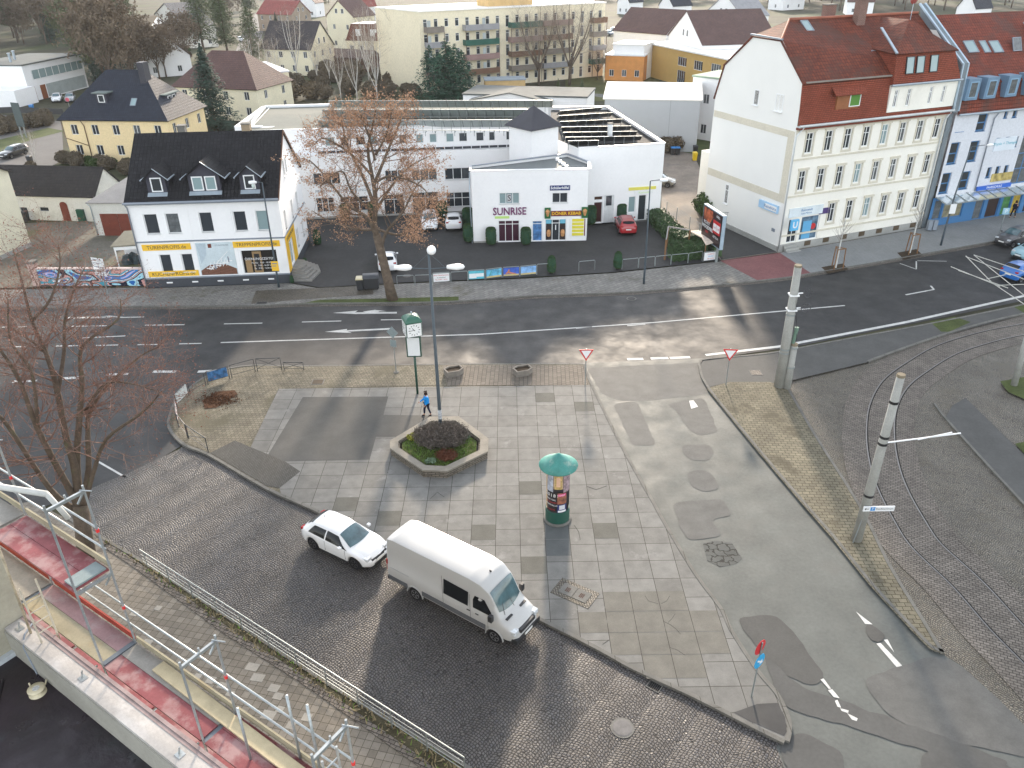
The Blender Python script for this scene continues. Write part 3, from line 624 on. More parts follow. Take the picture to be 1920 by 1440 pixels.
# ---- white corner house with the black roof (left)
F = Fr((277.5, 540), (543.5, 530)); T = F.thing('corner_house', 'white two-storey shop house with black tiled roof, three dormers and yellow signs', 'house')
W, Dp, ZE, ZR = F.L_+.1, 10.6, 7.75, 11.9
pf = Pl(F); pr = Pl(F, W, 0, 90)
fw_ = [pf.rect(*q) for q in [(277, 435, 291, 402), (318, 435, 332, 402), (381, 437, 395, 405), (445, 438, 459, 404), (487, 437, 500, 405)]]
fw_ = [(a-.08, b+.08, 4.75, 6.45) for a, b, c, d in fw_]
gw = [(1.55, 2.5, 1.35, 2.95), (3.35, 4.3, 1.35, 2.95)]; shop = (8.35, 11.35, .95, 3.05)
doorp = (1.3, 3.0, .95, 3.3)
rw = [(1.3, 2.0, 4.3, 5.9), (4.6, 5.3, 4.3, 5.9), (7.2, 7.9, 4.3, 5.9), (5.2, 6.0, 1.4, 3.1), (8.2, 9.0, 1.4, 3.0)]
mb = MB(); pf.facade(mb, 0, W, .8, ZE, fw_+gw+[shop]); pr.facade(mb, 0, Dp, .8, ZE, rw+[doorp])
mb.poly([(0, Dp, .8), (0, Dp, ZE), (W, Dp, ZE), (W, Dp, .8)]); mb.poly([(0, 0, .8), (0, 0, ZE), (0, Dp, ZE), (0, Dp, .8)])
mb.poly([(W, 0, ZE), (W, Dp, ZE), (W, Dp/2, ZR)]); mb.poly([(0, 0, ZE), (0, Dp/2, ZR), (0, Dp, ZE)])
mb.build('wall', wallW, T)
mb = MB(); pf.box(mb, -.06, W+.06, 0, .8, -.06, .3); pr.box(mb, .3, Dp, 0, .8, -.06, .3); mb.build('plinth', darkbase, T)
for i in range(5): 
    a = 1.7+2.15*i; pf_ = MB(); pf.box(pf_, a, a+.5, .38, .5, -.08, -.055); pf_.build('vent', WHITE, T)
mb = MB(); pf.box(mb, -.02, W+.03, 4.02, 4.14, -.07, -.003); pr.box(mb, 0, Dp, 4.02, 4.14, -.07, -.003); pf.box(mb, -.02, W+.03, .8, .9, -.09, -.003); mb.build('cornice', grey_tr, T)
for a in (4.6, 8.05): mb = MB(); pf.box(mb, a, a+.1, .9, ZE-.2, -.03, -.002); mb.build('pilaster_edge', wallW, T)
mb = MB(); gable_roof(mb, 0, W, 0, Dp, ZE, ZR, 'x', .42, .14, .12); mb.build('roof', blacktile, T)
kf = (ZR-ZE)/(Dp/2)
mb = MB(); mb.tube([(-.15, -.5, ZE-.28), (W+.15, -.5, ZE-.28)], .09, 8); mb.box(-.05, W+.05, -.4, 0, ZE-.45, ZE-.22); mb.build('gutter', grey_tr, T)
lathe_pipe(T, [(-.05, -.45, ZE-.3), (-.02, -.12, ZE-.75), (-.02, -.12, .1)], .06, grey_tr)
mb = MB(); mb.bar((W+.14, -.4, ZE-.34), (W+.14, Dp/2, ZR-.06), .06, .2); mb.bar((W+.14, Dp+.4, ZE-.34), (W+.14, Dp/2, ZR-.06), .06, .2); mb.build('bargeboard', mat('brown_board', (.10, .05, .03), .7), T)
for i, r in enumerate(fw_): window(T, pf, r, 1, (), glass=[GLASS, GL2, GLASS, GLASS, GL3][i], sill=True, frame=WHITE, fwid=.06)
for r in gw: window(T, pf, r, 1, (), glass=GLASS, sill=True)
window(T, pf, shop, 1, (), glass=paint('shop_glass', (.02, .018, .016), .12), fwid=.05, name='shop_window')
o = panel(T, pf, (9.25, 10.0, 1.0, 2.9), mat('pine_door', (.30, .20, .10), .6), .08, .11, 'display_door'); panel(o, pf, (9.4, 9.85, 1.2, 2.7), black, .06, .079, 'door_glass')
o = panel(T, pf, (8.6, 9.1, 1.0, 2.2), mat('pine_door', ()), .085, .11, 'display_ladder')
txt(T, 'ÖFFNUNGSZEITEN', pf, 9.85, 2.25, .30, WHITE, .05, ext=.002)
for j, s_ in enumerate(('Mo-Do   9.00 - 18.00 Uhr', 'Fr   9.00 - 16.00 Uhr', 'Sa   9.00 - 12.00 Uhr')): txt(T, s_, pf, 10.1, 1.9-.25*j, .19, WHITE, .05, ext=.002)
for r, s_ in (((.35, 4.35, 3.33, 3.86), 'TÜRENPROFIS.de'), ((7.85, 11.75, 3.33, 3.86), 'TREPPENPROFIS.de'), ((.35, 4.55, .98, 1.28+.2), 'KÜCHENPROFIS.de')):
    o = panel(T, pf, r, orange, -.05); txt(o, s_, pf, (r[0]+r[1])/2, (r[2]+r[3])/2-.02, .44 if len(s_) < 16 else .42, paint('sign_grey', (.06, .05, .05)), -.052, squeeze=.98)
o = panel(T, pf, (4.75, 7.85, .98, 3.86), mat('pale_blue_banner', (.55, .63, .66), .6, var=.1, scale=1), -.04, name='banner')
mb = MB(); mb.poly([pf.p(4.8, 1.0, -.045), pf.p(7.8, 1.0, -.045), pf.p(7.8, 1.5, -.045), pf.p(6.9, 1.95, -.045), pf.p(5.6, 1.9, -.045), pf.p(4.8, 1.4, -.045)]); mb.build('banner_floor', mat('banner_wood', (.19, .09, .06), .6, pat='brick', w=2, h=.14, ms=.02, rot=12, bump=.1), o)
mb = MB()
for k in range(6): mb.bar(pf.p(5.5+.3*k, 1.5+.06*k, -.05), pf.p(5.75+.32*k, 2.1+.1*k, -.05), .05, .01, (0, 1, 0)); mb.bar(pf.p(5.3+.35*k, 1.6+.12*k, -.052), pf.p(5.9+.33*k, 1.52+.14*k, -.052), .08, .01, (0, 1, 0))
mb.bar(pf.p(5.6, 1.45, -.06), pf.p(7.3, 3.05, -.06), .05, .01, (0, 1, 0)); mb.build('banner_stairs', WHITE, o)
mb = MB(); pf.box(mb, 6.0, 6.12, 1.5, 1.95, -.07, -.062); pf.box(mb, 7.2, 7.3, 2.1, 2.6, -.07, -.062); mb.build('banner_rail', grey_tr, o)
mb = MB(); mb.poly([pf.p(4.8, 3.8, -.046), pf.p(4.95, 2.0, -.046), pf.p(5.5, 2.8, -.046), pf.p(5.6, 3.8, -.046)]); mb.build('banner_fold', mat('banner_shade', (.42, .50, .55), .6), o)
txt(o, 'STUDIOPROFIS', pf, 6.9, 3.6, .17, grey_tr, -.05); panel(o, pf, (5.75, 6.05, 3.4, 3.75), redwood, -.048, -.041, 'banner_logo')
# shop door side
panel(T, pr, (.25, 4.4, 3.25, 4.0), orange, -.05); panel(T, pr, (.25, 1.28, .85, 3.25), orange, -.05); panel(T, pr, (3.02, 4.4, .85, 3.25), orange, -.05)
txt(T, 'KÜCHENPROFIS', pr, 2.2, 3.6, .42, paint('sign_grey', ()), -.055)
window(T, pr, doorp, 2, (.8,), glass=GL3, name='entrance_door', d=.12)
for r in rw: window(T, pr, r, 1, (), frame=WHITE, glass=GL2, sill=True)
for r in [(3.6, 4.1, 8.3, 9.7), (4.7, 5.2, 8.3, 9.7)]: window(T, pr, r, 1, (), proud=.04, glass=GL2, sill=True)
# dormers
for cx, hw in ((2.55, 1.05), (6.4, 1.75), (10.0, 1.05)):
    y0 = .35; zb = ZE+kf*y0; zw = zb+1.35; zr = zw+hw*.62+.05; yb = (zr-ZE)/kf; ye = (zw-ZE)/kf
    t_ = MB(); t_.add([(cx-hw*.72, y0, zb), (cx+hw*.72, y0, zb), (cx+hw*.72, y0, zw), (cx, y0, zr-.1), (cx-hw*.72, y0, zw)], [(0, 1, 2, 3, 4)])
    t_.poly([(cx-hw*.72, y0, zb), (cx-hw*.72, y0, zw), (cx-hw*.72, ye, zw)]); t_.poly([(cx+hw*.72, y0, zb), (cx+hw*.72, ye, zw), (cx+hw*.72, y0, zw)])
    d_ = t_.build('dormer', mat('dark_slate', (.05, .05, .065), .6, var=.08), T)
    m2 = MB()
    slab(m2, [(cx-hw, y0-.25, zw-.18), (cx, y0-.25, zr), (cx, yb, zr), (cx-hw, ye-.2, zw-.18)], .09); slab(m2, [(cx, y0-.25, zr+.003), (cx+hw, y0-.25, zw-.18), (cx+hw, ye-.2, zw-.18), (cx, yb, zr+.003)], .09)
    m2.build('dormer_roof', blacktile, d_)
    m2 = MB(); m2.bar((cx+hw+.03, y0-.3, zw-.2), (cx+hw+.03, ye-.1, zw-.2), .1, .08); m2.bar((cx-hw-.03, y0-.3, zw-.2), (cx-hw-.03, ye-.1, zw-.2), .1, .08)
    m2.bar((cx+.02, y0-.29, zr+.03), (cx+hw, y0-.29, zw-.16), .03, .06, (0, 0, 1)); m2.build('dormer_flashing', zinc, d_)
    m2 = MB(); slab(m2, [(cx-hw*.75, y0-.32, ZE+kf*(y0-.32)+.1), (cx+hw*.75, y0-.32, ZE+kf*(y0-.32)+.1), (cx+hw*.75, y0, zb+.09), (cx-hw*.75, y0, zb+.09)], .03); m2.build('lead_apron', zinc, d_)
    pd = Pl(F, 0, y0, 0); n_ = 2 if hw > 1.5 else 1
    for j in range(n_):
        xx = cx-.42 if n_ == 1 else cx-.98+1.05*j
        window(d_, pd, (xx, xx+.88, zb+.15, zb+1.3), 1, (), proud=.05, fwid=.09, glass=GL3 if n_ == 2 else GLASS)
chimney(T, 3.8, Dp/2+.3, ZR-1, ZR+.45, .3, .3, conc); chimney(T, 9.2, Dp/2+.3, ZR-1, ZR+.5, .35, .35, mat('old_brick', (.28, .22, .15), .9))
# steps at the shop door
st = MB()
for k in range(5): st.prism([(W+.06, .9-.22*k), (W+.8+.26*k, .9-.3*k+.1), (W+1.2+.28*k, 1.9), (W+.8+.26*k, 3.2+.1*k), (W+.06, 3.4+.15*k)], .1, .92-.16*k)
st.build('entrance_steps', mat('step_granite', (.22, .215, .2), .85, var=.15, scale=3), T)
# ---- yard wall with graffiti, shed, garage
mural = mat('graffiti_mural', (.1, .2, .4), .6)
t_ = mural.node_tree; p_ = t_.nodes['Principled BSDF']
tc = nd(t_, 'TexCoord'); mp = nd(t_, 'Mapping'); mp.inputs['Scale'].default_value = (.55, 1, 1.5); mp.inputs['Rotation'].default_value = (0, R(22), 0); t_.links.new(tc.outputs['Object'], mp.inputs[0])
nz = nd(t_, 'TexNoise', i_Scale=.42, i_Detail=.6, i_Distortion=1.6); t_.links.new(mp.outputs[0], nz.inputs['Vector'])
vo = nd(t_, 'TexVoronoi', i_Scale=.5); t_.links.new(mp.outputs[0], vo.inputs['Vector'])
mx = math1(t_, 'FRACT', math1(t_, 'ADD', math1(t_, 'MULTIPLY', nz.outputs[0], 2.3), math1(t_, 'MULTIPLY', vo.outputs['Distance'], .35)))
cr = nd(t_, 'ValToRGB'); cr.color_ramp.interpolation = 'CONSTANT'
cols = [(0, (.02, .12, .38)), (.12, (.35, .62, .72)), (.24, (.01, .012, .03)), (.36, (.6, .33, .30)), (.46, (.05, .32, .42)), (.58, (.72, .72, .76)), (.68, (.16, .05, .05)), (.78, (.02, .2, .5)), (.9, (.45, .42, .66))]
cr.color_ramp.elements[0].color = c4(cols[0][1]); cr.color_ramp.elements[1].position = cols[1][0]; cr.color_ramp.elements[1].color = c4(cols[1][1])
for ps, c_ in cols[2:]: e = cr.color_ramp.elements.new(ps); e.color = c4(c_)
t_.links.new(mx, cr.inputs[0]); t_.links.new(cr.outputs[0], p_.inputs['Base Color'])
F = Fr((78, 537), (274, 537)); T = F.thing('graffiti_wall', 'low yard wall covered in blue and pink graffiti with a pale end pillar', 'wall')
pf = Pl(F); mb = MB(); mb.box(0, F.L_, 0, .25, .05, 1.55); mb.build('wall', mural, T)
box_obj(T, 'coping', mat('pinkish_coping', (.5, .42, .40), .9), 0, F.L_, -.05, .3, 1.55, 1.66)
box_obj(T, 'pillar', mat('pink_pillar', (.50, .36, .32), .9, var=.2), -.65, -.003, -.1, .4, 0, 2.1); box_obj(T, 'pillar_cap', conc, -.75, .06, -.2, .5, 2.1, 2.3)
F = Fr((37, 388), (167, 419)); F = Fr((58, 412), (190, 416))
T = F.thing('storage_shed', 'long low whitewashed shed with dark tiled roof, arched brown door and two slit windows', 'shed')
pf = Pl(F); L_ = F.L_; dirtyW = mat('dirty_whitewash', (.60, .60, .56), .9, var=.1, scale=.6, stain=((.4, .4, .35), .5, .6, .55))
hs = [(-2.6, -1.6, 1.9, 2.4), (.6, 1.6, 1.9, 2.4)]
hs = [pf.rect(39, 396, 50, 389), pf.rect(76, 396, 90, 389)]
mb = MB(); pf.facade(mb, -6, L_-.0, 0, 3.0, hs); mb.poly([(L_, 0, 0), (L_, 5, 0), (L_, 5, 3), (L_, 2.5, 5.2), (L_, 0, 3)]); mb.build('wall', dirtyW, T)
for r in hs: window(T, pf, r, 1, (), glass=GLASS, fwid=.04, frame=grey_tr)
mb = MB(); gable_roof(mb, -6, L_, 0, 5, 3.0, 5.3, 'x', .3, .12, .15); mb.build('roof', browntile, T)
a, _ = pf.px(141, 419); b, _ = pf.px(122, 384); w_ = 1.0
xs = pf.px(141, 419)[0]-.75
mb = MB(); pts = [pf.p(xs-.45, .02, -.04), pf.p(xs+.45, .02, -.04)]+[pf.p(xs+.45*math.cos(k*math.pi/8), 1.75+.35*math.sin(k*math.pi/8), -.04) for k in range(9)]
mb.poly(pts); mb.build('arched_door', redwood, T)
xs = pf.px(160, 420)[0]-.1; mb = MB(); pf.box(mb, xs-.4, xs+.4, .02, 1.35, -.3, -.003); mb.build('green_hatch', paint('dark_green', (.015, .07, .045)), T)
F = Fr((198, 443), (262, 443)); T = F.thing('garage', 'low white garage with a red-brown double gate beside the black-roofed house', 'garage')
pf = Pl(F); mb = MB(); mb.box(-.8, F.L_+.4, 0, 5, 0, 3.6); mb.build('wall', dirtyW, T)
mb = MB(); slab(mb, [(-1.0, -.3, 3.55), (F.L_+.3, -.3, 3.55), (F.L_+.6, 6, 5.0), (1.3, 6, 4.9)], .1); mb.build('roof', mat('fibre_cement', (.27, .26, .25), .9, var=.1), T)
mb = MB(); pf.box(mb, .0, F.L_/2-.02, 0, 2.35, -.06, -.003); pf.box(mb, F.L_/2+.02, F.L_, 0, 2.35, -.06, -.003); mb.build('gate', redwood, T)
lathe_pipe(T, [(-.85, -.3, 3.45), (-.7, -.1, 3.1), (-.7, -.1, 0)], .05)
F = Fr((232, 503), (272, 500)); T = F.thing('lean_to', 'small open lean-to with grey roof and stored tarpaulins beside the white shop house', 'shelter')
mb = MB(); slab(mb, [(-.6, -.2, 2.2), (F.L_-.1, -.2, 2.2), (F.L_-.1, 3, 2.6), (.0, 3, 2.6)], .12); mb.build('roof', mat('mossy_roof', (.20, .19, .15), .95, var=.2), T)
mb = MB(); mb.box(-.4, -.3, 0, .1, 0, 2.15); mb.box(-.4, F.L_-.2, 2.8, 2.9, 0, 2.2); mb.box(-.4, F.L_-.2, -.05, .05, 1.75, 2.1); mb.build('frame', WHITE, T)
tarp = mat('dark_tarpaulin', (.03, .05, .055), .5, var=.4, scale=2, bump=1, bscale=4, bd=.2)
mb = MB()
for k in range(5): mb.lathe([(.0, .05), (.55, .1), (.5, .5), (.3, .9), (0, 1.0+.1*k % .2)], 9, (.2+.45*k, 1.0+.3*(k % 2), 0))
mb.build('tarpaulin', tarp, T)
# leftmost corner building
F = Fr((-120, 545), (60, 463)); T = F.thing('yellow_gable_house', 'pale yellow plastered house cut by the left edge beside the dirt yard', 'house')
mb = MB(); L_ = F.L_; mb.add([(L_-12, 0, 0), (L_, 0, 0), (L_, 0, 7.6), (L_-6, 0, 10.5), (L_-12, 0, 7.6), (L_-12, 9, 0), (L_, 9, 0), (L_, 9, 7.6), (L_-6, 9, 10.5), (L_-12, 9, 7.6)], [(0, 1, 2, 3, 4), (1, 6, 7, 2), (6, 5, 9, 8, 7), (5, 0, 4, 9)])
mb.build('wall', mat('pale_cream_render', (.66, .62, .48), .9, var=.05), T); mb = MB(); gable_roof(mb, L_-12, L_, 0, 9, 7.6, 10.5, 'y', .3, .15, .3); mb.build('roof', browntile, T)
box_obj(T, 'plinth', greybase, L_-12, L_+.03, -.03, .2, 0, .5)
# ---- long white commercial building
F = Fr((590, 412), (870, 400)); T = F.thing('commercial_building', 'long white flat-roofed commercial building with rows of roof solar panels and a small tower', 'building')
pf = Pl(F); up_ = Pl(F, 0, 2.0, 0); X0, X1 = -7.0, 17.6; ZP, ZT = 6.75, 9.0
wn = [pf.rect(*q) for q in [(587, 336, 636, 317), (722, 333, 757, 316), (772, 333, 819, 317), (834, 332, 881, 316), (590, 374, 610, 366)]]
wn = [(a, b, 3.7, 4.95) for a, b, c, d in wn[:4]]
g_ = [pf.rect(*q) for q in [(595, 398, 625, 367), (640, 398, 690, 368), (838, 392, 881, 365)]]
g_ = [(a, b, .75, 2.35) for a, b, c, d in g_]+[pf.rect(722, 408, 758, 372)[:2]+(.15, 2.4), pf.rect(775, 408, 822, 368)[:2]+(.15, 2.5)]
mb = MB(); pf.facade(mb, X0, X1, 0, ZP, wn+g_); pf.box(mb, X0, X1, ZP, ZP+.05, 0, .3)
us = [up_.rect(*q) for q in [(733, 0, 749, 0), (763, 0, 774, 0), (788, 0, 799, 0), (816, 0, 829, 0), (837, 0, 852, 0), (861, 0, 878, 0), (893, 0, 908, 0), (917, 0, 928, 0)]]
ux_ = [(610, 629), (640, 655), (668, 686), (691, 709), (724, 738), (749, 764), (781, 795), (806, 820), (837, 852), (861, 877), (893, 908), (917, 929), (949, 963), (973, 988)]
us = [(up_.px(a, 275)[0], up_.px(b, 275)[0], 7.2, 8.15) for a, b in ux_]
up_.facade(mb, X0+1, 24.5, ZP, ZT, us); mb.poly([(X0+1, 2, ZP), (X0+1, 17, ZP), (X0+1, 17, ZT), (X0+1, 2, ZT)][::-1])
mb.poly([(X0, 0, 0), (X0, 0, ZP), (X0, 17, ZP), (X0, 17, 0)]); mb.poly([(X0, 0, ZP), (X0, 2, ZP), (24, 2, ZP), (24, 0, ZP)][::-1])
mb.build('wall', wallW, T)
mb = MB(); pf.facade(mb, X1, 24.5, 0, ZP); mb.build('wall', wallW, T)
for i, r in enumerate(us): window(T, up_, r, 1, (), frame=WHITE, glass=[paint('red_curtain', (.16, .03, .035), .3), GL2][i % 2] if 3 < i < 6 else random.choice([GL3, GLASS, GLASS]))
for r in wn: window(T, pf, r, 3, (), sill=True, frame=WHITE, glass=random.choice([GLASS, GL2]))
for r in g_[:3]: window(T, pf, r, 3, (.6,), frame=WHITE, sill=True)
for r in g_[3:]: window(T, pf, r, 2, (.75,), frame=WHITE, name='glass_door')
window(T, pf, (pf.px(740, 0)[0], pf.px(760, 0)[0], .2, 2.3), 1, glass=GL3, proud=.03) if 0 else None
txt(T, 'PERSONALDIENSTLEISTUNGEN', pf, 3.4, 3.0, .42, grey_tr, -.02)
mb = MB(); pf.box(mb, X0, 24.5, 0, .3, -.04, -.003); mb.build('plinth', greybase, T)
# terrace rail panels
mb = MB()
for k in range(24):
    a = 1.2+k*.94; pf.box(mb, a, a+.86, ZP+.06, ZP+.3, .5, .54)
mb.build('terrace_rail', mat('dark_panel', (.03, .035, .045), .3), T)
# roof deck
mb = MB(); mb.prism([(X0+.9, 2.2), (24.6, 2.2), (24.6, 17), (X0+.4, 17)], ZT-.5, ZT-.15); mb.build('roof', flatroof, T)
mb = MB(); mb.box(X0+.8, 24.6, 1.98, 2.3, ZT+.002, ZT+.06); mb.bar((X0+.9, 2, ZT+.02), (X0+.4, 17, ZT+.02), .35, .12); mb.box(X0+.4, 5, 16.85, 17.15, ZT-.4, ZT+.12); mb.build('parapet_cap', WHITE, T)
# stepped white parapet to the left
pa = F.L(443, 238, ZT); pb_ = F.L(556, 245, ZT-.6)
mb = MB()
for k in range(5):
    q0 = pa.lerp(pb_, k/5); q1 = pa.lerp(pb_, (k+1)/5); mb.prism([(q0.x, q0.y), (q1.x, q1.y), (q1.x+.2, q1.y+.5), (q0.x+.2, q0.y+.5)], 5.5, ZT+.1-.12*k)
mb.prism([(pa.x-.2, pa.y), (pa.x+.3, pa.y), (X0+.6, 17), (X0+.1, 17)], 0, ZT+.08)
mb.build('stepped_parapet', wallW, T)
mb = MB(); mb.prism([(pa.x+.1, pa.y+.3), (pb_.x, pb_.y+.3), (X0+1, 17), (X0+.5, 17)], ZT-.7, ZT-.2); mb.build('side_roof', flatroof, T)
mb = MB(); mb.prism([(pa.x, pa.y), (pb_.x, pb_.y), (X0+1, 2), (X0+1, 17), (X0+.1, 17)], 0, ZT-.8); mb.build('side_wall', wallW, T)
solar_back = mat('solar_underside', (.42, .47, .46), .45, var=.08, pat='brick', w=1.0, h=5, ms=.03, off=0, mc=(.10, .11, .12))
solar_top = mat('solar_cells', (.012, .018, .03), .15, var=.1, pat='brick', w=1.0, h=1.7, ms=.02, off=0, mc=(.25, .26, .27))
def solar_row(par, A, B, zt, drop, run, back=solar_back, legs=1.0, fr_=.06):
    A = Vector(A); B = Vector(B); d = (B-A).normalized(); n = Vector((-d.y, d.x))   # n: away from the camera, towards the sun
    ln = (B-A).length; M = Matrix(((d.x, n.x, 0, A.x), (d.y, n.y, 0, A.y), (0, 0, 1, 0), (0, 0, 0, 1)))
    mb = MB(); P = lambda x, y, z: M @ Vector((x, y, z))
    nn = Vector((0, drop, run)).normalized()*.04
    mb.add([P(0, 0, zt), P(ln, 0, zt), P(ln, run, zt-drop), P(0, run, zt-drop), P(0, -nn.y, zt-nn.z), P(ln, -nn.y, zt-nn.z), P(ln, run-nn.y, zt-drop-nn.z), P(0, run-nn.y, zt-drop-nn.z)],
           [(4, 7, 6, 5), (0, 1, 5, 4)]); o = mb.build('solar_panel_row', back, par)
    mb = MB(); mb.add([P(0, 0, zt+.004), P(ln, 0, zt+.004), P(ln, run, zt-drop+.004), P(0, run, zt-drop+.004)], [(0, 1, 2, 3)]); mb.build('solar_cells', solar_top, o)
    mb = MB(); mb.bar(P(0, -.03, zt), P(ln, -.03, zt), fr_, fr_)
    for k in range(int(ln/legs)+1):
        x = k*legs; mb.bar(P(x, .05, zt-.06), P(x, .15, zt-drop-.35), .05, .05); mb.bar(P(x, .1, zt-drop*.5-.15), P(x, run*.75, zt-drop*.75-.08), .05, .05)
    mb.build('support_frame', mat('galvanised', (.30, .33, .33), .45, var=.08, scale=3, metal=.5), o)
for (l, r_, vt, zt) in ((616, 1036, 189, 10.1), (604, 1010, 206, 9.9), (596, 994, 225.5, 9.75)):
    a = F.L(l, vt, zt); b = F.L(r_, vt-1, zt); solar_row(T, (a.x, a.y), (b.x, b.y), zt, .95, 1.3)
a = F.L(596, 243, 9.3); b = F.L(994, 242, 9.3); solar_row(T, (a.x, a.y), (b.x, b.y), 9.2, .25, 1.3, back=mat('dark_panel', ()))
# tower
tw = [F.L(997, 240, 9.9), F.L(1047, 231, 9.9)]
tx = (tw[0]+tw[1])/2; tr = math.atan2(tw[1].y-tw[0].y, tw[1].x-tw[0].x); w_ = (tw[1]-tw[0]).length
M = Matrix.Translation((tw[0].x, tw[0].y, 0)) @ Matrix.Rotation(tr, 4, 'Z')
mb = MB(); mb.box(0, w_, 0, w_, 5, 9.75, M); mb.build('tower_wall', wallW, T)
mb = MB(); c_ = M @ Vector((w_/2, w_/2, 11.6)); q = [M @ Vector(v) for v in ((-.35, -.35, 9.7), (w_+.35, -.35, 9.7), (w_+.35, w_+.35, 9.7), (-.35, w_+.35, 9.7))]
for i in range(4): slab(mb, [q[i], q[(i+1) % 4], c_], .08)
mb.build('tower_roof', mat('slate_tower_roof', (.05, .05, .06), .6, var=.1), T)
# shop block (SUNRISE)
F2 = Fr((888, 457), (1099, 452.5)); T2 = F2.thing('shop_block', 'white shop annex with SUNRISE and kebab signs between clipped shrubs', 'shop'); p2 = Pl(F2); SW = F2.L_
hs = [p2.rect(936, 383, 974, 361), p2.rect(1035, 381, 1065, 361)]
dr = [p2.rect(935, 457, 974, 413), p2.rect(998, 456, 1017, 414), p2.rect(1022, 456, 1062, 411)]
dr = [(r[0], r[1], .12, r[3]) for r in dr]
mb = MB(); p2.facade(mb, 0, SW, 0, 7.0, hs+dr)
ft = [(0, 0), (SW, 0), (SW+.4, 2.9), (9.6, 6.4), (0, 2.2)]
mb.poly([(0, 0, 0), (0, 0, 7), (0, 2.2, 7), (0, 2.2, 0)]); mb.poly([(0, 2.2, 0), (0, 2.2, 7), (9.6, 6.4, 7), (9.6, 6.4, 0)]); mb.poly([(9.6, 6.4, 0), (9.6, 6.4, 7), (SW+.4, 2.9, 7), (SW+.4, 2.9, 0)]); mb.poly([(SW+.4, 2.9, 0), (SW+.4, 2.9, 7), (SW, 0, 7), (SW, 0, 0)])
mb.build('wall', wallW, T2)
mb = MB(); mb.poly([(x, y, 6.75) for x, y in ft]); mb.build('roof', mat('grey_sheet_roof', (.17, .185, .185), .7, var=.06, scale=.4), T2)
mb = MB(); mb.box(-.04, SW+.04, -.04, .26, 7.002, 7.1); mb.bar((SW+.1, .1, 7.05), (SW+.35, 2.9, 7.05), .28, .1); mb.build('parapet_cap', WHITE, T2)
mb = MB(); mb.bar((-.05, .1, 7.04), (-.05, 2.2, 7.04), .25, .09); mb.bar((0, 2.2, 7.04), (9.6, 6.4, 7.04), .25, .09); mb.bar((9.6, 6.4, 7.04), (SW+.3, 2.95, 7.04), .25, .09); mb.build('parapet_edge', grey_tr, T2)
for k in range(4): box_obj(T2, 'roof_vent', WHITE, 8.3+.22*k, 8.6+.22*k, 4.6-1.0*k, 5.0-1.0*k, 6.77, 7.0)
window(T2, p2, hs[0], 3, (), sill=True, glass=GL3); window(T2, p2, hs[1], 2, (), sill=True, glass=GLASS)
o = panel(T2, p2, (hs[0][0]+.78, hs[0][1]-.78, hs[0][2]+.2, hs[0][3]-.15), paint('poster_paper', (.5, .5, .52)), .05, .08, 'poster'); txt(o, 'S', p2, (hs[0][0]+hs[0][1])/2, (hs[0][2]+hs[0][3])/2, .8, black, .045)
window(T2, p2, dr[0], 3, (.82,), glass=paint('plum_interior', (.06, .02, .035), .2), name='entrance_door'); window(T2, p2, dr[1], 1, (.85,), glass=mat('ad_window', (.08, .2, .42), .3, var=.6, scale=2.5)); window(T2, p2, dr[2], 3, (.82,), name='entrance_door', glass=GLASS)
c0, c1 = dr[2][0], dr[2][1]; w3 = (c1-c0)/3
for k in (0, 2):
    o = panel(T2, p2, (c0+w3*k+.08, c0+w3*(k+1)-.08, .25, 1.75), mat('snack_poster', (.03, .02, .02), .4), .06, .09, 'poster')
    mb = MB(); mb.lathe([(0, -.35), (.16, -.25), (.22, .1), (.16, .35), (0, .42)], 10, tuple(p2.p(c0+w3*(k+.5), .85, .03))); mb.build('poster_cone', mat('kebab_brown', (.55, .28, .12), .6, var=.3, scale=5), o)
    panel(T2, p2, (c0+w3*k+.08, c0+w3*(k+1)-.08, 1.85, 2.3), paint('ice_blue', (.15, .45, .6)), .05, .09, 'poster')
panel(T2, p2, (c0+w3+.3, c0+2*w3-.3, 1.2, 1.7), WHITE, .07, .09, 'door_notice')
r = p2.rect(927, 404, 984, 389); txt(T2, 'SUNRISE', p2, (r[0]+r[1])/2, (r[2]+r[3])/2, 1.02, paint('plum_letters', (.16, .03, .12)), -.06, squeeze=.84, ext=.03, bold=.012)
r = p2.rect(928, 410, 955, 405); panel(T2, p2, r, paint('lime', (.50, .72, .22)), -.03, 0, 'lime_stripe')
mb = MB()
for a in (927, 955, 987): q = p2.px(a, 391); mb.bar(p2.p(q[0], q[1], 0), p2.p(q[0], q[1]+.25, -.45), .03)
mb.build('spotlight_arm', grey_tr, T2)
r = p2.rect(1031, 357, 1069, 347); o = panel(T2, p2, r, paint('navy', (.015, .03, .14)), -.06); txt(o, 'Schülerhilfe!', p2, (r[0]+r[1])/2, (r[2]+r[3])/2, .36, WHITE, -.065, bold=.008)
r = p2.rect(1033, 404, 1090, 395); r = (r[0], r[1], 2.62, 3.12); o = panel(T2, p2, r, paint('maroon', (.14, .01, .03)), -.12); txt(o, 'DÖNER KEBAB', p2, (r[0]+r[1])/2, (r[2]+r[3])/2, .42, paint('gold', (.75, .45, .02)), -.125, bold=.012)
for a, b in ((1021, 1032), (1090, 1102)):
    q = p2.px(a, 408)[0]; q2 = p2.px(b, 408)[0]; o = panel(T2, p2, (q, q2, 2.4, 3.45), paint('green_sign', (.02, .12, .04)), -.15, -.003)
    mb = MB(); mb.lathe([(0, -.35), (.1, -.3), (.22, .15), (.12, .32), (0, .36)], 10, tuple(p2.p((q+q2)/2, 2.95, -.16))); mb.build('sign_cone', mat('kebab_brown', ()), o)
q = p2.px(1067, 450)[0]; q2 = p2.px(1097, 450)[0]
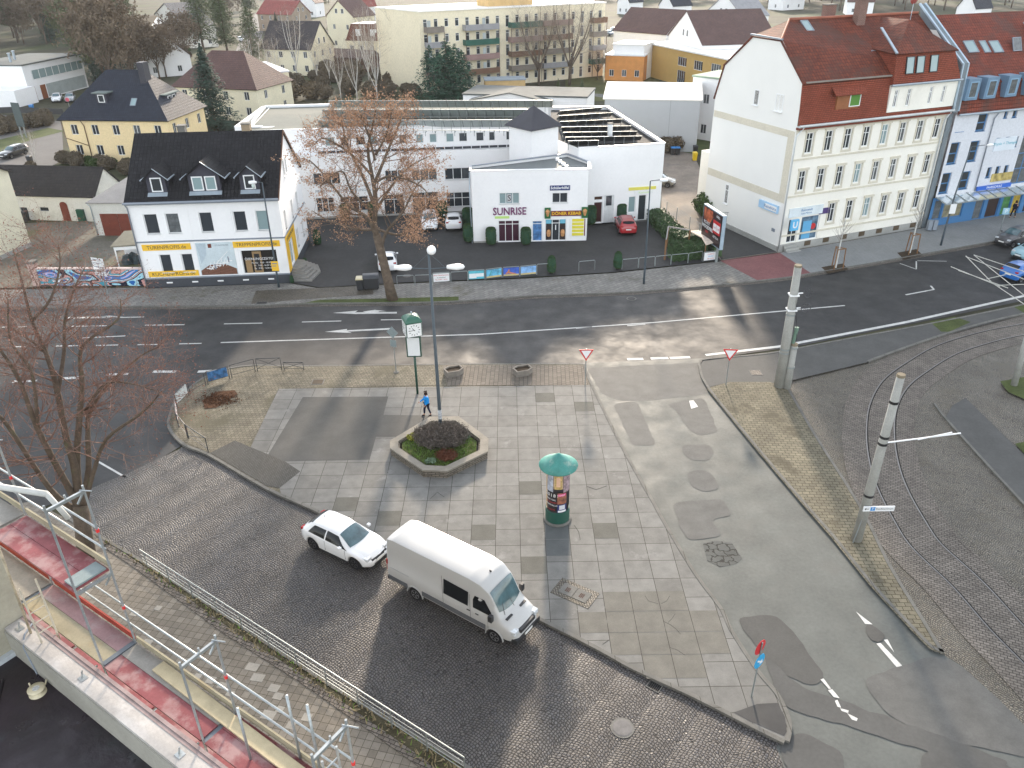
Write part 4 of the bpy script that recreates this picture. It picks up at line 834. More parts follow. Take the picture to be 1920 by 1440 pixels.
o = panel(T2, p2, (q, q2, .55, 2.35), WHITE, -.06, -.002, 'menu_board'); yl = paint('menu_yellow', (.70, .62, .05))
for k in range(5): panel(o, p2, (q+.25, q2-.18, .62+.35*k, .90+.35*k), yl, -.07, -.061, 'menu_strip')
panel(o, p2, (q2-.14, q2-.04, .6, 2.3), paint('maroon', ()), -.07, -.061, 'menu_edge')
mb = MB(); p2.box(mb, 0, dr[0][0]-.05, 0, .25, -.04, -.003); mb.build('plinth', greybase, T2); lathe_pipe(T2, [(-.15, .3, 6.9), (-.2, -.05, 4.6), (-.12, -.1, .1)], .05)
# right-hand block with the dark solar rows
F3 = Fr((1112.7, 421), (1236.5, 412.5)); T3 = F3.thing('solar_roof_block', 'tall plain white block with dark roof solar rows, white chimney and yellow fascia sign', 'building')
p3 = Pl(F3); hb = p3.px(1247, 269)[1]; W3 = p3.px(1247, 269)[0]
xl = p3.px(1085, 276)[0]
d1 = p3.rect(1112, 420, 1130, 385); d1 = (d1[0], d1[1], .15, 2.35); tr_ = (d1[0], d1[1], 2.5, 2.95); d2 = (d1[1]+.15, d1[1]+1.2, .1, 3.0)
d3 = p3.rect(1177, 404, 1192, 377); d3 = (d3[0], d3[1], 1.0, 2.7); d4 = p3.rect(1195, 409, 1212, 377); d4 = (d4[0], d4[1], .1, 2.8)
mb = MB(); p3.facade(mb, xl, W3, 0, hb, [d1, tr_, d2, d3, d4])
bk = [F3.L(1140, 200, hb), F3.L(1033, 201, hb), F3.L(1036, 258, hb)]
mb.poly([(W3, 0, 0), (bk[0].x, bk[0].y, 0), (bk[0].x, bk[0].y, hb), (W3, 0, hb)])
mb.poly([(xl, 0, 0), (xl, 0, hb), (bk[2].x, bk[2].y, hb), (bk[2].x, bk[2].y, 0)]); mb.poly([(bk[1].x, bk[1].y, 0), (bk[1].x, bk[1].y, hb), (bk[0].x, bk[0].y, hb), (bk[0].x, bk[0].y, 0)])
mb.build('wall', wallW, T3)
mb = MB(); mb.poly([(xl, 0, hb-.35), (W3, 0, hb-.35), (bk[0].x, bk[0].y, hb-.35), (bk[1].x, bk[1].y, hb-.35), (bk[2].x, bk[2].y, hb-.35)]); mb.build('roof', mat('dark_bitumen_roof', (.05, .05, .05), .9, var=.15, scale=.4), T3)
mb = MB(); mb.bar((xl, .1, hb+.03), (W3, .1, hb+.03), .3, .06); mb.bar((W3-.1, 0, hb+.04), (bk[0].x-.1, bk[0].y, hb+.04), .35, .1); mb.bar((bk[1].x, bk[1].y, hb+.03), (bk[0].x, bk[0].y, hb+.03), .3, .08); mb.build('parapet_cap', WHITE, T3)
window(T3, p3, d1, 1, glass=paint('dark_red_door', (.045, .012, .012), .3), name='entrance_door'); window(T3, p3, tr_, 1, glass=paint('brown_glass', (.06, .03, .02), .2)); window(T3, p3, d3, 1, glass=GL3); window(T3, p3, d4, 1, glass=GLASS, name='glass_door')
o = panel(T3, p3, d2, mat('offwhite_door', (.62, .64, .64), .6), .05, .1, 'side_door'); panel(o, p3, (d2[0]+.2, d2[1]-.25, 1.9, 2.9), GLASS, .03, .049, 'door_glass')
r = p3.rect(1178, 366, 1229, 360); o = panel(T3, p3, (r[0], r[1], 3.35, 3.65), paint('fascia_yellow', (.72, .66, .12)), -.08); panel(T3, p3, (r[0]+.6, r[1]-.3, 2.9, 3.25), WHITE, -.05, -.003, 'shop_sign')
txt(T3, 'Kosmetik', p3, (r[0]+r[1])/2+.2, 3.07, .3, paint('lime', ()), -.055)
mb = MB(); p3.box(mb, d1[0]-.3, d2[1]+.1, 0, .1, -.5, 0); p3.box(mb, d3[0]-.2, W3-.2, 0, .12, -.4, 0); mb.build('doorstep', conc, T3)
dk = mat('dark_panel', ())
for i, (a, b, va, vb) in enumerate([(1050, 1130, 208, 201), (1048, 1150, 217, 211), (1050, 1168, 228, 223), (1053, 1184, 238, 236), (1056, 1195, 248, 246), (1060, 1204, 257, 255), (1066, 1123, 264, 263)]):
    P_ = F3.L(a, va, hb+.5); Q_ = F3.L(b, vb, hb+.5); solar_row(T3, (P_.x, P_.y), (Q_.x, Q_.y), hb+.5, .6, 1.0, back=dk, legs=1.0, fr_=.04)
q = F3.L(1143, 262, hb-.3); chimney(T3, q.x, q.y, hb-.35, hb+1.3, .22, .22, WHITE)
# ---- large corner building (right) with red mansard
F = Fr((1457, 473), (1725, 427)); T = F.thing('apartment_house', 'cream four-storey corner house with red mansard roof and plain white gable wall', 'house')
pf = Pl(F); W = F.L_; ZE = 11.45; Dp = 12.0
def grid(pl, bl0, tr0, bl1, tr1, n):
    a0, z0 = pl.px(*bl0); b0, z1 = pl.px(*tr0); a1, _ = pl.px(*bl1); b1, _ = pl.px(*tr1); wd = ((b0-a0)+(b1-a1))/2; c0 = (a0+b0)/2; c1 = (a1+b1)/2
    return [(c0+(c1-c0)*i/(n-1)-wd/2, c0+(c1-c0)*i/(n-1)+wd/2, z0, z1) for i in range(n)]
g1 = grid(pf, (1507.7, 288.3), (1526.7, 248.3), (1745.7, 266.7), (1763.3, 230), 8)
g2 = grid(pf, (1494.3, 358.3), (1511.7, 320), (1727.3, 331.7), (1744, 296.7), 8)
g3 = grid(pf, (1550, 416.7), (1567.3, 380), (1709.3, 395), (1726, 361.7), 6)
def fixr(g, z0, z1): return [(a+.02, b-.02, z0, z1) for a, b, c, d in g]
z1a, z1b = g1[0][2], g1[0][3]; 
allw = [(a-.07, b+.07, c, d) for a, b, c, d in g1+g2+g3]
shop = (pf.px(1497, 450)[0], pf.px(1530, 450)[0], .75, 3.1); sdoor = (pf.px(1475, 455)[0]-.1, pf.px(1494, 452)[0]-.15, .75, 3.0)
mb = MB(); pf.facade(mb, 0, W, 0, ZE, allw+[shop, sdoor], .2); mb.build('wall', wallC, T)
# gable wall
gp = [(0, 12.6, 0), (0, 0, 0), (0, 0, ZE), (0, .05, 14.9), (0, 3.44, 18.05), (0, 7.5, 18.15), (0, 11.2, 15.2), (0, 12.0, 12.1), (0, 12.6, 12.0)]
gp = [(0, 12.1, 0), (0, 0, 0), (0, -.02, ZE), (0, .05, 14.9), (0, 3.44, 18.05), (0, 7.5, 18.1), (0, 11.2, 15.2), (0, 12.1, 12.1)]
gm_ = mat('gable_render', (.77, .765, .73), .9, fine=.0, var=.03, scale=.2, stain=((.80, .78, .73), .4, .15, .56))
for g_ in (gp, [(W, y, z) for x, y, z in gp[::-1]]): mb = MB(); mb.poly(g_); mb.build('gable_wall', gm_, T)
pg = Pl(F, 0, 12.1, 270)
def gz(y): return 12.1-y
mb = MB(); pg.box(mb, .1, 12.0, 10.35, 10.95, -.03, -.003); pg.box(mb, .1, 12.0, 4.6, 5.3, -.03, -.003); pg.box(mb, 11.2, 12.0, 5.3, 10.35, -.03, -.003); mb.build('plaster_band', beige, T)
mb = MB(); mb.box(-.12, 0, 0, 12.1, 0, .55); mb.box(0, W, -.1, 0, 0, .7); mb.build('plinth', greybase, T)
for q in [(1412, 196, 1425, 169), (1452, 207, 1471, 178)]:
    window(T, pg, pg.rect(*q), 1 if q[0] < 1430 else 2, (), proud=.03, sill=True)
window(T, pg, pg.rect(1357, 380, 1368, 347), 1, (.7,), proud=.03, sill=True)
mb = MB(); y_ = 12.1; mb.box(1.0, 2.2, y_, y_+1.4, 0, 10.2); mb.box(.6, 3, y_+.0, y_+2.2, 0, 6.5); mb.build('rear_annex', wallC, T)
# sign on the gable
r = pg.rect(1425, 380, 1462, 385); a = pg.px(1425, 383)[0]; b = pg.px(1461, 390)[0]
z_ = pg.px(1443, 387)[1]; o = panel(T, pg, (a, b, z_-.35, z_+.35), paint('light_blue_sign', (.35, .55, .75)), -.18, -.003); o2 = panel(o, pg, (a+.9, b-.12, z_-.24, z_+.24), WHITE, -.2, -.181); txt(o2, 'Reisebüro', pg, (a+b)/2+.35, z_, .42, blueP, -.205)
panel(T, pg, (pg.px(1447, 432)[0], pg.px(1453, 432)[0], pg.px(1450, 434)[1], pg.px(1450, 430)[1]+.1), grey_tr, -.06, -.003, 'meter_box')
# windows with surrounds
for a, b, c, d in allw:
    sur = MB()
    for q in ((a-.14, a-.0, c-.08, d+.1), (b+.0, b+.14, c-.08, d+.1), (a-.2, b+.2, d+.1, d+.28), (a-.18, b+.18, c-.26, c-.08)): pf.box(sur, *q, -.06 if q[2] < d else -.14, -.002)
    sur.build('window_surround', beige, T)
for i, r in enumerate(allw): window(T, pf, r, 2, (.68,), d=.10, fwid=.065, glass=[GLASS, GLASS, GL2, GLASS, GL2, GLASS, GL3][i*5 % 7])
mb = MB()
for z in (g1[0][2]-.55, g2[0][2]-.55, g3[0][2]-.75): pf.box(mb, 0, W, z, z+.16, -.07, -.002)
pf.box(mb, 0, W, ZE-.5, ZE-.3, -.1, -.002); mb.build('string_course', beige, T)
mb = MB()
for k in range(7): a = 3.0+2.2*k; pf.box(mb, a, a+.7, .25, .7, -.14, -.101)
mb.build('cellar_window', mat('cellar_dark', (.10, .075, .05), .9), T)
window(T, pf, shop, 1, glass=mat('travel_poster_glass', (.10, .16, .22), .2, var=.8, scale=1.4), fwid=.09, name='shop_window'); window(T, pf, sdoor, 2, glass=GLASS, name='shop_door')
o = panel(T, pf, (shop[0]+.3, shop[0]+1.3, .9, 2.6), paint('travel_poster', (.12, .38, .62)), .06, .09, 'poster'); mb = MB(); mb.lathe([(0, 0), (.3, 0), (.3, .02), (0, .02)], 14, tuple(pf.p(shop[1]-.6, 2.0, .07)), 'y'); mb.build('poster', paint('poster_red', (.5, .03, .03)), T)
o = panel(T, pf, (sdoor[0]-.2, shop[1]+.1, 3.2, 4.05), mat('shop_fascia', (.62, .68, .70), .6), -.08, -.003); txt(o, 'Reisewelt', pf, (sdoor[0]+shop[1])/2, 3.75, .34, blueP, -.085); txt(o, 'Last Minute', pf, (sdoor[0]+shop[1])/2, 3.45, .26, blueP, -.085)
a = pf.px(1455+84, 396)[0]; o = panel(T, pf, (a-.2, a+1.0, 3.1, 3.65), paint('purple_sign', (.08, .05, .16)), -.06, -.003)
mb = MB(); mb.box(.15, 1.0, -1.15, -.95, 2.35, 3.35); o = mb.build('hanging_sign', paint('sky_blue', (.12, .45, .75)), T); txt(o, 'U', Pl(F, 0, -1.15), .58, 2.85, .8, WHITE, -.01, bold=.03)
mb = MB(); [mb.box(.5, 2.0, -.9+.3*k, -.1, 0, .2+.2*k) for k in range(3)]; mb.build('entrance_steps', greybase, T)
lathe_pipe(T, [(.5, -.45, ZE), (-.02, -.15, ZE-.9), (-.02, -.15, .2)], .07, mat('pale_pipe', (.55, .58, .58), .5, metal=.2)); lathe_pipe(T, [(W-.1, -.45, ZE), (W-.35, -.12, ZE-.9), (W-.35, -.12, .2)], .07, mat('pale_pipe', ()))
# roof: steep lower tier, upper slope to the ridge
KN = 14.95; RZ = 19.35; RY = 6.0
xa, xb = 9.6, W-.1
mb = MB(); slab(mb, [(-.05, -.28, ZE+.05), (xa+.2, -.28, ZE+.05), (xa+.2, .0, KN), (-.05, .0, KN)], .12); slab(mb, [(xa, -.28, ZE+.05), (W, -.28, ZE+.05), (W, -.2, ZE+.45), (xa, -.2, ZE+.45)], .1); mb.build('mansard_tiles', redshing, T)
mb = MB()
slab(mb, [(-.1, -.15, KN-.05), (W, -.15, KN-.05), (W, RY, RZ), (2.6, RY, RZ), (-.1, 3.44, 18.0)], .15)
slab(mb, [(W, 12.3, 15.1), (-.1, 11.3, 15.2), (-.1, 7.5, 18.05), (2.6, RY, RZ+.004), (W, RY, RZ+.004)], .15)
slab(mb, [(-.1, 7.5, 18.05), (-.1, 3.44, 18.0), (2.6, RY, RZ)], .12)
slab(mb, [(W, 12.3, 12.0), (-.1, 12.3, 12.0), (-.1, 11.2, 15.2), (W, 11.2, 15.2)], .12)
mb.build('roof', redtile, T)
mb = MB(); mb.tube([(-.1, -.5, ZE+.02), (W+.1, -.5, ZE+.02)], .11, 8); mb.box(0, W, -.42, .0, ZE-.12, ZE+.0); mb.build('gutter', mat('pale_pipe', ()), T)
mb = MB(); mb.box(-.08, W, -.42, -.02, ZE-.3, ZE-.125); mb.build('eaves_board', redwood, T)
mb = MB(); mb.box(.2, xa, -.2, -.05, KN-.02, KN+.1); mb.build('knee_flashing', mat('moss_grey', (.24, .21, .18), .9), T)
mb = MB(); mb.bar((-.12, 3.3, 18.1), (-.12, 7.6, 18.2), .22, .12); mb.build('hip_flashing', grey_tr, T)
mb = MB(); mb.tube([(2.6, RY, RZ+.06), (W, RY, RZ+.06)], .12, 6); mb.tube([(-.1, 3.44, 18.1), (2.6, RY, RZ+.05)], .1, 6); mb.build('ridge_tiles', mat('ridge_red', (.30, .11, .07), .7, var=.2), T)
n1 = Vector((0, -(RZ-KN), RY+.15)); ud1 = Vector((0, RY+.15, RZ-KN))
def onroof(u, v, y0=-.15, z0=KN, k=(RZ-KN)/(RY+.15)):
    # intersect ray with the front slope
    f = F; d = ray(u, v); dl = Vector((Vector((d.x, d.y)).dot(f.ux), Vector((d.x, d.y)).dot(f.uy), d.z)); o = Vector(((-f.o).dot(f.ux), (-f.o).dot(f.uy), CAM_H))
    t = (z0+k*(o.y-y0)-o.z)/(dl.z-k*dl.y); return o+dl*t
for u, v, w_, h_, m_ in [(1513, 49, .85, 1.35, GL3), (1621, 108, 1.2, 1.5, GL3), (1645, 105, .8, 1.3, GL3)]: skylight(T, onroof(u, v), n1, ud1, w_, h_, m_)
for u, v in ((1528, 107), (1571, 106)): skylight(T, onroof(u, v), n1, ud1, .55, .45, mat('roof_hatch', (.4, .42, .4), .5))
q = onroof(1612, 45); chimney(T, q.x, q.y+.2, q.z-.5, q.z+2.0, .45, .35); chimney(T, 8.2, 7.4, 17.4, 20.3, .55, .3)
# small window in the steep tier
o = panel(T, pf, (pf.px(1562, 205)[0], pf.px(1604, 200)[0], 12.55, 13.85), mat('brown_shutter', (.27, .11, .05), .7), -.30, -.05, 'dormer_box'); a = pf.px(1586, 200)[0]
window(o, Pl(F, 0, -.32), (a, a+1.2, 12.7, 13.75), 1, proud=.03, glass=paint('green_blind', (.08, .22, .03), .4)); mb = MB(); slab(mb, [(a-2.0, -.75, 13.8), (a+1.45, -.75, 13.8), (a+1.45, -.0, 14.5), (a-2.0, -.0, 14.5)], .08); mb.build('dormer_roof', redshing, o)
# white attic storey with its own mansard
ZA = 14.15; pa_ = Pl(F, 0, -.32); aw = [pa_.rect(*q) for q in [(1673, 200, 1687, 168), (1697, 198, 1711, 167), (1738, 195, 1752, 163), (1762, 193, 1776, 161)]]
aw = [(a, b, 12.25, 13.75) for a, b, c, d in aw]
mb = MB(); pa_.facade(mb, xa+.1, W-.05, ZE+.4, ZA, aw); mb.poly([(xa+.1, -.32, ZE+.4), (xa+.1, -.32, ZA), (xa+.1, .3, ZA), (xa+.1, .3, ZE+.4)]); mb.build('attic_wall', wallC, T)
for r in aw: window(T, pa_, r, 2, (.7,), fwid=.08, glass=GLASS)
mb = MB(); mb.tube([(xa-.2, -.6, ZA+.05), (W+.1, -.6, ZA+.05)], .09, 8); mb.box(xa-.1, W, -.6, -.33, ZA-.06, ZA+.0); mb.build('gutter', zinc, T)
zm = 16.8; slabM = MB(); slab(slabM, [(xa, -.5, ZA+.06), (W-.05, -.5, ZA+.06), (W-1.2, -.1, zm), (xa+.1, -.1, zm)], .12); slab(slabM, [(W-.05, -.5, ZA+.06), (W-.05, 1.5, ZA+.06), (W-1.2, 2.5, zm), (W-1.2, -.1, zm)], .1)
slabM.poly([(xa+.02, -.4, ZA+.06), (xa+.1, -.1, zm), (xa+.1, 3, zm), (xa+.02, 3, ZA+.06)]); slabM.build('attic_mansard', redshing, T)
ap = Vector((xa+3.6, 2.6, 19.2)); mb = MB(); q = [(xa-.15, -.35, zm-.05), (W-1.0, -.35, zm-.05), (W-.9, 5.6, zm+.4), (xa-.15, 5.6, zm+.4)]
a2 = Vector((xa+3.6, 6.0, 19.25)); slab(mb, [q[0], q[1], ap], .12); slab(mb, [q[1], q[2], a2, ap], .12); slab(mb, [q[3], q[0], ap, a2], .12); mb.build('attic_roof', redtile, T)
mb = MB(); mb.bar(Vector(q[0])+Vector((0, 0, .08)), Vector((xa+.9, 3.0, 18.6)), .22, .1); mb.build('valley_flashing', zinc, T)
n2 = Vector((0, -(zm-ZA), .4)); ud2 = Vector((0, .4, zm-ZA))
for u, w_ in ((1709, .95), (1728, .95), (1753, .95)):
    a = Pl(F, 0, -.35).px(u, 113)[0]; skylight(T, Vector((a, -.28, 15.75)), n2, ud2, w_, 1.45, GL3, black)
# dish
q = onroof(1706, 40); mb = MB(); mb.tube([q, q+Vector((0, 0, 1.9))], .03, 6); o = mb.build('dish_mast', zinc, T)
mb = MB(); mb.lathe([(0, 0), (.25, .03), (.42, .1), (.45, .14)], 18, (0, 0, 0), 'y', False); d_ = mb.build('satellite_dish', mat('rust_red_dish', (.25, .06, .05), .6), o, True); d_.location = q+Vector((0, -.1, 1.9))
# fire wall flashing between the houses
mb = MB(); mb.box(W+.02, W+.62, -.15, 12, 0, ZE+.6); mb.add([(W+.02, -.5, ZE-.2), (W+.62, -.5, ZE-.2), (W+.62, -.35, KN+.6), (W+.02, -.35, KN+.6), (W+.62, RY, RZ+.8), (W+.02, RY, RZ+.8), (W+.02, 3, ZE), (W+.62, 3, ZE)], [(0, 1, 2, 3), (3, 2, 4, 5), (1, 7, 4, 2), (0, 3, 5, 6)]); mb.build('party_wall', mat('blue_grey_render', (.17, .20, .22), .8, var=.08), T)
mb = MB()
for x in (W-.0, W+.66): mb.bar((x, -.3, KN+.55), (x, RY, RZ+.82), .2, .14); mb.bar((x, -.5, ZE-.1), (x, -.34, KN+.6), .14, .14)
mb.build('parapet_flashing', mat('pale_blue_metal', (.38, .48, .56), .4, metal=.3), T)
# ---- blue and white commercial building at the right edge
F = Fr((1732, 428.5), (1925, 399)); T = F.thing('blue_front_building', 'pale building with blue shop fronts, glass canopy and red tiled roof at the right edge', 'building')
pf = Pl(F); W = 21.0; ZE = 11.0; palew = mat('pale_lilac_render', (.60, .62, .66), .85, var=.04, scale=.3)
cw = [pf.rect(*q) for q in [(1791, 248, 1815, 213), (1828, 247, 1855, 212), (1774, 309, 1802, 266), (1811, 304, 1839, 263), (1759, 364, 1786, 323), (1796, 356, 1822, 320)]]
sw = [pf.rect(*q) for q in [(1863, 279, 1877, 258), (1880, 278, 1895, 256), (1896, 276, 1911, 255), (1847, 334, 1861, 313), (1863, 332, 1877, 311), (1879, 330, 1893, 309), (1881, 222, 1892, 206), (1897, 221, 1910, 204)]]
gt = (pf.px(1893, 345)[0], pf.px(1893, 345)[0]+3.2, 3.4, 9.6)
hol = cw+sw+[gt]
mb = MB(); pf.facade(mb, .5, W, 3.05, ZE, hol, .2); mb.poly([(W, 0, 0), (W, 12, 0), (W, 12, ZE), (W, 0, ZE)]); mb.poly([(.5, 12, 0), (.5, 12, ZE), (W, 12, ZE), (W, 12, 0)]); mb.build('wall', palew, T)
for r in cw: window(T, pf, r, 1, (.48,), frame=blueP, fwid=.12, d=.14, sill=True, glass=GLASS)
for r in sw: window(T, pf, r, 1, (), frame=blueP, fwid=.1, d=.14, sill=True)
window(T, pf, gt, 3, (.25, .5, .75), frame=blueP, glass=GL2, name='stair_window', fwid=.1)
bw = [(.7, 1.8), (2.0, 4.6), (6.2, 7.4), (7.9, 9.6), (10.0, 11.2), (11.4, 12.6), (13.2, 14.2)]; bw = [(a, b, .75 if i < 2 else .12, 2.75) for i, (a, b) in enumerate(bw)]
mb = MB(); pf.facade(mb, .3, W, 0, 3.05, bw, .25); mb.build('shop_front', blueP, T)
shg = [GL2, mat('lit_display', (.22, .2, .13), .3, var=.6, scale=2), GL2, paint('dark_entrance', (.03, .015, .012), .4), mat('green_poster', (.06, .2, .06), .4, var=.5, scale=2), mat('yellow_poster', (.4, .28, .03), .4, var=.4, scale=2), GLASS]
for r, g in zip(bw, shg): window(T, pf, r, 1, (), frame=blueP, glass=g, name='shop_window', fwid=.08)
mb = MB(); pf.box(mb, 5.6, 10.2, 3.25, 3.65, -.2, -.003); o = mb.build('fascia_sign', paint('royal_blue', (.03, .12, .5)), T); txt(o, 'FAHRSCHULE', pf, 7.9, 3.45, .34, WHITE, -.205)
r = pf.rect(1852, 354, 1893, 340); mb = MB(); pf.box(mb, r[0], r[1], 3.95, 4.75, -.1, -.003); mb.build('sign_board', mat('ochre_board', (.42, .33, .12), .6, var=.5, scale=2), T)
r = pf.rect(1855, 305, 1898, 287); o = panel(T, pf, (r[0], r[1], 7.05, 8.3), paint('pale_sign', (.66, .72, .78)), -.06); txt(o, 'Physio + Therapie', pf, (r[0]+r[1])/2, 7.75, .42, paint('teal', (.1, .4, .5)), -.065)
glz = mat('canopy_glass', (.45, .55, .56), .15, var=.1, trans=.6)
mb = MB(); mb.add([pf.p(.4, 3.15, -.1), pf.p(W, 3.15, -.1), pf.p(W, 2.75, -1.5), pf.p(.4, 2.75, -1.5)], [(0, 1, 2, 3)]); o = mb.build('canopy', glz, T)
mb = MB()
for k in range(16): mb.bar(pf.p(.5+1.33*k, 3.18, -.05), pf.p(.5+1.33*k, 2.78, -1.55), .07)
mb.bar(pf.p(.4, 2.77, -1.52), pf.p(W, 2.77, -1.52), .08); mb.build('canopy_frame', mat('galvanised', ()), o)
mb = MB(); k_ = (19.3-13.6)/6.2
slab(mb, [(.6, -.25, ZE), (W, -.25, ZE), (W, .35, 13.7), (.6, .35, 13.7)], .12); slab(mb, [(.6, .2, 13.6), (W, .2, 13.6), (W, 6.3, 19.1), (.6, 6.3, 19.1)], .15); slab(mb, [(W, 12.6, 13.0), (.6, 12.6, 13.0), (.6, 6.3, 19.104), (W, 6.3, 19.104)], .15)
mb.build('roof', tiles('red_pantiles', (.22, .052, .03), (.16, .04, .026), h=.34, stain=((.10, .05, .04), .8, .3, .47), var=.2), T)
mb = MB(); mb.tube([(.5, -.42, ZE+.02), (W, -.42, ZE+.02)], .11, 8); mb.build('gutter', zinc, T)
lathe_pipe(T, [(5.6, -.4, ZE), (5.45, -.12, ZE-.7), (5.45, -.12, 3.3)], .06, grey_tr)
for u in (1827, 1861, 1900, 1938):
    a = Pl(F, 0, -.3).px(u, 150)[0]; t_ = MB(); t_.box(a-.75, a+.75, -.45, 1.2, 12.3, 14.2); d_ = t_.build('dormer', mat('blue_grey_metal', (.13, .22, .32), .5), T)
    window(d_, Pl(F, 0, -.45), (a-.5, a+.5, 12.5, 13.95), 1, (), proud=.04, frame=mat('steel_blue', (.2, .33, .46), .4), fwid=.1, glass=GL2)
n3 = Vector((0, -5.5, 6.1)); ud3 = Vector((0, 6.1, 5.5))
def onr(u, v):
    f = F; d = ray(u, v); dl = Vector((Vector((d.x, d.y)).dot(f.ux), Vector((d.x, d.y)).dot(f.uy), d.z)); o = Vector(((-f.o).dot(f.ux), (-f.o).dot(f.uy), CAM_H)); k = 5.5/6.1
    t = (13.6+k*(o.y-.2)-o.z)/(dl.z-k*dl.y); return o+dl*t
for u, w_ in ((1820, 1.3), (1846, .8), (1867, 1.2)): skylight(T, onr(u, 88), n3, ud3, w_, 1.4, GL3)
q = onr(1903, 88); skylight(T, q+Vector((0, -.1, .25)), Vector((0, -.9, .4)), Vector((0, .4, .9)), 1.1, 1.3, GL2)
mb = MB(); q = onr(1950, 60); mb.box(q.x-1.5, q.x+3, q.y-1.2, q.y+2.5, q.z-1.5, q.z+.9); mb.build('roof_dormer', zinc, T)
# ================================================================ vehicles
tyre_m = mat('tyre_rubber', (.018, .018, .02), .85, var=.2, scale=8)
rim_m = mat('wheel_rim', (.35, .36, .37), .35, var=.1, scale=5, metal=.8); rim_dk = paint('dark_rim', (.03, .03, .032), .4)
cglass = paint('car_glass', (.008, .010, .012), .12, spec=.3); wglass = mat('windscreen_glass', (.05, .10, .115), .06, var=.5, scale=1.8, spec=1.0)
trimb = paint('black_trim', (.02, .021, .023), .5); lampm = mat('headlamp_lens', (.55, .58, .6), .08, var=.3, scale=9, spec=1.0); tailm = paint('tail_lamp', (.32, .012, .012), .15); plate = paint('number_plate', (.75, .75, .72), .4); chrome = mat('chrome', (.6, .6, .62), .12, metal=1, var=.05)
def interp(tab, x):
    if x <= tab[0][0]: return tab[0][1:]
    for a, b in zip(tab, tab[1:]):
        if x <= b[0]:
            t = (x-a[0])/(b[0]-a[0]); t = t*t*(3-2*t)*.35+t*.65
            return [p+(q-p)*t for p, q in zip(a[1:], b[1:])]
    return tab[-1][1:]
def ringpts(S, x, axles, R_, bulge=.02):
    w, zb, zs, zt, wt = interp(S, x); a = 0
    for ax in axles:
        d = abs(x-ax)
        if d < R_: a = max(a, .30+math.sqrt(R_*R_-d*d))
    zb2 = max(zb, a); z3 = max(zb+(zs-zb)*.5, zb2+.03)
    return [(0, zb), (w*.80, zb), (w*.80, zb2 if a else zb+.02), (w*.975, zb2 if a else zb+.10), (w, z3), (w*.99, max(zs-.05, z3+.02)), (w*.955, max(zs, z3+.03)), ((w*.955+wt)/2+bulge, (zs+zt)/2), (wt, zt-.05), (wt*.86, zt-.008), (wt*.5, zt+.02), (0, zt+.03)]
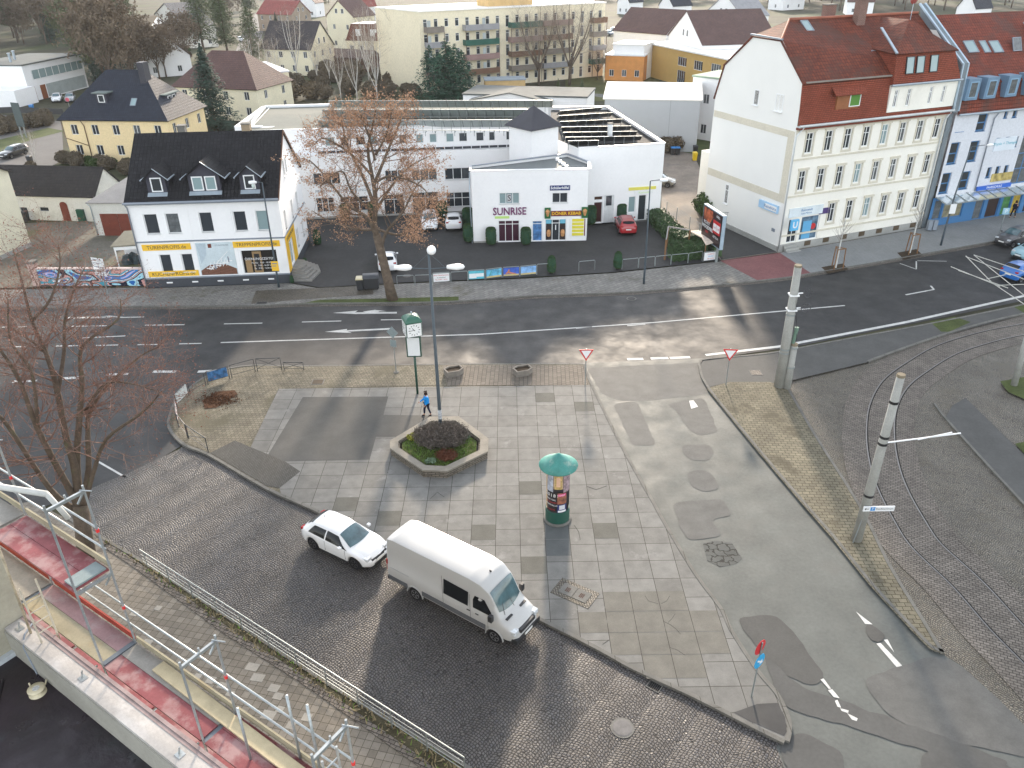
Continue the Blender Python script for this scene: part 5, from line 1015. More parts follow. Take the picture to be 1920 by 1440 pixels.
def car(name, label, cat, col, spec, rz, loc, group=None, detail=1, rim=None, pm=None, wagonlamps=0):
    S = spec['S']; L_ = S[-1][0]; ax = spec['ax']; Rw = spec['R']; RA = Rw+.07; hw = spec['hw']
    body = pm or mat(name+'_paint_'+str(col), col, .28, var=.02, fine=.02, coat=.6)
    T = thing(name, label, cat, loc, rz, group); off = (ax[0]+ax[1])/2
    xs = [i*.055 for i in range(int(L_/.055)+1)]+[L_]
    if len(xs) > 1 and xs[-1]-xs[-2] < .01: xs.pop(-2)
    mb = MB(); vs = []; n = 12
    for x in xs:
        r = ringpts(S, x, ax, RA); ring = [(x-off, -y, z) for y, z in r]+[(x-off, y, z) for y, z in r[-2:0:-1]]; vs += ring
    m = 22; fs = []
    for i in range(len(xs)-1):
        for k in range(m): fs.append((i*m+k, i*m+(k+1) % m, (i+1)*m+(k+1) % m, (i+1)*m+k))
    fs += [tuple(range(m))[::-1], tuple((len(xs)-1)*m+k for k in range(m))]
    mb.add(vs, fs); b = mb.build('body', body, T, smooth=True, fix=True)
    md = b.modifiers.new('s', 'EDGE_SPLIT'); md.split_angle = R(50)
    def side(x, v, sgn, o=.008):
        r = ringpts(S, x, ax, RA); p = [Vector((y, z)) for y, z in (r[6], r[7], r[8])]
        q = p[0].lerp(p[1], v*2) if v < .5 else p[1].lerp(p[2], v*2-1)
        return (x-off, sgn*(q.x+o), q.y+o*.3)
    def topz(x, yy, o=.008):
        r = ringpts(S, x, ax, RA)[8:]; ay = abs(yy)
        for (y1, z1), (y0, z0) in zip(r, r[1:]):
            if y0 <= ay <= y1+1e-6: return z0+(z1-z0)*(ay-y0)/max(1e-6, y1-y0)+o
        return r[0][1]+o
    for q in spec['sides']:
        for sg in (-1, 1):
            mb = MB(); N_ = 8; M_ = 4; vs = []
            for j in range(M_+1):
                t = j/M_
                for i in range(N_+1):
                    s = i/N_; x = (q[0]+(q[1]-q[0])*s)*(1-t)+(q[2]+(q[3]-q[2])*s)*t; vs.append(side(x, q[4]+(q[5]-q[4])*t, sg))
            f = [(j*(N_+1)+i, j*(N_+1)+i+1, (j+1)*(N_+1)+i+1, (j+1)*(N_+1)+i) for j in range(M_) for i in range(N_)]
            mb.add(vs, f); mb.build('side_window', cglass, T, smooth=True)
    for nm, xa, xb, gm in (('windscreen', spec['ws'][0], spec['ws'][1], wglass), ('rear_window', spec['rw'][0], spec['rw'][1], cglass)):
        if xa == xb: continue
        mb = MB(); vs = []; N_ = 12; M_ = 6
        for j in range(M_+1):
            x = xa+(xb-xa)*j/M_; w = interp(S, x)[4]*.93
            for i in range(N_+1): yy = w*(-1+2*i/N_); xx = x-(.10 if nm == 'windscreen' else -.06)*(abs(yy)/w)**2*(1-j/M_); vs.append((xx-off+(.012 if nm == 'windscreen' else -.012), yy, topz(xx, yy, .012)))
        f = [(j*(N_+1)+i, j*(N_+1)+i+1, (j+1)*(N_+1)+i+1, (j+1)*(N_+1)+i) for j in range(M_) for i in range(N_)]
        mb.add(vs, f); mb.build(nm, gm, T, smooth=True)
    rm = rim or rim_m
    for a in ax:
        for sg in (-1, 1):
            c = (a-off, sg*(hw-.11), Rw)
            mb = MB(); mb.lathe([(Rw*.62, -.10), (Rw*.93, -.105), (Rw, -.07), (Rw, .07), (Rw*.93, .105), (Rw*.62, .10)], 22, (0, 0, 0), 'y'); wl = mb.build('wheel', tyre_m, T, smooth=True, loc=c); wl.modifiers.new('s', 'EDGE_SPLIT').split_angle = R(50)
            mb = MB(); mb.lathe([(Rw*.66, sg*.06), (Rw*.64, sg*.107), (Rw*.57, sg*.10), (Rw*.5, sg*.07), (Rw*.16, sg*.085), (0.01, sg*.09)], 20, (0, 0, 0), 'y', cap=False)
            for k in range(5):
                t = k*2*math.pi/5; mb.bar((.06*math.cos(t), sg*.095, .06*math.sin(t)), (Rw*.6*math.cos(t), sg*.10, Rw*.6*math.sin(t)), .045, .02, (0, 1, 0))
            mb.build('rim', rm, wl)
    for d in spec.get('parts', []):
        nm, m_, boxes = d[:3]; 
        for bx in boxes:
            for sg in ((-1, 1) if len(d) > 3 and d[3] else (1,)):
                x0, x1, y0, y1, z0, z1 = bx; mb = MB()
                y0_, y1_ = (y0, y1) if sg == 1 else (-y1, -y0)
                mb.box(x0-off, x1-off, y0_, y1_, z0, z1); o = mb.build(nm, m_ or body, T); bv = o.modifiers.new('b', 'BEVEL'); bv.width = min(.025, (x1-x0)*.3, (z1-z0)*.3, (y1-y0)*.3); bv.segments = 2
    return T
def std_parts(L_, w, zh, zt_, zp=.42):   # lamps, plates, mirrors for a saloon-sized car
    return [('headlight', lampm, [(L_-.42, L_-.12, w*.50, w*.86, zh-.02, zh+.12)], 1), ('tail_light', tailm, [(.04, .26, w*.60, w*.90, zt_-.02, zt_+.12)], 1),
            ('grille', trimb, [(L_-.10, L_+.015, -.42, .42, .30, .42)]), ('grille', trimb, [(L_-.16, L_-.0, -.30, .30, zh-.10, zh-.03)]), ('number_plate', plate, [(L_-.0, L_+.03, -.26, .26, .44, .55)]), ('number_plate', plate, [(-.03, .02, -.26, .26, zp+.2, zp+.31)]),
            ('front_bumper', trimb, [(L_-.14, L_+.01, -.6, .6, .2, .27)]), ('door_handle', chrome, [(1.5, 1.66, w-.02, w+.015, .82, .85), (2.4, 2.56, w-.02, w+.015, .80, .83)], 1)]
HATCH = dict(S=[(0, .66, .40, .62, .66, .52), (.05, .78, .30, .86, .92, .62), (.28, .86, .24, .96, 1.14, .60), (.62, .895, .2, .98, 1.37, .585), (1.1, .905, .2, .965, 1.45, .60), (1.9, .905, .2, .94, 1.455, .60), (2.42, .905, .2, .92, 1.39, .58), (3.30, .90, .2, .875, .935, .72), (3.65, .885, .21, .83, .90, .68), (4.05, .82, .23, .72, .80, .62), (4.26, .70, .26, .60, .68, .50), (4.36, .50, .34, .50, .55, .40)],
             ax=(.84, 3.51), R=.345, hw=.90, sides=[(.62, 1.66, .92, 1.70, .04, .90), (1.74, 3.12, 1.77, 2.44, .03, .92)], ws=(3.24, 2.44), rw=(.30, .72), parts=std_parts(4.36, .88, .66, .86)+[('mirror', None, [(2.72, 2.88, .93, 1.10, .98, 1.10)], 1), ('roof_antenna', trimb, [(.95, 1.0, -.02, .02, 1.45, 1.52)]), ('door_seam', trimb, [(1.70, 1.71, .885, .908, .38, .9), (2.98, 2.99, .885, .906, .38, .9)], 1), ('sill_trim', trimb, [(1.25, 3.1, .86, .90, .2, .26)], 1), ('grille', trimb, [(4.19, 4.325, -.5, .5, .56, .66)]), ('front_emblem', chrome, [(4.30, 4.345, -.07, .07, .55, .70)])])
CITY = dict(S=[(0, .62, .42, .70, .76, .52), (.06, .76, .30, .90, 1.0, .62), (.30, .84, .24, .95, 1.28, .60), (.6, .86, .2, .96, 1.44, .60), (1.2, .86, .2, .95, 1.49, .60), (1.9, .86, .2, .94, 1.44, .60), (2.75, .855, .2, .92, .98, .68), (3.3, .84, .21, .84, .90, .62), (3.65, .76, .25, .66, .74, .52), (3.8, .52, .33, .52, .58, .4)],
            ax=(.72, 3.15), R=.30, hw=.86, sides=[(.7, 1.45, .85, 1.5, .12, .84), (1.55, 2.55, 1.58, 2.02, .12, .84)], ws=(2.72, 1.95), rw=(.20, .55), parts=std_parts(3.8, .84, .66, .9)+[('mirror', None, [(2.4, 2.55, .88, 1.05, .98, 1.1)], 1)])
WAGON = dict(S=[(0, .68, .40, .70, .76, .56), (.06, .80, .30, .92, 1.0, .62), (.25, .86, .24, .96, 1.30, .60), (.45, .885, .2, .97, 1.43, .60), (1.3, .89, .2, .95, 1.47, .60), (2.4, .89, .2, .93, 1.43, .60), (3.2, .885, .2, .91, .97, .68), (3.8, .87, .21, .84, .90, .64), (4.3, .78, .25, .70, .76, .54), (4.48, .56, .34, .54, .60, .4)],
             ax=(.92, 3.58), R=.32, hw=.885, sides=[(.42, 1.05, .6, 1.1, .12, .84), (1.15, 1.95, 1.2, 1.95, .12, .84), (2.03, 3.0, 2.03, 2.5, .12, .84)], ws=(3.15, 2.46), rw=(.16, .40), parts=std_parts(4.48, .87, .66, .9)+[('mirror', None, [(2.85, 3.0, .91, 1.07, .98, 1.1)], 1), ('roof_rail', trimb, [(.7, 2.3, .56, .60, 1.45, 1.50)], 1)])
VAN = dict(S=[(0, .93, .42, 1.30, 2.56, .80), (.05, .975, .38, 1.32, 2.66, .82), (.4, .99, .36, 1.35, 2.74, .84), (4.6, .99, .34, 1.35, 2.76, .84), (5.15, .985, .34, 1.33, 2.68, .82), (5.55, .975, .34, 1.30, 2.42, .78), (6.22, .965, .34, 1.16, 1.32, .78), (6.55, .93, .34, 1.02, 1.16, .74), (6.82, .84, .34, .82, .94, .64), (6.95, .66, .38, .62, .68, .52)],
           ax=(1.62, 5.945), R=.35, hw=.99, sides=[], ws=(6.14, 5.58), rw=(0, 0), parts=[
    ('lower_trim', mat('van_trim', (.10, .105, .115), .6, var=.08), [(2.05, 5.5, .975, 1.005, .52, .78), (.1, 1.2, .965, 1.0, .5, .74)], 1),
    ('side_moulding', mat('van_rail', (.32, .33, .34), .4), [(.25, 1.35, .985, 1.0, 1.22, 1.26)], 1), ('tail_light', tailm, [(-.02, .06, .80, .95, .95, 1.55)], 1), ('rear_bumper', trimb, [(-.08, .12, -.92, .92, .38, .58)]),
    ('front_bumper', trimb, [(6.70, 6.99, -.86, .86, .34, .60)]), ('grille', trimb, [(6.80, 6.985, -.52, .52, .74, .92)]), ('number_plate', plate, [(6.985, 7.01, -.26, .26, .46, .57)]), ('number_plate', plate, [(-.1, -.05, -.26, .26, .75, .86)]),
    ('headlight', lampm, [(6.55, 6.90, .56, .86, .78, .98)], 1), ('hood_vent', trimb, [(6.30, 6.42, .28, .68, 1.255, 1.30)], 1), ('door_handle', trimb, [(5.0, 5.17, .98, 1.02, 1.12, 1.16), (4.55, 4.72, .98, 1.02, 1.12, 1.16)], 1),
    ('mirror', trimb, [(5.80, 5.98, 1.02, 1.20, 1.28, 1.62)], 1), ('roof_antenna', trimb, [(5.05, 5.15, -.02, .02, 2.71, 2.80)]), ('door_seam', trimb, [(4.72, 4.735, .985, .994, .6, 2.05), (3.25, 3.265, .985, .994, .6, 2.3), (5.62, 5.63, .965, .98, .55, 1.3)], 1)])
def place(spec, rear, front, side, z=0.014):
    a = G(rear[0], rear[1], z); b = G(front[0], front[1], z); d = (b-a).normalized(); n = Vector((-d.y, d.x, 0))
    c = (a+b)/2+n*(spec['hw']-.1)*side; return (c.x, c.y, z), math.atan2(d.y, d.x)
white_p = mat('white_car_paint', (.78, .79, .80), .25, var=.02, fine=.01, coat=.5); vanp = mat('silver_white_van_paint', (.44, .44, .43), .3, var=.03, fine=.01, coat=.4)
loc, rz = place(HATCH, (594, 1030), (664, 1064), 1)
car('parked_hatchback', 'white hatchback with black alloy wheels parked on cobbles in front of the van', 'car', 0, HATCH, rz, loc, rim=rim_dk, pm=white_p)
loc, rz = place(VAN, (780, 1122), (932, 1204), 1)
V = car('delivery_van', 'long silver-white high-roof van parked half on the cobbled street by the plaza', 'van', 0, VAN, rz, loc, pm=vanp, rim=mat('steel_wheel', (.12, .12, .125), .5, var=.1))
off = (1.62+5.945)/2
def vanpanel(pts, nm, m_, o=.012):
    for sg in (-1, 1):
        mb = MB(); v = []
        for x, z in pts:
            w, zb, zs, zt, wt = interp(VAN['S'], x); p6 = (w*.955, zs); p7 = ((w*.955+wt)/2+.02, (zs+zt)/2); p8 = (wt, zt-.05)
            y = (p6[0]+(p7[0]-p6[0])*(z-p6[1])/(p7[1]-p6[1])) if z < p7[1] else (p7[0]+(p8[0]-p7[0])*(z-p7[1])/(p8[1]-p7[1]))
            if z < zs: y = w*.985
            v.append((x-off, sg*(y+o), z))
        mb.poly(v if sg < 0 else v[::-1]); mb.build(nm, m_, V)
vanpanel([(3.3, 1.33), (4.6, 1.33), (4.62, 2.06), (3.3, 2.1)], 'side_window', cglass)
vanpanel([(4.85, 1.36), (5.72, 1.34), (5.78, 1.5), (5.42, 2.0), (4.95, 2.03), (4.85, 1.8)], 'side_window', cglass)
mb = MB()
for sg in (-1, 1):
    for c in VAN['ax']:
        for k in range(9):
            t0, t1 = math.pi*k/9, math.pi*(k+1)/9
            mb.bar((c-off+.45*math.cos(t0), sg*.985, .32+.45*math.sin(t0)), (c-off+.45*math.cos(t1), sg*.985, .32+.45*math.sin(t1)), .03, .06, (0, 1, 0))
mb.build('wheel_arch', vanp, V)
mb = MB(); [mb.bar((6.2-off+.0, y_, 1.36), (5.85-off, y_*.6, 1.95), .02) for y_ in (.1, -.55)]; mb.build('wiper', trimb, V)
def carat(spec, name, label, col, p, q, z=.102, **k):   # p: ground centre pixel, q: pixel it faces
    a = G(p[0], p[1], z); b = G(q[0], q[1], z); d = b-a
    return car(name, label, 'car', col, spec, math.atan2(d.y, d.x), (a.x, a.y, z), **k)
GRP = 'cars standing on the parking lot'
carat(CITY, 'parked_car', 'white hatchback facing the road beside the tree crown on the parking lot', (.7, .7, .7), (806, 425), (808, 470), group=GRP, pm=white_p)
carat(CITY, 'parked_car', 'white hatchback seen from behind between two clipped shrubs', (.7, .7, .7), (851, 424), (850, 380), group=GRP, pm=white_p)
carat(CITY, 'parked_car', 'white car standing behind the street tree trunk next to the bins', (.7, .7, .7), (727, 500), (722, 450), group=GRP, pm=white_p)
carat(WAGON, 'parked_car', 'red estate car parked in front of the plain white block', (.36, .02, .025), (1172, 430), (1158, 400), group=GRP)
carat(CITY, 'parked_car', 'grey-beige car half hidden behind the corner of the white block', (.22, .21, .18), (1236, 347), (1265, 350))
carat(CITY, 'parked_car', 'dark grey hatchback parked at the kerb by the blue shops', (.05, .05, .055), (1897, 456), (1860, 466), z=.01)
carat(CITY, 'parked_car', 'pale blue small car at the right edge behind the dark grey hatchback', (.25, .42, .48), (1930, 482), (1890, 492), z=.01)
carat(CITY, 'driving_car', 'bright blue car driving away under the white overhead bars', (.02, .13, .42), (1912, 520), (1960, 506), z=.01)
carat(WAGON, 'parked_car', 'black estate car on the side road at the left edge', (.02, .022, .025), (27, 293), (4, 300), z=.03)
carat(CITY, 'parked_car', 'white car in front of the modern white house', (.7, .7, .7), (108, 190), (104, 196), z=.03, pm=white_p)
carat(CITY, 'parked_car', 'grey car beside the white one at the modern house', (.25, .27, .29), (133, 190), (128, 197), z=.03)
for i, (u, v, c, lb) in enumerate([(1152, 60, (.3, .4, .42), 'pale car left of the pair behind the beige flats'), (1143, 66, (.12, .14, .16), 'dark car right of the beige flats behind the orange wing'), (452, 78, (.5, .52, .55), 'light car far away on the road between the dark pines')]):
    carat(CITY, 'parked_car', lb, c, (u, v), (u+10, v+2), z=.03)
# ================================================================ street furniture
galv = mat('galvanised', ()); post_b = paint('dark_blue_grey_paint', (.055, .075, .09), .5); greenP = paint('clock_green', (.012, .06, .04), .45); conc_p = mat('pole_concrete', (.31, .31, .285), .85, var=.14, scale=1.2, bump=.2, stain=((.25, .22, .16), .7, 2, .6))
whiteg = paint('white_lamp', (.80, .81, .82), .3)
sheet('island_paving', [(p.x, p.y) for p in GP([(1325, 728), (1368, 716), (1443, 716), (1477, 727), (1527, 814), (1614, 952), (1668, 1060), (1682, 1089), (1730, 1162), (1769, 1226), (1744, 1217), (1710, 1183), (1633, 1100), (1560, 1009), (1510, 952), (1418, 843)], .11)], .11, isl)
KI = smoothline([Vector(p[:2]) for p in GP([(1920, 572), (1744, 608), (1560, 642), (1440, 664), (1327, 674), (1311, 681), (1310, 692), (1325, 728), (1418, 843), (1510, 952), (1560, 1009), (1633, 1100), (1710, 1183), (1744, 1217), (1769, 1227)])], 3)
mb = MB(); ribbon(mb, KI, -.01, .15, -.02, .125); struct(mb.build('kerb', kerbm))
mb = MB(); ribbon(mb, smoothline([Vector(p[:2]) for p in GP([(1769, 1227), (1730, 1162), (1668, 1060), (1614, 952), (1527, 814), (1477, 727)])], 3), -.01, .15, -.02, .125); struct(mb.build('kerb', kerbm))
mb = MB(); ribbon(mb, smoothline([Vector(p[:2]) for p in GP([(1627, 680), (1652, 670), (1760, 632), (1850, 606), (1920, 590), (2010, 572)])], 3), -.1, .1, -.02, .125); struct(mb.build('kerb', kerbm))
sheet('grass_patch', GP([(1743, 603), (1790, 594), (1820, 604), (1780, 622), (1765, 622)], .1), .108, grassm); sheet('grass_patch', GP([(1900, 575), (1960, 560), (1980, 580), (1925, 590)], .1), .108, grassm)
sheet('grass_patch', GP([(1875, 715), (1960, 700), (1980, 760), (1920, 748), (1890, 735)], .1), .108, grassm); sheet('grass_patch', GP([(1903, 832), (1960, 820), (1980, 870), (1920, 850)], .1), .108, grassm)
# tall twin-arm lamp
p = G(827, 812, PZ+.5); T = thing('street_lamp', 'tall dark lamp post with two white heads and a globe, rising from the planted bed', 'street lamp', (p.x, p.y, PZ))
HT = Hgt((827, 812), (812, 470))+.2
mb = MB(); mb.tube([(0, 0, 0), (0, 0, HT*.25), (-.03, 0, HT)], [.11, .10, .06], 12); mb.build('pole', post_b, T, True)
for s_, w_ in ((-1, 1.55), (1, 1.35)):
    mb = MB(); mb.tube([(0, 0, HT-.95), (s_*w_*.7, 0, HT-.9)], .03, 8); mb.tube([(0, 0, HT-.1), (s_*w_*.55, 0, HT-.85)], .012, 6); mb.build('arm', post_b, T)
    mb = MB(); mb.lathe([(0, -.45), (.10, -.42), (.15, -.1), (.17, .15), (.12, .42), (.02, .50)], 14, (s_*(w_*.7+.35), 0, HT-.87), 'x'); o = mb.build('lamp_head', whiteg, T, True); 
mb = MB(); mb.lathe([(0, -.24)]+[(.24*math.cos(a), .24*math.sin(a)) for a in [R(-80+i*16) for i in range(11)]]+[(0, .24)], 18, (.12, 0, HT+.05)); mb.build('globe_lamp', whiteg, T, True)
mb = MB(); mb.tube([(0, 0, 1.5), (0, 0, 2.1)], [.108, .107], 12); mb.build('faded_sticker', mat('torn_stickers', (.4, .42, .44), .8, var=.5, scale=8), T)
# octagonal planted bed
bed = GP([(736, 822), (822, 783), (858, 783), (912, 822), (916, 838), (916, 845), (845, 883), (800, 885), (733, 836)], PZ+.55)
bed = GP([(731, 826), (806, 781), (860, 780), (916, 822), (915, 846), (838, 883), (792, 881), (731, 840)], PZ+.5)
ct = Vector((sum(q.x for q in bed)/8, sum(q.y for q in bed)/8, 0))
T = thing('planter_bed', 'large octagonal stone-walled planting bed on the slab plaza', 'planter', (ct.x, ct.y, PZ))
ou = [(q.x-ct.x, q.y-ct.y) for q in bed]; inn = [(x*.80, y*.80) for x, y in ou]
def ringwall(mb, A, B, z0, z1):
    n = len(A); vs = [(x, y, z) for z in (z0, z1) for L0 in (A, B) for x, y in L0]
    fs = []
    for i in range(n):
        j = (i+1) % n; fs += [(2*n+i, 2*n+j, 3*n+j, 3*n+i), (i, j, 2*n+j, 2*n+i), (n+j, n+i, 3*n+i, 3*n+j)]
    mb.add(vs, fs)
stonew = mat('dry_stone', (.20, .175, .14), .9, var=.3, scale=3, bump=1, bscale=10, pat='brick', w=.42, h=.11, ms=.02, c2=(.2, .18, .15), mc=(.06, .05, .04), warp=.04, bd=.03)
mb = MB(); ringwall(mb, [(x*.985, y*.985) for x, y in ou], inn, 0, .40); mb.build('stone_wall', stonew, T, fix=True)
mb = MB(); ringwall(mb, ou, [(x*.83, y*.83) for x, y in ou], .402, .5); mb.build('coping', mat('coping_stone', (.235, .215, .18), .85, var=.15, scale=2, stain=((.17, .15, .12), .6, 1.5, .55)), T, fix=True)
bedg = mat('bed_ground', (.075, .09, .03), .95, var=.4, scale=2.5, fine=.3)
mb = MB(); mb.poly([(x*.95, y*.95, .34) for x, y in inn]); mb.build('soil', bedg, T, fix=True)
def blades(mb, pts, n, h, zf=0, spread=1):
    xs = [p[0] for p in pts]; ys = [p[1] for p in pts]
    def inside(x, y):
        c = False; k = len(pts)
        for i in range(k):
            (x1, y1), (x2, y2) = pts[i][:2], pts[(i+1) % k][:2]
            if (y1 > y) != (y2 > y) and x < (x2-x1)*(y-y1)/(y2-y1)+x1: c = not c
        return c
    m = 0
    while m < n:
        x = random.uniform(min(xs), max(xs)); y = random.uniform(min(ys), max(ys)); m += 1
        if not inside(x, y): continue
        a = random.random()*6.28; w = h*.25; l = Vector((math.cos(a), math.sin(a), 0))*h*random.uniform(.1, .6)*spread; hh = h*random.uniform(.4, 1)
        q = Vector((x, y, zf)); s = Vector((-math.sin(a), math.cos(a), 0))*w*.5
        mb.add([q-s, q+s, q+l+Vector((0, 0, hh))], [(0, 1, 2)])
grassleaf = mat('grass_blades', (.13, .22, .04), .8, var=.4, scale=3); dryleaf = mat('dry_stalks', (.24, .20, .12), .9, var=.35, scale=2)
mb = MB(); blades(mb, [(x*.93, y*.93) for x, y in inn], 5000, .14, .34, 1.5); o = mb.build('bed_grass', grassleaf); o.location = (ct.x, ct.y, PZ); tag(o, 'short green grass growing in the octagonal bed', 'grass', kind='stuff')
# shrubs
def twigbush(name, label, cat, loc, rx, ry, h, n, col, leafn=0, leafc=None, group=None, ls=.06, seed=1, tr=.006):
    random.seed(seed); T = thing(name, label, cat, loc, 0, group); mb = MB(); lf = MB()
    for i in range(n):
        a = random.random()*6.28; r = math.sqrt(random.random()); e = random.random()
        top = Vector((math.cos(a)*rx*r, math.sin(a)*ry*r, h*(.45+.55*math.sqrt(max(0, 1-r*r)))*random.uniform(.75, 1.05)))
        b = Vector((top.x*.25, top.y*.25, 0)); m_ = b.lerp(top, .5)+Vector((top.x*.15, top.y*.15, 0))
        mb.tube([b, m_, top], [tr*2, tr*1.3, tr*.6], 3, cap=False)
        for k in range(3):
            q = m_.lerp(top, random.random()); d = Vector((random.gauss(0, 1), random.gauss(0, 1), abs(random.gauss(0, 1))+.6)).normalized()*h*random.uniform(.12, .28)
            mb.tube([q, q+d], [tr, tr*.5], 3, cap=False)
            if leafn: 
                for _ in range(leafn): lf.leaf(q+d*random.random()+Vector((random.gauss(0, .03), random.gauss(0, .03), random.gauss(0, .03))), ls*random.uniform(.6, 1.3))
    mb.build('twigs', col, T)
    if leafn: lf.build('leaves', leafc, T)
    return T
twg = mat('grey_purple_twigs', (.13, .112, .095), .9, var=.35, scale=4)
twigbush('bare_shrub', 'wide rounded grey-purple bare shrub around the lamp post in the bed', 'shrub', (ct.x+.12, ct.y+.25, PZ+.34), 1.75, 1.35, 1.05, 1500, twg, 1, mat('dull_bud_leaves', (.145, .125, .11), .9, var=.3, scale=4), ls=.07, seed=3)
twigbush('bare_shrub', 'small rusty brown shrub at the front edge of the bed', 'shrub', (ct.x+.5, ct.y-1.35, PZ+.34), .65, .5, .5, 260, mat('rusty_twigs', (.12, .05, .03), .9), 2, mat('rusty_leaves', (.15, .06, .035), .9, var=.3), ls=.06, seed=4)
for i, (x, y, lb) in enumerate([(-.35, -1.7, 'pale green leafy clump at the front of the bed'), (1.4, .8, 'pale green leafy clump at the right end of the bed')]):
    twigbush('leafy_clump', lb, 'plant', (ct.x+x, ct.y+y, PZ+.34), .3, .25, .22, 60, mat('green_twigs', (.1, .15, .08), .9), 3, mat('sage_leaves', (.18, .26, .17), .8, var=.25), ls=.09, seed=5+i)
twigbush('leafy_clump', 'yellowish green plants at the left rear of the bed', 'plant', (ct.x-1.45, ct.y+.75, PZ+.34), .5, .35, .3, 90, mat('green_twigs', ()), 3, mat('yellow_leaves', (.36, .36, .06), .8, var=.3), ls=.09, seed=8)
# clock
p = G(783, 738, PZ); T = thing('street_clock', 'green post clock with four white dials above a blank white panel', 'clock', p, R(20)); hc = Hgt((783, 738), (775, 585))
mb = MB(); mb.tube([(0, 0, 0), (0, 0, 3.2)], .075, 12); mb.build('post', greenP, T, True)
T2_ = Matrix.Rotation(R(-20), 4, 'Z')
mb = MB(); mb.box(-.46, .46, -.12, .12, 2.72, 4.14, T2_); b_ = mb.build('panel_case', greenP, T)
mb = MB(); mb.box(-.38, .38, -.135, -.121, 2.80, 4.05, T2_); mb.box(-.38, .38, .121, .135, 2.80, 4.05, T2_); mb.build('white_panel', paint('panel_white', (.72, .74, .74), .35), b_)
zc = 4.72; a = .5
mb = MB(); mb.tube([(0, 0, 4.13), (0, 0, 4.25)], .25, 12); mb.box(-a, a, -a, a, zc-.47, zc+.47); cs = mb.build('clock_case', greenP, T)
cs.modifiers.new('b', 'BEVEL').width = .03
for k in range(4):
    M = Matrix.Rotation(k*math.pi/2, 4, 'Z'); mb = MB(); mb.box(-a+.05, a-.05, -a-.012, -a-.002, zc-.42, zc+.42, M); f_ = mb.build('clock_face', paint('dial_white', (.80, .81, .80), .35), cs)
    mb = MB()
    for i in range(12):
        t = i*math.pi/6; q = Vector((math.sin(t), 0, math.cos(t))); mb.bar(M @ (q*.27+Vector((0, -a-.016, zc))), M @ (q*.36+Vector((0, -a-.016, zc))), .035, .006, M @ Vector((0, 1, 0)))
    mb.build('hour_marks', black, f_)
    mb = MB()
    for t, l, w_ in ((R(-38), .2, .035), (R(-92), .31, .025)): q = Vector((math.sin(t), 0, math.cos(t))); mb.bar(M @ (q*-.05+Vector((0, -a-.022, zc))), M @ (q*l+Vector((0, -a-.022, zc))), w_, .006, M @ Vector((0, 1, 0)))
    mb.build('hands', black, f_)
mb = MB(); pr_ = [(a+.03, zc+.47), (a+.03, zc+.52), (a*.92, zc+.66), (a*.6, zc+.80), (a*.2, zc+.86)]
vs = [(sx*r, sy*r, z) for r, z in pr_ for sx, sy in ((-1, -1), (1, -1), (1, 1), (-1, 1))]; fs = [(4*i+k, 4*i+(k+1) % 4, 4*i+4+(k+1) % 4, 4*i+4+k) for i in range(4) for k in range(4)]+[(16, 17, 18, 19)]
mb.add(vs, fs); mb.build('domed_roof', paint('dome_green', (.03, .12, .08), .45), T)
mb = MB(); mb.lathe([(.03, zc+.85), (.03, zc+.93), (.07, zc+.97), (.05, zc+1.03), (0, zc+1.06)], 10); mb.build('finial', zinc, T, True)
# advertising column
p = G(1045, 972, PZ); T = thing('advertising_column', 'round poster column with green base and green conical roof', 'advertising column', p)
hC = 3.95; rC = .60
mb = MB(); mb.lathe([(.72, 0), (.70, .09), (.62, .10)], 32); mb.build('plinth_ring', conc, T, True)
mb = MB(); mb.lathe([(rC, .08), (rC+.01, .75), (rC-.02, .77)], 32); mb.build('base', paint('column_green', (.012, .075, .055), .5), T)
mb = MB(); mb.lathe([(rC-.05, .75), (rC-.05, hC-.8)], 32); mb.build('shaft', paint('column_black', (.02, .02, .024), .6), T, True)
def curved(par, a0, a1, z0, z1, m, r=rC-.03, name='poster'):
    mb = MB(); n = 8; vs = [(r*math.sin(R(a0+(a1-a0)*i/n)), -r*math.cos(R(a0+(a1-a0)*i/n)), z) for z in (z0, z1) for i in range(n+1)]
    mb.add(vs, [(i, i+1, n+2+i, n+1+i) for i in range(n)]); return mb.build(name, m, par, smooth=True)
tn = mat('portrait_poster', (.42, .30, .18), .5, var=.5, scale=2.2); bl = paint('poster_black', (.02, .015, .018), .5)
o = curved(T, -26, 22, 2.05, 3.05, tn)
curved(o, -12, 8, 2.35, 2.9, mat('portrait_face', (.62, .40, .28), .5, var=.15, scale=6), rC-.022, 'portrait'); curved(o, -19, 15, 2.15, 2.95, mat('portrait_hair', (.50, .36, .14), .6, var=.4, scale=8), rC-.026, 'portrait')
mb = MB()
curved(o, -26, 22, 2.05, 2.2, bl, rC-.020, 'poster_strip')
o = curved(T, -75, -28, 2.0, 3.05, mat('striped_poster', (.35, .38, .45), .5, var=.7, scale=3)); curved(T, 24, 78, 1.95, 3.05, mat('mixed_poster', (.30, .22, .24), .5, var=.8, scale=4))
o = curved(T, -70, -8, .78, 1.98, bl)
def ctext(par, s_, a, z, size, m, r=rC-.018):
    for i, ch in enumerate(s_):
        if ch == ' ': continue
        an = R(a+(i-(len(s_)-1)/2)*size*62); pl_ = Pl(F, 0, 0, 0); 
        q = txt(par, ch, pl_, 0, 0, size, m, 0, ext=.002); X = Vector((math.cos(an), math.sin(an), 0)); Z = Vector((math.sin(an), -math.cos(an), 0))
        M = Matrix((X, Vector((0, 0, 1)), Z)).transposed().to_4x4(); M.translation = Vector((r*math.sin(an), -r*math.cos(an), z)); q.matrix_local = M
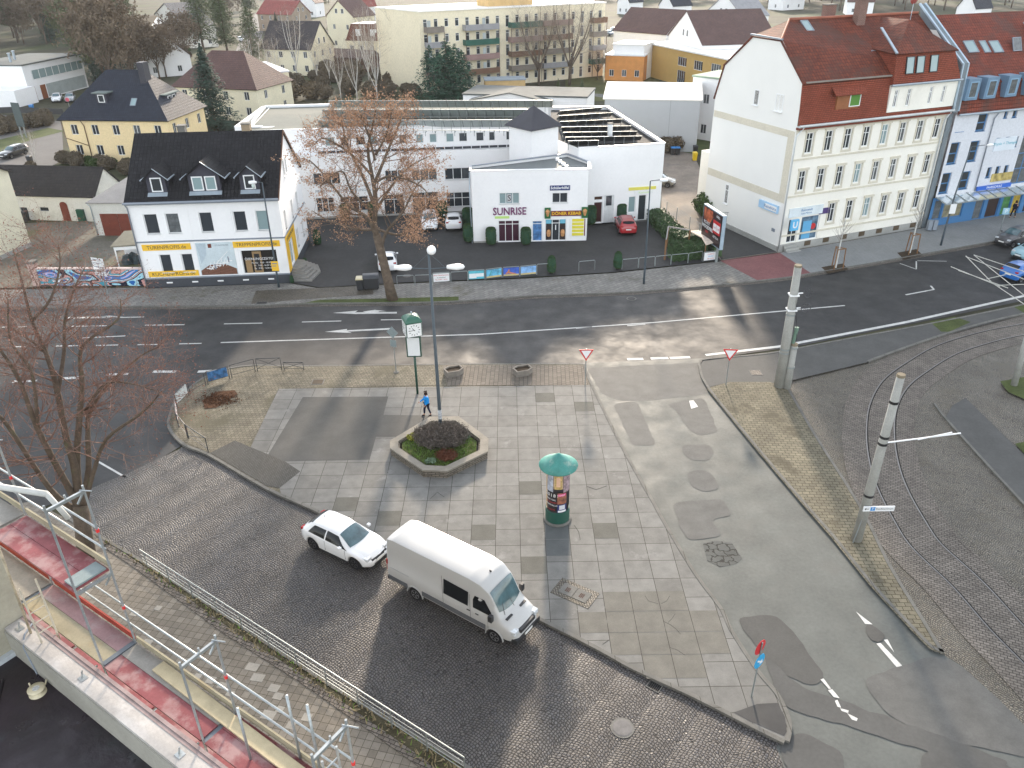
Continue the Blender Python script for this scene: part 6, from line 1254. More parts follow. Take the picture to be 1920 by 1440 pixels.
ctext(o, '2018!', -36, 1.8, .26, WHITE); ctext(o, 'MUSICAL', -38, 1.55, .12, WHITE); ctext(o, 'IN CONCERT', -38, 1.38, .10, paint('poster_red', ())); ctext(o, 'STADTHALLE', -38, 1.22, .11, WHITE); ctext(o, 'TICKETS', -38, .95, .10, paint('poster_red', ()))
o = curved(T, -6, 44, 1.3, 1.98, mat('pink_brown_poster', (.25, .10, .06), .5, var=.7, scale=5)); curved(o, -2, 38, 1.78, 1.92, paint('hot_pink', (.75, .06, .25)), rC-.02, 'poster_strip'); ctext(o, 'SHOW', 17, 1.84, .12, WHITE, rC-.012)
o = curved(T, -6, 44, .80, 1.28, paint('poster_navy', (.02, .03, .14))); curved(o, 4, 34, .98, 1.24, paint('poster_white', (.6, .62, .66)), rC-.02, 'emblem'); curved(o, -2, 40, .82, .93, WHITE, rC-.02, 'poster_strip')
for a_ in range(90, 290, 42): curved(T, a_, a_+36, .85, 2.9, [tn, bl, mat('mixed_poster', ())][a_ % 3])
mb = MB(); mb.lathe([(rC-.06, hC-.85), (rC-.02, hC-.80), (.93, hC-.72), (.95, hC-.66), (.62, hC-.46), (.3, hC-.22), (.08, hC-.04), (0, hC)], 36); mb.build('conical_roof', mat('patina_green', (.045, .22, .19), .55, var=.2, scale=2.5, stain=((.3, .38, .32), .6, 1.6, .58)), T, True)
# small trough planters
for (u, v, lb) in ((851, 699, 'concrete trough with bare soil on the pavement, the one nearer the clock'), (980, 698, 'concrete trough with bare soil on the pavement, the one nearer the side street')):
    T = thing('concrete_trough', lb, 'planter', G(u, v+2, PZ), R(28), 'concrete troughs along the pavement'); hx = [(-.62, -.35), (.2, -.5), (.62, -.25), (.62, .3), (-.2, .5), (-.62, .3)]
    mb = MB(); ringwall(mb, hx, [(x*.84, y*.8) for x, y in hx], 0, .42); mb.build('trough', mat('aged_concrete', (.20, .18, .155), .9, var=.2, scale=3), T, fix=True)
    mb = MB(); mb.poly([(x*.9, y*.9, .32) for x, y in hx]); mb.build('soil', soil, T)
# signs
rW = paint('sign_white', (.75, .76, .76), .4); rR = paint('sign_red', (.55, .02, .025), .4); rB = paint('sign_blue', (.02, .22, .55), .4); sgrey = mat('sign_back', (.25, .30, .31), .6, metal=.3)
def tri(mb, r, y, z, flip=-1): mb.poly([(r*math.sin(R(120*k))*-flip, y, z+flip*r*math.cos(R(120*k))) for k in range(3)])
def give_way(u, v, z, label, hz=2.35, rz=0):
    T = thing('give_way_sign', label, 'road sign', G(u, v, z), rz, 'give way signs'); mb = MB(); mb.tube([(0, 0, 0), (0, 0, hz+.3)], .03, 8); mb.build('post', galv, T)
    def tr(r, y0, y1):
        mb = MB(); P = [(r*math.sin(R(120*k+60)), r*math.cos(R(120*k+60))) for k in range(3)]; mb.add([(x, y, hz+c) for y in (y0, y1) for x, c in P], [(0, 1, 2), (5, 4, 3), (0, 3, 4, 1), (1, 4, 5, 2), (2, 5, 3, 0)]); return mb
    o = tr(.55, -.045, -.03).build('sign_plate', rR, T, fix=True); tr(.38, -.052, -.046).build('sign_field', rW, o, fix=True); return T
give_way(1097, 722, PZ, 'red and white give way triangle at the plaza corner'); give_way(1361, 722, .1, 'red and white give way triangle on the asphalt island', rz=R(-8))
T = thing('keep_right_sign', 'blue round arrow sign below a red sign seen edge-on, near the plaza tip', 'road sign', G(1409, 1306, PZ), R(40)); mb = MB(); mb.tube([(0, 0, 0), (.03, 0, 2.85)], .032, 8); mb.build('post', galv, T)
mb = MB(); mb.lathe([(0, -.05), (.32, -.05), (.32, -.035), (0, -.035)], 28, (0, 0, 1.95), 'y'); o = mb.build('blue_disc', paint('bright_sign_blue', (.02, .33, .62), .4), T)
mb = MB(); mb.bar((-.16, -.056, 2.06), (.1, -.056, 1.86), .07, .006, (0, 1, 0)); mb.add([(.2, -.058, 1.78), (.14, -.058, 2.0), (-.02, -.058, 1.8)], [(0, 1, 2)]); mb.build('arrow', rW, o)
mb = MB(); mb.lathe([(0, .035), (.32, .035), (.32, .05), (0, .05)], 28, (.02, 0, 2.58), 'y'); o = mb.build('red_disc', rR, T); mb = MB(); mb.box(-.22, .26, .051, .056, 2.53, 2.63); mb.build('white_bar', rW, o)
T = thing('priority_sign', 'sign seen from the back with second plate, on a thin post left of the clock', 'road sign', G(743, 698, PZ), R(160)); mb = MB(); mb.tube([(0, 0, 0), (0, 0, 3.3)], .03, 8); mb.build('post', galv, T)
mb = MB(); M = Matrix.Translation((0, 0, 3.0)) @ Matrix.Rotation(R(45), 4, 'Y'); mb.box(-.3, .3, .035, .05, -.3, .3, M); mb.build('sign_plate', sgrey, T); mb = MB(); mb.box(-.22, .22, .035, .05, 1.95, 2.45); mb.build('sign_plate', sgrey, T); mb = MB(); mb.lathe([(.2, 0), (.17, .05), (.05, .06)], 12); mb.build('foot', conc, T)
T = thing('direction_sign', 'stack of white fingerboards on a galvanised post before the graffiti wall', 'direction sign', G(203, 553, fpz), R(-22)); mb = MB(); mb.tube([(0, 0, 0), (-.05, 0, 3.2)], .045, 8); mb.build('post', galv, T)
for k in range(5):
    mb = MB(); mb.box(-.75, .55, -.07, -.05, 1.75+.31*k, 2.02+.31*k); o = mb.build('fingerboard', rW, T); mb = MB(); mb.box(-.6, .35, -.075, -.071, 1.85+.31*k, 1.91+.31*k); mb.build('lettering_bar', grey_tr, o)
# lamp posts
def lamp(u, v, tu, tv, label, arm=(-1.1, 0), lantern=1, z=fpz):
    p = G(u, v, z); hh = Hgt((u, v), (tu, tv)); T = thing('lamp_post', label, 'street lamp', p, 0, 'single-arm street lamps'); d = ray(tu, tv); k = (hh-CAM_H)/d.z; tx, ty = d.x*k-p.x, 0
    mb = MB(); mb.tube([(0, 0, 0), (0, 0, 1.2), (tx*.2, 0, hh*.5), (tx, 0, hh)], [.10, .09, .07, .05], 10); mb.tube([(tx, 0, hh), (tx+arm[0]*.7, arm[1]*.7, hh+.05)], .035, 8); mb.build('pole', post_b, T, True)
    M = Matrix.Translation((tx+arm[0], arm[1], hh+.02)) @ Matrix.Rotation(math.atan2(arm[1], arm[0]), 4, 'Z'); mb = MB(); mb.lathe([(0, -.35), (.1, -.3), (.16, 0), (.12, .3), (0, .36)], 12, (0, 0, 0), 'x'); o = mb.build('lamp_head', whiteg, T, True); o.matrix_local = M
    if lantern:
        mb = MB(); mb.lathe([(.02, -.5), (.12, -.42), (.14, -.2), (.05, -.1)], 12); o2 = mb.build('lantern_glass', mat('milky_glass', (.5, .58, .55), .2), o, True)
    return T
T = lamp(523, 538, 494, 343, 'dark lamp post with a hanging lantern in front of the white shop house', (-.75, 0)); 
mb = MB(); mb.box(-.3, .3, -.13, -.11, 1.5, 2.35); o = mb.build('yellow_sign', orange, T); mb = MB(); mb.box(-.22, .22, -.135, -.131, 2.1, 2.2); mb.box(-.22, .1, -.135, -.131, 1.9, 1.97); mb.build('lettering_bar', grey_tr, o)
lamp(1207, 532, 1218, 340, 'dark lamp post standing near the shops in front of the red estate car', (1.1, .1), 0)
T = lamp(1764, 460, 1818, 277, 'black lamp post with small plates on the grey pavement by the blue shops', (2.0, .6), 0); mb = MB(); mb.box(-.1, .45, -.14, -.1, 3.1, 4.0); mb.build('sign_plate', rW, T)
# concrete catenary poles
def cpole(u, v, tu, tv, label, r0=.24, r1=.16, z=.1):
    p = G(u, v, z); hh = Hgt((u, v), (tu, tv)); d = ray(tu, tv); k = (hh-CAM_H)/d.z; T = thing('concrete_pole', label, 'pole', p)
    mb = MB(); mb.tube([(0, 0, 0), (d.x*k-p.x, d.y*k-p.y, hh)], [r0, r1], 16); mb.build('shaft', conc_p, T, True); mb = MB(); t = Vector((d.x*k-p.x, d.y*k-p.y, hh)); mb.tube([t, t+Vector((0, 0, .12))], [r1+.02, r1], 14); mb.build('cap', mat('rusty_cap', (.2, .17, .12), .9), T); return T, t
T, t = cpole(1461, 724, 1496, 503, 'tall leaning concrete tram pole with spoked tension wheels on the island', .34, .22)
for f_, zz in ((.9, 0), (.78, 0)):
    q = t*(f_-.12); mb = MB(); mb.tube([q-Vector((.3, 0, 0)), q+Vector((.55, 0, .1))], .05, 6); mb.box(q.x-.28, q.x+.28, q.y-.28, q.y+.28, q.z-.04, q.z+.04); mb.build('bracket', WHITE, T)
    c = q+Vector((.85, -.1, .15)); mb = MB(); ring = [Vector((math.cos(i*math.pi/8)*.3, 0, math.sin(i*math.pi/8)*.3))+c for i in range(17)]; mb.tube(ring, .025, 6, False); [mb.tube([c, ring[i]], .012, 4) for i in range(0, 16, 2)]; mb.build('tension_wheel', paint('dark_iron', (.06, .06, .065)), T)
for f_ in (.62, .33, .3): 
    q = t*f_; mb = MB(); r_ = .34-.12*f_+.015; mb.tube([q-Vector((0, 0, .05)), q+Vector((0, 0, .05))], r_, 14); mb.build('steel_band', galv, T)
T2_, t2 = cpole(1475, 727, 1489, 650, 'short second concrete pole with a tension weight beside the tall island pole', .26, .2)
mb = MB(); mb.tube([t2+Vector((-.1, .1, -.1)), t2+Vector((.0, .1, 1.0))], .12, 8); mb.tube([t2+Vector((.0, .1, 1.0)), t2+Vector((.0, .1, 1.2))], .14, 8); mb.build('weight', mat('green_insulator', (.12, .2, .15), .5), T2_)
mb = MB(); mb.tube([t2+Vector((.1, 0, .3)), t*.78+Vector((p.x*0, 0, 0))-Vector((.35, 0, 0))], .015, 4); mb.build('cable', black, T2_)
mb = MB(); [mb.tube([t2*f_-Vector((0, 0, .04)), t2*f_+Vector((0, 0, .04))], .29-.04*f_, 12) for f_ in (.95, .5)]; mb.build('steel_band', galv, T2_)
T, t = cpole(1606, 1012, 1688, 710, 'slender concrete tram pole with a white arrow sign and a cross arm', .24, .17)
q = t*.62; mb = MB(); mb.tube([q, q+Vector((3.6, .35, .25))], .035, 8); mb.tube([q+Vector((1.6, .1, .1)), q+Vector((3.2, .35, .3))], .03, 6); mb.build('cross_arm', WHITE, T); mb = MB(); [mb.tube([t*f_-Vector((0, 0, .06)), t*f_+Vector((0, 0, .06))], .25-.06*f_, 14) for f_ in (.66, .62, .3, .86)]; mb.build('steel_band', black, T)
q = t*.235; mb = MB(); mb.box(q.x-.25, q.x+1.2, q.y-.32, q.y-.28, q.z-.14, q.z+.14); o = mb.build('sign_board', rW, T); PS = Pl(Fr((0, 720), (100, 720)), 0, 0, 0)
mb = MB(); mb.box(q.x+.08, q.x+.30, q.y-.328, q.y-.321, q.z-.1, q.z+.1); b2 = mb.build('parking_mark', rB, o); mb = MB(); mb.bar((q.x-.16, q.y-.325, q.z), (q.x+.02, q.y-.325, q.z), .03, .006, (0, 1, 0)); mb.add([(q.x-.2, q.y-.326, q.z), (q.x-.12, q.y-.326, q.z-.07), (q.x-.12, q.y-.326, q.z+.07)], [(0, 1, 2)]); mb.build('arrow', black, o)
txt(o, 'P', Pl(F, 0, 0), q.x+.19, q.z, .2, rW, -(q.y-.33)*-1, ext=.001)
txt(o, 'Stadtzentrum', Pl(F, 0, 0), q.x+.74, q.z, .15, black, (q.y-.325), ext=.001)
mb = MB(); mb.tube([(-.25, -.2, 0), (-.02, -.15, 1.8)], .03, 6); mb.build('cable_pipe', galv, T)
cpole(1901, 722, 1935, 600, 'concrete pole cut by the right edge on a grass patch', .2, .17)
# overhead bars at the upper right
T = thing('overhead_bars', 'crossing white overhead contact bars above the road at the upper right', 'overhead line', (40, 42, 0)); zb_ = 6.2
def B_(a, b, z=zb_, r=.028): 
    mb = MB(); mb.tube([G(*a, z)-Vector((40, 42, 0)), G(*b, z+.05)-Vector((40, 42, 0))], r, 6); mb.build('contact_bar', mat('dull_white_bar', (.42, .42, .38), .6), T)
for a, b in [((1783, 500), (1875, 537)), ((1797, 507), (1890, 540)), ((1811, 480), (1860, 530)), ((1826, 478), (1990, 610)), ((1811, 481), (2040, 570)), ((1826, 478), (2060, 555)), ((1850, 523), (1885, 515)), ((1860, 530), (1965, 600)), ((1870, 535), (2000, 530))]: B_(a, b)
mb = MB(); o0 = Vector((40, 42, 0)); mb.tube([G(2060, 556, zb_)-o0, G(2062, 700, 0)-o0+Vector((0, 0, 0))], .12, 8); mb.build('mast', galv, T)
# railings with cross bracing on the plaza corner
rail_m = paint('dark_railing', (.035, .04, .045), .5)
pts = [(392, 848), (353, 822), (335, 800), (331, 765), (355, 740), (388, 722), (433, 709), (481, 696), (531, 694), (572, 694)]
P0 = GP(pts, PZ); T = thing('corner_railing', 'curved dark crowd railing with banners around the plaza corner', 'railing', P0[4])
for i in range(len(P0)-1):
    a = P0[i]-P0[4]; b = P0[i+1]-P0[4]; a.z = b.z = 0; d = (b-a).normalized(); a = a+d*.08; b = b-d*.08; H_ = Vector((0, 0, .95 if i < 8 else .6)); mb = MB()
    mb.tube([a, a+H_, b+H_, b], .028, 6); mb.tube([a+H_*.22, b+H_*.22], .015, 5)
    if i in (0, 7, 8): mb.tube([a+H_*.22, b+H_], .015, 5); mb.tube([b+H_*.22, a+H_], .015, 5)
    o = mb.build('railing_panel', rail_m, T)
    if i in (2, 3, 5):
        n = Vector((-d.y, d.x, 0))*.03; mb = MB()
        mb.poly([a+d*.08+H_*.25+n, b-d*.08+H_*.25+n, b-d*.08+H_*.93+n, a+d*.08+H_*.93+n]); mb.poly([a+d*.08+H_*.25-n, b-d*.08+H_*.25-n, b-d*.08+H_*.93-n, a+d*.08+H_*.93-n])
        m_ = {2: mat('white_red_banner', (.62, .55, .55), .6), 3: mat('white_green_banner', (.6, .64, .62), .6), 5: mat('blue_team_banner', (.04, .13, .28), .5, var=.9, scale=3)}[i]
        o = mb.build('banner', m_, o)
        if i == 2:
            q = txt(o, 'K', Pl(F), 0, 0, .7, rR, 0); X = -d; Z = Vector((0, 0, 1)).cross(d)*-1; Z = X.cross(Vector((0, 0, 1))); M = Matrix((X, Vector((0, 0, 1)), Z)).transposed().to_4x4(); M.translation = (a+b)/2+H_*.6+Z*.04; q.matrix_local = M
# hoop fence by the parking lot
T0 = thing('hoop_barrier', 'plain galvanised hoop on the parking edge behind the tree, leftmost of the hoops', 'barrier', (0, 0, 0), 0, 'galvanised hoops along the parking lot'); mb = MB(); L1 = 1.75
mb.tube([(0, 0, 0), (0, 0, .82), (.06, 0, .92), (L1-.06, 0, .92), (L1, 0, .82), (L1, 0, 0)], .03, 6); mb.build('hoop', galv, T0)
hp = [(745, 536, 777, 535, 0), (779, 535, 811, 534, 0), (812, 531, 844, 529, 1), (846, 529, 877, 527, 0), (878, 526, 909, 524, 2), (911, 524, 941, 520, 3), (943, 520, 974, 518, 4), (975, 518, 1006, 515, 5), (1007, 514, 1038, 512, 0), (1085, 509, 1115, 506, 0), (1166, 505, 1196, 502, 0), (1197, 502, 1227, 499, 0), (1228, 499, 1257, 496, 0), (1258, 496, 1289, 493, 0), (1290, 493, 1316, 489, 6), (1318, 491, 1344, 488, 6)]
names = ['plain hoop beside the tree trunk at the parking edge', 'plain hoop, second from the street tree', 'hoop carrying a white lettered notice board', 'plain hoop right of the white notice board', 'hoop with turquoise and white banner', 'hoop with tropical beach banner', 'hoop with banner of a sunbathing figure on a beach', 'hoop with pale blue sea banner', 'plain hoop left of the first clipped bush', 'single free-standing hoop in the middle of the entrance', 'plain hoop right of the second clipped bush', 'plain hoop behind the dark lamp post', 'plain hoop right of the dark lamp post', 'plain hoop before the ivy hedge', 'plain hoop left of the white advert at the ivy hedge', 'hoop with a white printed advert at the driveway']
bm_ = {2: mat('turquoise_banner', (.1, .45, .55), .5, var=.2), 3: mat('beach_banner', (.12, .42, .62), .5, var=.5, scale=2), 4: mat('sea_banner', (.05, .12, .5), .5, var=.3, scale=2), 5: mat('pale_sea_banner', (.22, .42, .72), .5, var=.4, scale=2)}
for i, (u0, v0, u1, v1, k) in enumerate(hp):
    a = G(u0, v0, fpz); b = G(u1, v1, fpz); d = b-a; T = T0 if i == 0 else dup(T0, a, 0, group=T0['group']); T.location = a; T.rotation_euler = (0, 0, math.atan2(d.y, d.x)); T['label'] = names[i]; T.scale = (d.length/L1, 1, 1)
    if k in (1, 2, 3, 4, 5) or i == 15:
        mb = MB(); mb.box(.06, L1-.06, -.05, -.035, .12, .86); o = mb.build('banner', bm_.get(k, rW), T)
        pz = Pl(F, 0, 0, 0)
        if k == 1: [txt(o, s_, Pl(F), L1/2, .70-.2*j, .17, rR if j % 2 == 0 else black, -.052, ext=.001) for j, s_ in enumerate(('Büro-/Gewerberäume', 'zu vermieten', 'Tel. 03491 / 44 61'))]
        if k == 2: mb = MB(); mb.box(.1, L1-.1, -.056, -.051, .2, .62); mb.build('white_field', rW, o); mb = MB(); mb.box(L1*.5, L1-.1, -.06, -.057, .14, .32); mb.build('turquoise_field', mat('turquoise_banner', ()), o)
        if k in (3, 4, 5): mb = MB(); mb.box(.07, L1-.07, -.056, -.051, .13, .28); mb.build('sand_field', mat('sand_print', (.55, .45, .2), .5, var=.2), o)
        if k == 3: mb = MB(); mb.bar((.4, -.057, .3), (.62, -.057, .75), .05, .005, (0, 1, 0)); mb.build('palm_print', mat('palm_green', (.05, .25, .08), .6), o)
        if k == 4: mb = MB(); mb.tube([(.3, -.056, .35), (.6, -.056, .45), (.95, -.056, .35), (1.35, -.056, .3)], [.05, .1, .07, .04], 6); mb.tube([(.5, -.056, .45), (.7, -.056, .7)], [.07, .08], 6); mb.build('figure_print', mat('skin_print', (.55, .22, .12), .6), o)
        if i == 15: [txt(o, s_, Pl(F), L1/2, .68-.2*j, .18, rB if j == 1 else rR, -.052, ext=.001) for j, s_ in enumerate(('FAHRRAD', 'SERVICE', 'hier rechts'))]
# bins
def bin_(u, v, z, label, body_c, lid_c, w=.58, d=.7, h=1.0, rz=0, group=None):
    T = thing('wheelie_bin', label, 'bin', G(u, v, z), rz, group); mb = MB(); a, b = w/2, d/2
    mb.add([(-a*.8, -b*.8, .05), (a*.8, -b*.8, .05), (a*.8, b*.8, .05), (-a*.8, b*.8, .05), (-a, -b, h), (a, -b, h), (a, b, h), (-a, b, h)], [(3, 2, 1, 0), (4, 5, 6, 7), (0, 1, 5, 4), (1, 2, 6, 5), (2, 3, 7, 6), (3, 0, 4, 7)]); mb.build('body', body_c, T)
    mb = MB(); mb.add([(-a-.03, -b-.05, h+.003), (a+.03, -b-.05, h+.003), (a+.03, b+.04, h+.003), (-a-.03, b+.04, h+.003), (-a*.9, -b*.8, h+.09), (a*.9, -b*.8, h+.09), (a*.9, b*.9, h+.13), (-a*.9, b*.9, h+.13)], [(4, 5, 6, 7), (0, 1, 5, 4), (1, 2, 6, 5), (2, 3, 7, 6), (3, 0, 4, 7)]); mb.build('lid', lid_c, T)
    for s_ in (-1, 1): mb = MB(); mb.lathe([(.02, -.03), (.1, -.03), (.1, .03), (.02, .03)], 12, (s_*(a*.8), b*.8, .1), 'x'); mb.build('wheel', tyre_m, T)
bk = paint('bin_black', (.025, .027, .03), .5)
bin_(676, 543, fpz, 'narrow black bin with cream lid left of the big container', bk, paint('cream_lid', (.5, .44, .27)), rz=R(5)); 
T = thing('waste_container', 'large black waste container with rounded lid beside the street tree', 'bin', G(697, 540, fpz), R(8)); mb = MB(); mb.box(-.62, .62, -.5, .5, .12, 1.0); mb.build('body', bk, T)
mb = MB(); mb.lathe([(0, -.66), (.5, -.66), (.5, .66), (0, .66)], 18, (0, 0, 1.02), 'x'); o = mb.build('round_lid', mat('bin_lid_grey', (.05, .055, .065), .45, var=.1), T, fix=True); o.scale = (1, 1, .55); o.location = (0, 0, .46)
for sx in (-1, 1):
    for sy in (-1, 1): mb = MB(); mb.lathe([(0, -.03), (.09, -.03), (.09, .03), (0, .03)], 10, (sx*.5, sy*.4, .09), 'x'); mb.build('wheel', tyre_m, T)
bluel = paint('blue_lid', (.03, .2, .5))
for i, u in enumerate((1261, 1270)): bin_(u, 291, .03, ['left blue-lidded bin at the lawn corner behind the white block', 'right blue-lidded bin at the lawn corner behind the white block'][i], bk, bluel, rz=0, group='blue lidded bins')
bin_(1302, 301, .11, 'yellow bin beside the rear of the cream corner house', paint('bin_yellow', (.7, .5, .02)), paint('bin_yellow', ())); bin_(1303, 288, .11, 'black bin behind the yellow bin', bk, bk); bin_(58, 307, .05, 'dark bin in the garden below the yellow hipped-roof house', bk, bk); bin_(50, 415, .1, 'dark bin against the whitewashed shed', bk, bk)
bin_(61, 208, .05, 'blue bin at the drive of the modern white house', bluel, bluel)
# street side bins, tree stakes, pedestrian-side things on the grey pavement
T = thing('litter_bin', 'grey twin litter bin at the corner of the blue shops', 'litter bin', G(1745, 433, fpz)); mb = MB(); mb.box(-.45, -.05, -.2, .2, .15, 1.1); mb.box(.05, .45, -.2, .2, .15, 1.1); mb.build('body', grey_tr, T); mb = MB(); mb.box(-.04, .04, -.04, .04, 0, 1.15); mb.build('post', grey_tr, T)
T = thing('parking_meter', 'slim pale post with a blue sign head near the parked cars', 'sign', G(1874, 437, fpz)); mb = MB(); mb.tube([(0, 0, 0), (0, 0, 1.9)], .05, 8); mb.build('post', galv, T); mb = MB(); mb.box(-.3, .3, -.06, .06, 1.9, 2.5); o = mb.build('sign_head', paint('pale_cyan', (.3, .5, .6)), T); txt(o, 'P', Pl(F), 0, 2.2, .5, rW, -.065)
stake = mat('stake_wood', (.20, .11, .055), .8, var=.2, scale=3)
def staked(u, v, label):
    T = thing('staked_sapling', label, 'tree', G(u, v, fpz+.01), R(20), 'young staked street trees')
    for x, y in ((-.5, -.35), (.5, -.35), (0, .5)): mb = MB(); mb.tube([(x, y, 0), (x*.85, y*.85, 1.85)], .05, 6); mb.build('stake', stake, T)
    mb = MB(); P = [(-.43, -.3, 1.8), (.43, -.3, 1.8), (0, .43, 1.8)]; [mb.bar(P[i], P[(i+1) % 3], .05, .07) for i in range(3)]; mb.build('brace', stake, T)
    random.seed(int(u)); mb = MB(); mb.tube([(0, 0, 0), (0, 0, 2.2), (.05, 0, 4.6)], [.07, .055, .02], 7); mb.build('trunk', mat('limewashed_bark', (.52, .52, .49), .9, var=.1), T); mb = MB()
    for k in range(26):
        a = random.random()*6.28; z = random.uniform(2.2, 4.2); l = random.uniform(.5, 1.3)*(4.9-z)/2.2+.2; q = Vector((math.cos(a)*l*.7, math.sin(a)*l*.7, z+l*.9)); mb.tube([(0, 0, z), q], [.012, .004], 3); mb.tube([q*.6+Vector((0, 0, z*.4)), q*.7+Vector((.15, .1, z*.3+.3))], [.006, .003], 3)
    mb.build('crown_twigs', mat('young_twigs', (.16, .13, .11), .9), T)
staked(1567, 502, 'young staked tree in the brown pit nearer the red paving'); staked(1706, 474, 'young staked tree in the brown pit nearer the blue shops')
# billboard
a = G(1312, 470, .1); b = G(1347, 498, .1); d = (b-a).normalized(); T = thing('billboard', 'large slanted advertising billboard with a dark food poster and pale blue frame', 'billboard', (a.x, a.y, .1), math.atan2(d.y, d.x)); Lb = 3.9
zb0 = Hgt((1347, 498), (1345, 455)); zb0 = 1.5; zb1 = 4.4
mb = MB(); mb.box(-.08, Lb+.08, -.02, .30, zb0-.1, zb1+.1); mb.build('frame', mat('pale_blue_metal', ()), T); mb = MB(); mb.box(0, Lb, -.035, -.022, zb0, zb1); o = mb.build('poster', mat('dark_poster', (.025, .012, .014), .35, var=.5, scale=1), T)
class Q_: pass
PB = Pl(F, 0, 0, 0)
food = mat('food_picture', (.40, .10, .04), .4, var=.9, scale=2.2, fine=.3); mb = MB(); mb.poly([(.15, -.037, zb1-.1), (.25, -.037, zb1-1.1), (1.5, -.037, zb1-1.35), (2.1, -.037, zb1-.6), (1.9, -.037, zb1-.1)]); mb.build('food_picture', food, o)
txt(o, 'ROAST', PB, .95, 3.0, .42, rW, -.04, ext=.002); txt(o, 'WOODFIRE', PB, 1.15, 2.6, .44, rW, -.04, ext=.002, bold=.01); txt(o, 'BEEF', PB, 1.1, 2.2, .3, rR, -.04, ext=.002)
mb = MB(); mb.box(2.2, 3.7, -.042, -.036, 2.55, 3.7); q_ = mb.build('price_field', rR, o); mb = MB(); mb.box(2.3, 2.95, -.048, -.043, 2.75, 3.4); mb.box(3.0, 3.6, -.048, -.043, 2.75, 3.4); mb.build('price_label', rW, q_); txt(q_, '4,49', PB, 2.62, 3.05, .26, rR, -.05, ext=.001); txt(q_, '5,99', PB, 3.3, 3.05, .26, rR, -.05, ext=.001); txt(o, 'AKTION', PB, 2.95, 2.2, .3, rW, -.04, ext=.001); txt(o, 'GRILL', PB, 3.1, 4.1, .3, rW, -.04)
mb = MB(); [mb.box(x, x+.14, .05, .25, 0, zb0-.1) for x in (.5, 3.2)]; mb.build('posts', galv, T)
# railing above the lower pavement
rp = [(278, 1066), (333, 1098), (384, 1131), (430, 1164), (467, 1184), (520, 1219), (575, 1253), (632, 1292), (695, 1332), (760, 1374), (807, 1408), (872, 1455)]
RP = GP(rp, .1); A = RP[0]; Bv = RP[-1]; d = (Bv-A); L_ = d.length; d = d.normalized(); n_ = 11; T = thing('pavement_railing', 'long galvanised railing between the weedy verge and the cobbled street', 'railing', A, math.atan2(d.y, d.x))
for i in range(n_+1): mb = MB(); x = L_*i/n_; mb.tube([(x, 0, 0), (x, 0, 1.0)], .025, 6); mb.build('post', galv, T)
for z, r in ((1.0, .028), (.72, .01), (.5, .01), (.3, .014)): mb = MB(); mb.tube([(-.3, 0, z), (L_, 0, z)], r, 6); mb.build('rail', galv, T)
vm = MB(); q = [tuple(p[:2]) for p in V1]+[tuple(p[:2]) for p in V2[::-1]]; blades(vm, q, 16000, .28, .11, 1.6); o = vm.build('verge_weeds', dryleaf); tag(o, 'dry weeds and grass tufts along the verge railing', 'grass', kind='stuff')
vm = MB(); blades(vm, q, 5000, .2, .11, 1.4); o = vm.build('verge_grass', grassleaf); tag(o, 'green grass tufts in the verge beside the pavement', 'grass', kind='stuff')
fl = MB(); random.seed(12)
for E_ in (er, el):
    for i in range(len(E_)-1):
        a, b = E_[i], E_[i+1]; n = int((b-a).length*60); dd = (b-a).normalized(); nn = Vector((dd.y, -dd.x))
        if noise.noise(Vector((a.x*.3, a.y*.3, 0))) < -.25: continue
        for k in range(n): q = a.lerp(b, random.random())+nn*abs(random.gauss(0, .16)); fl.leaf((q.x, q.y, random.uniform(.015, .05)), random.uniform(.04, .09), 1, Vector((random.gauss(0, .3), random.gauss(0, .3), 1)))
o = fl.build('gutter_leaves', leaflit); tag(o, 'brown fallen leaves gathered along the plaza kerbs', 'leaves', kind='stuff')
fl = MB()
for k in range(900):
    a = random.gauss(0, 1); q = Vector(P3([(410+random.gauss(0, 18), 750+random.gauss(0, 6))])[0]); fl.leaf((q.x, q.y, PZ+random.uniform(.03, .08)), random.uniform(.06, .12), 1, Vector((random.gauss(0, .5), random.gauss(0, .5), 1)))
o = fl.build('leaf_heap', leaflit); tag(o, 'heap of reddish brown leaves on the plaza corner paving', 'leaves', kind='stuff')
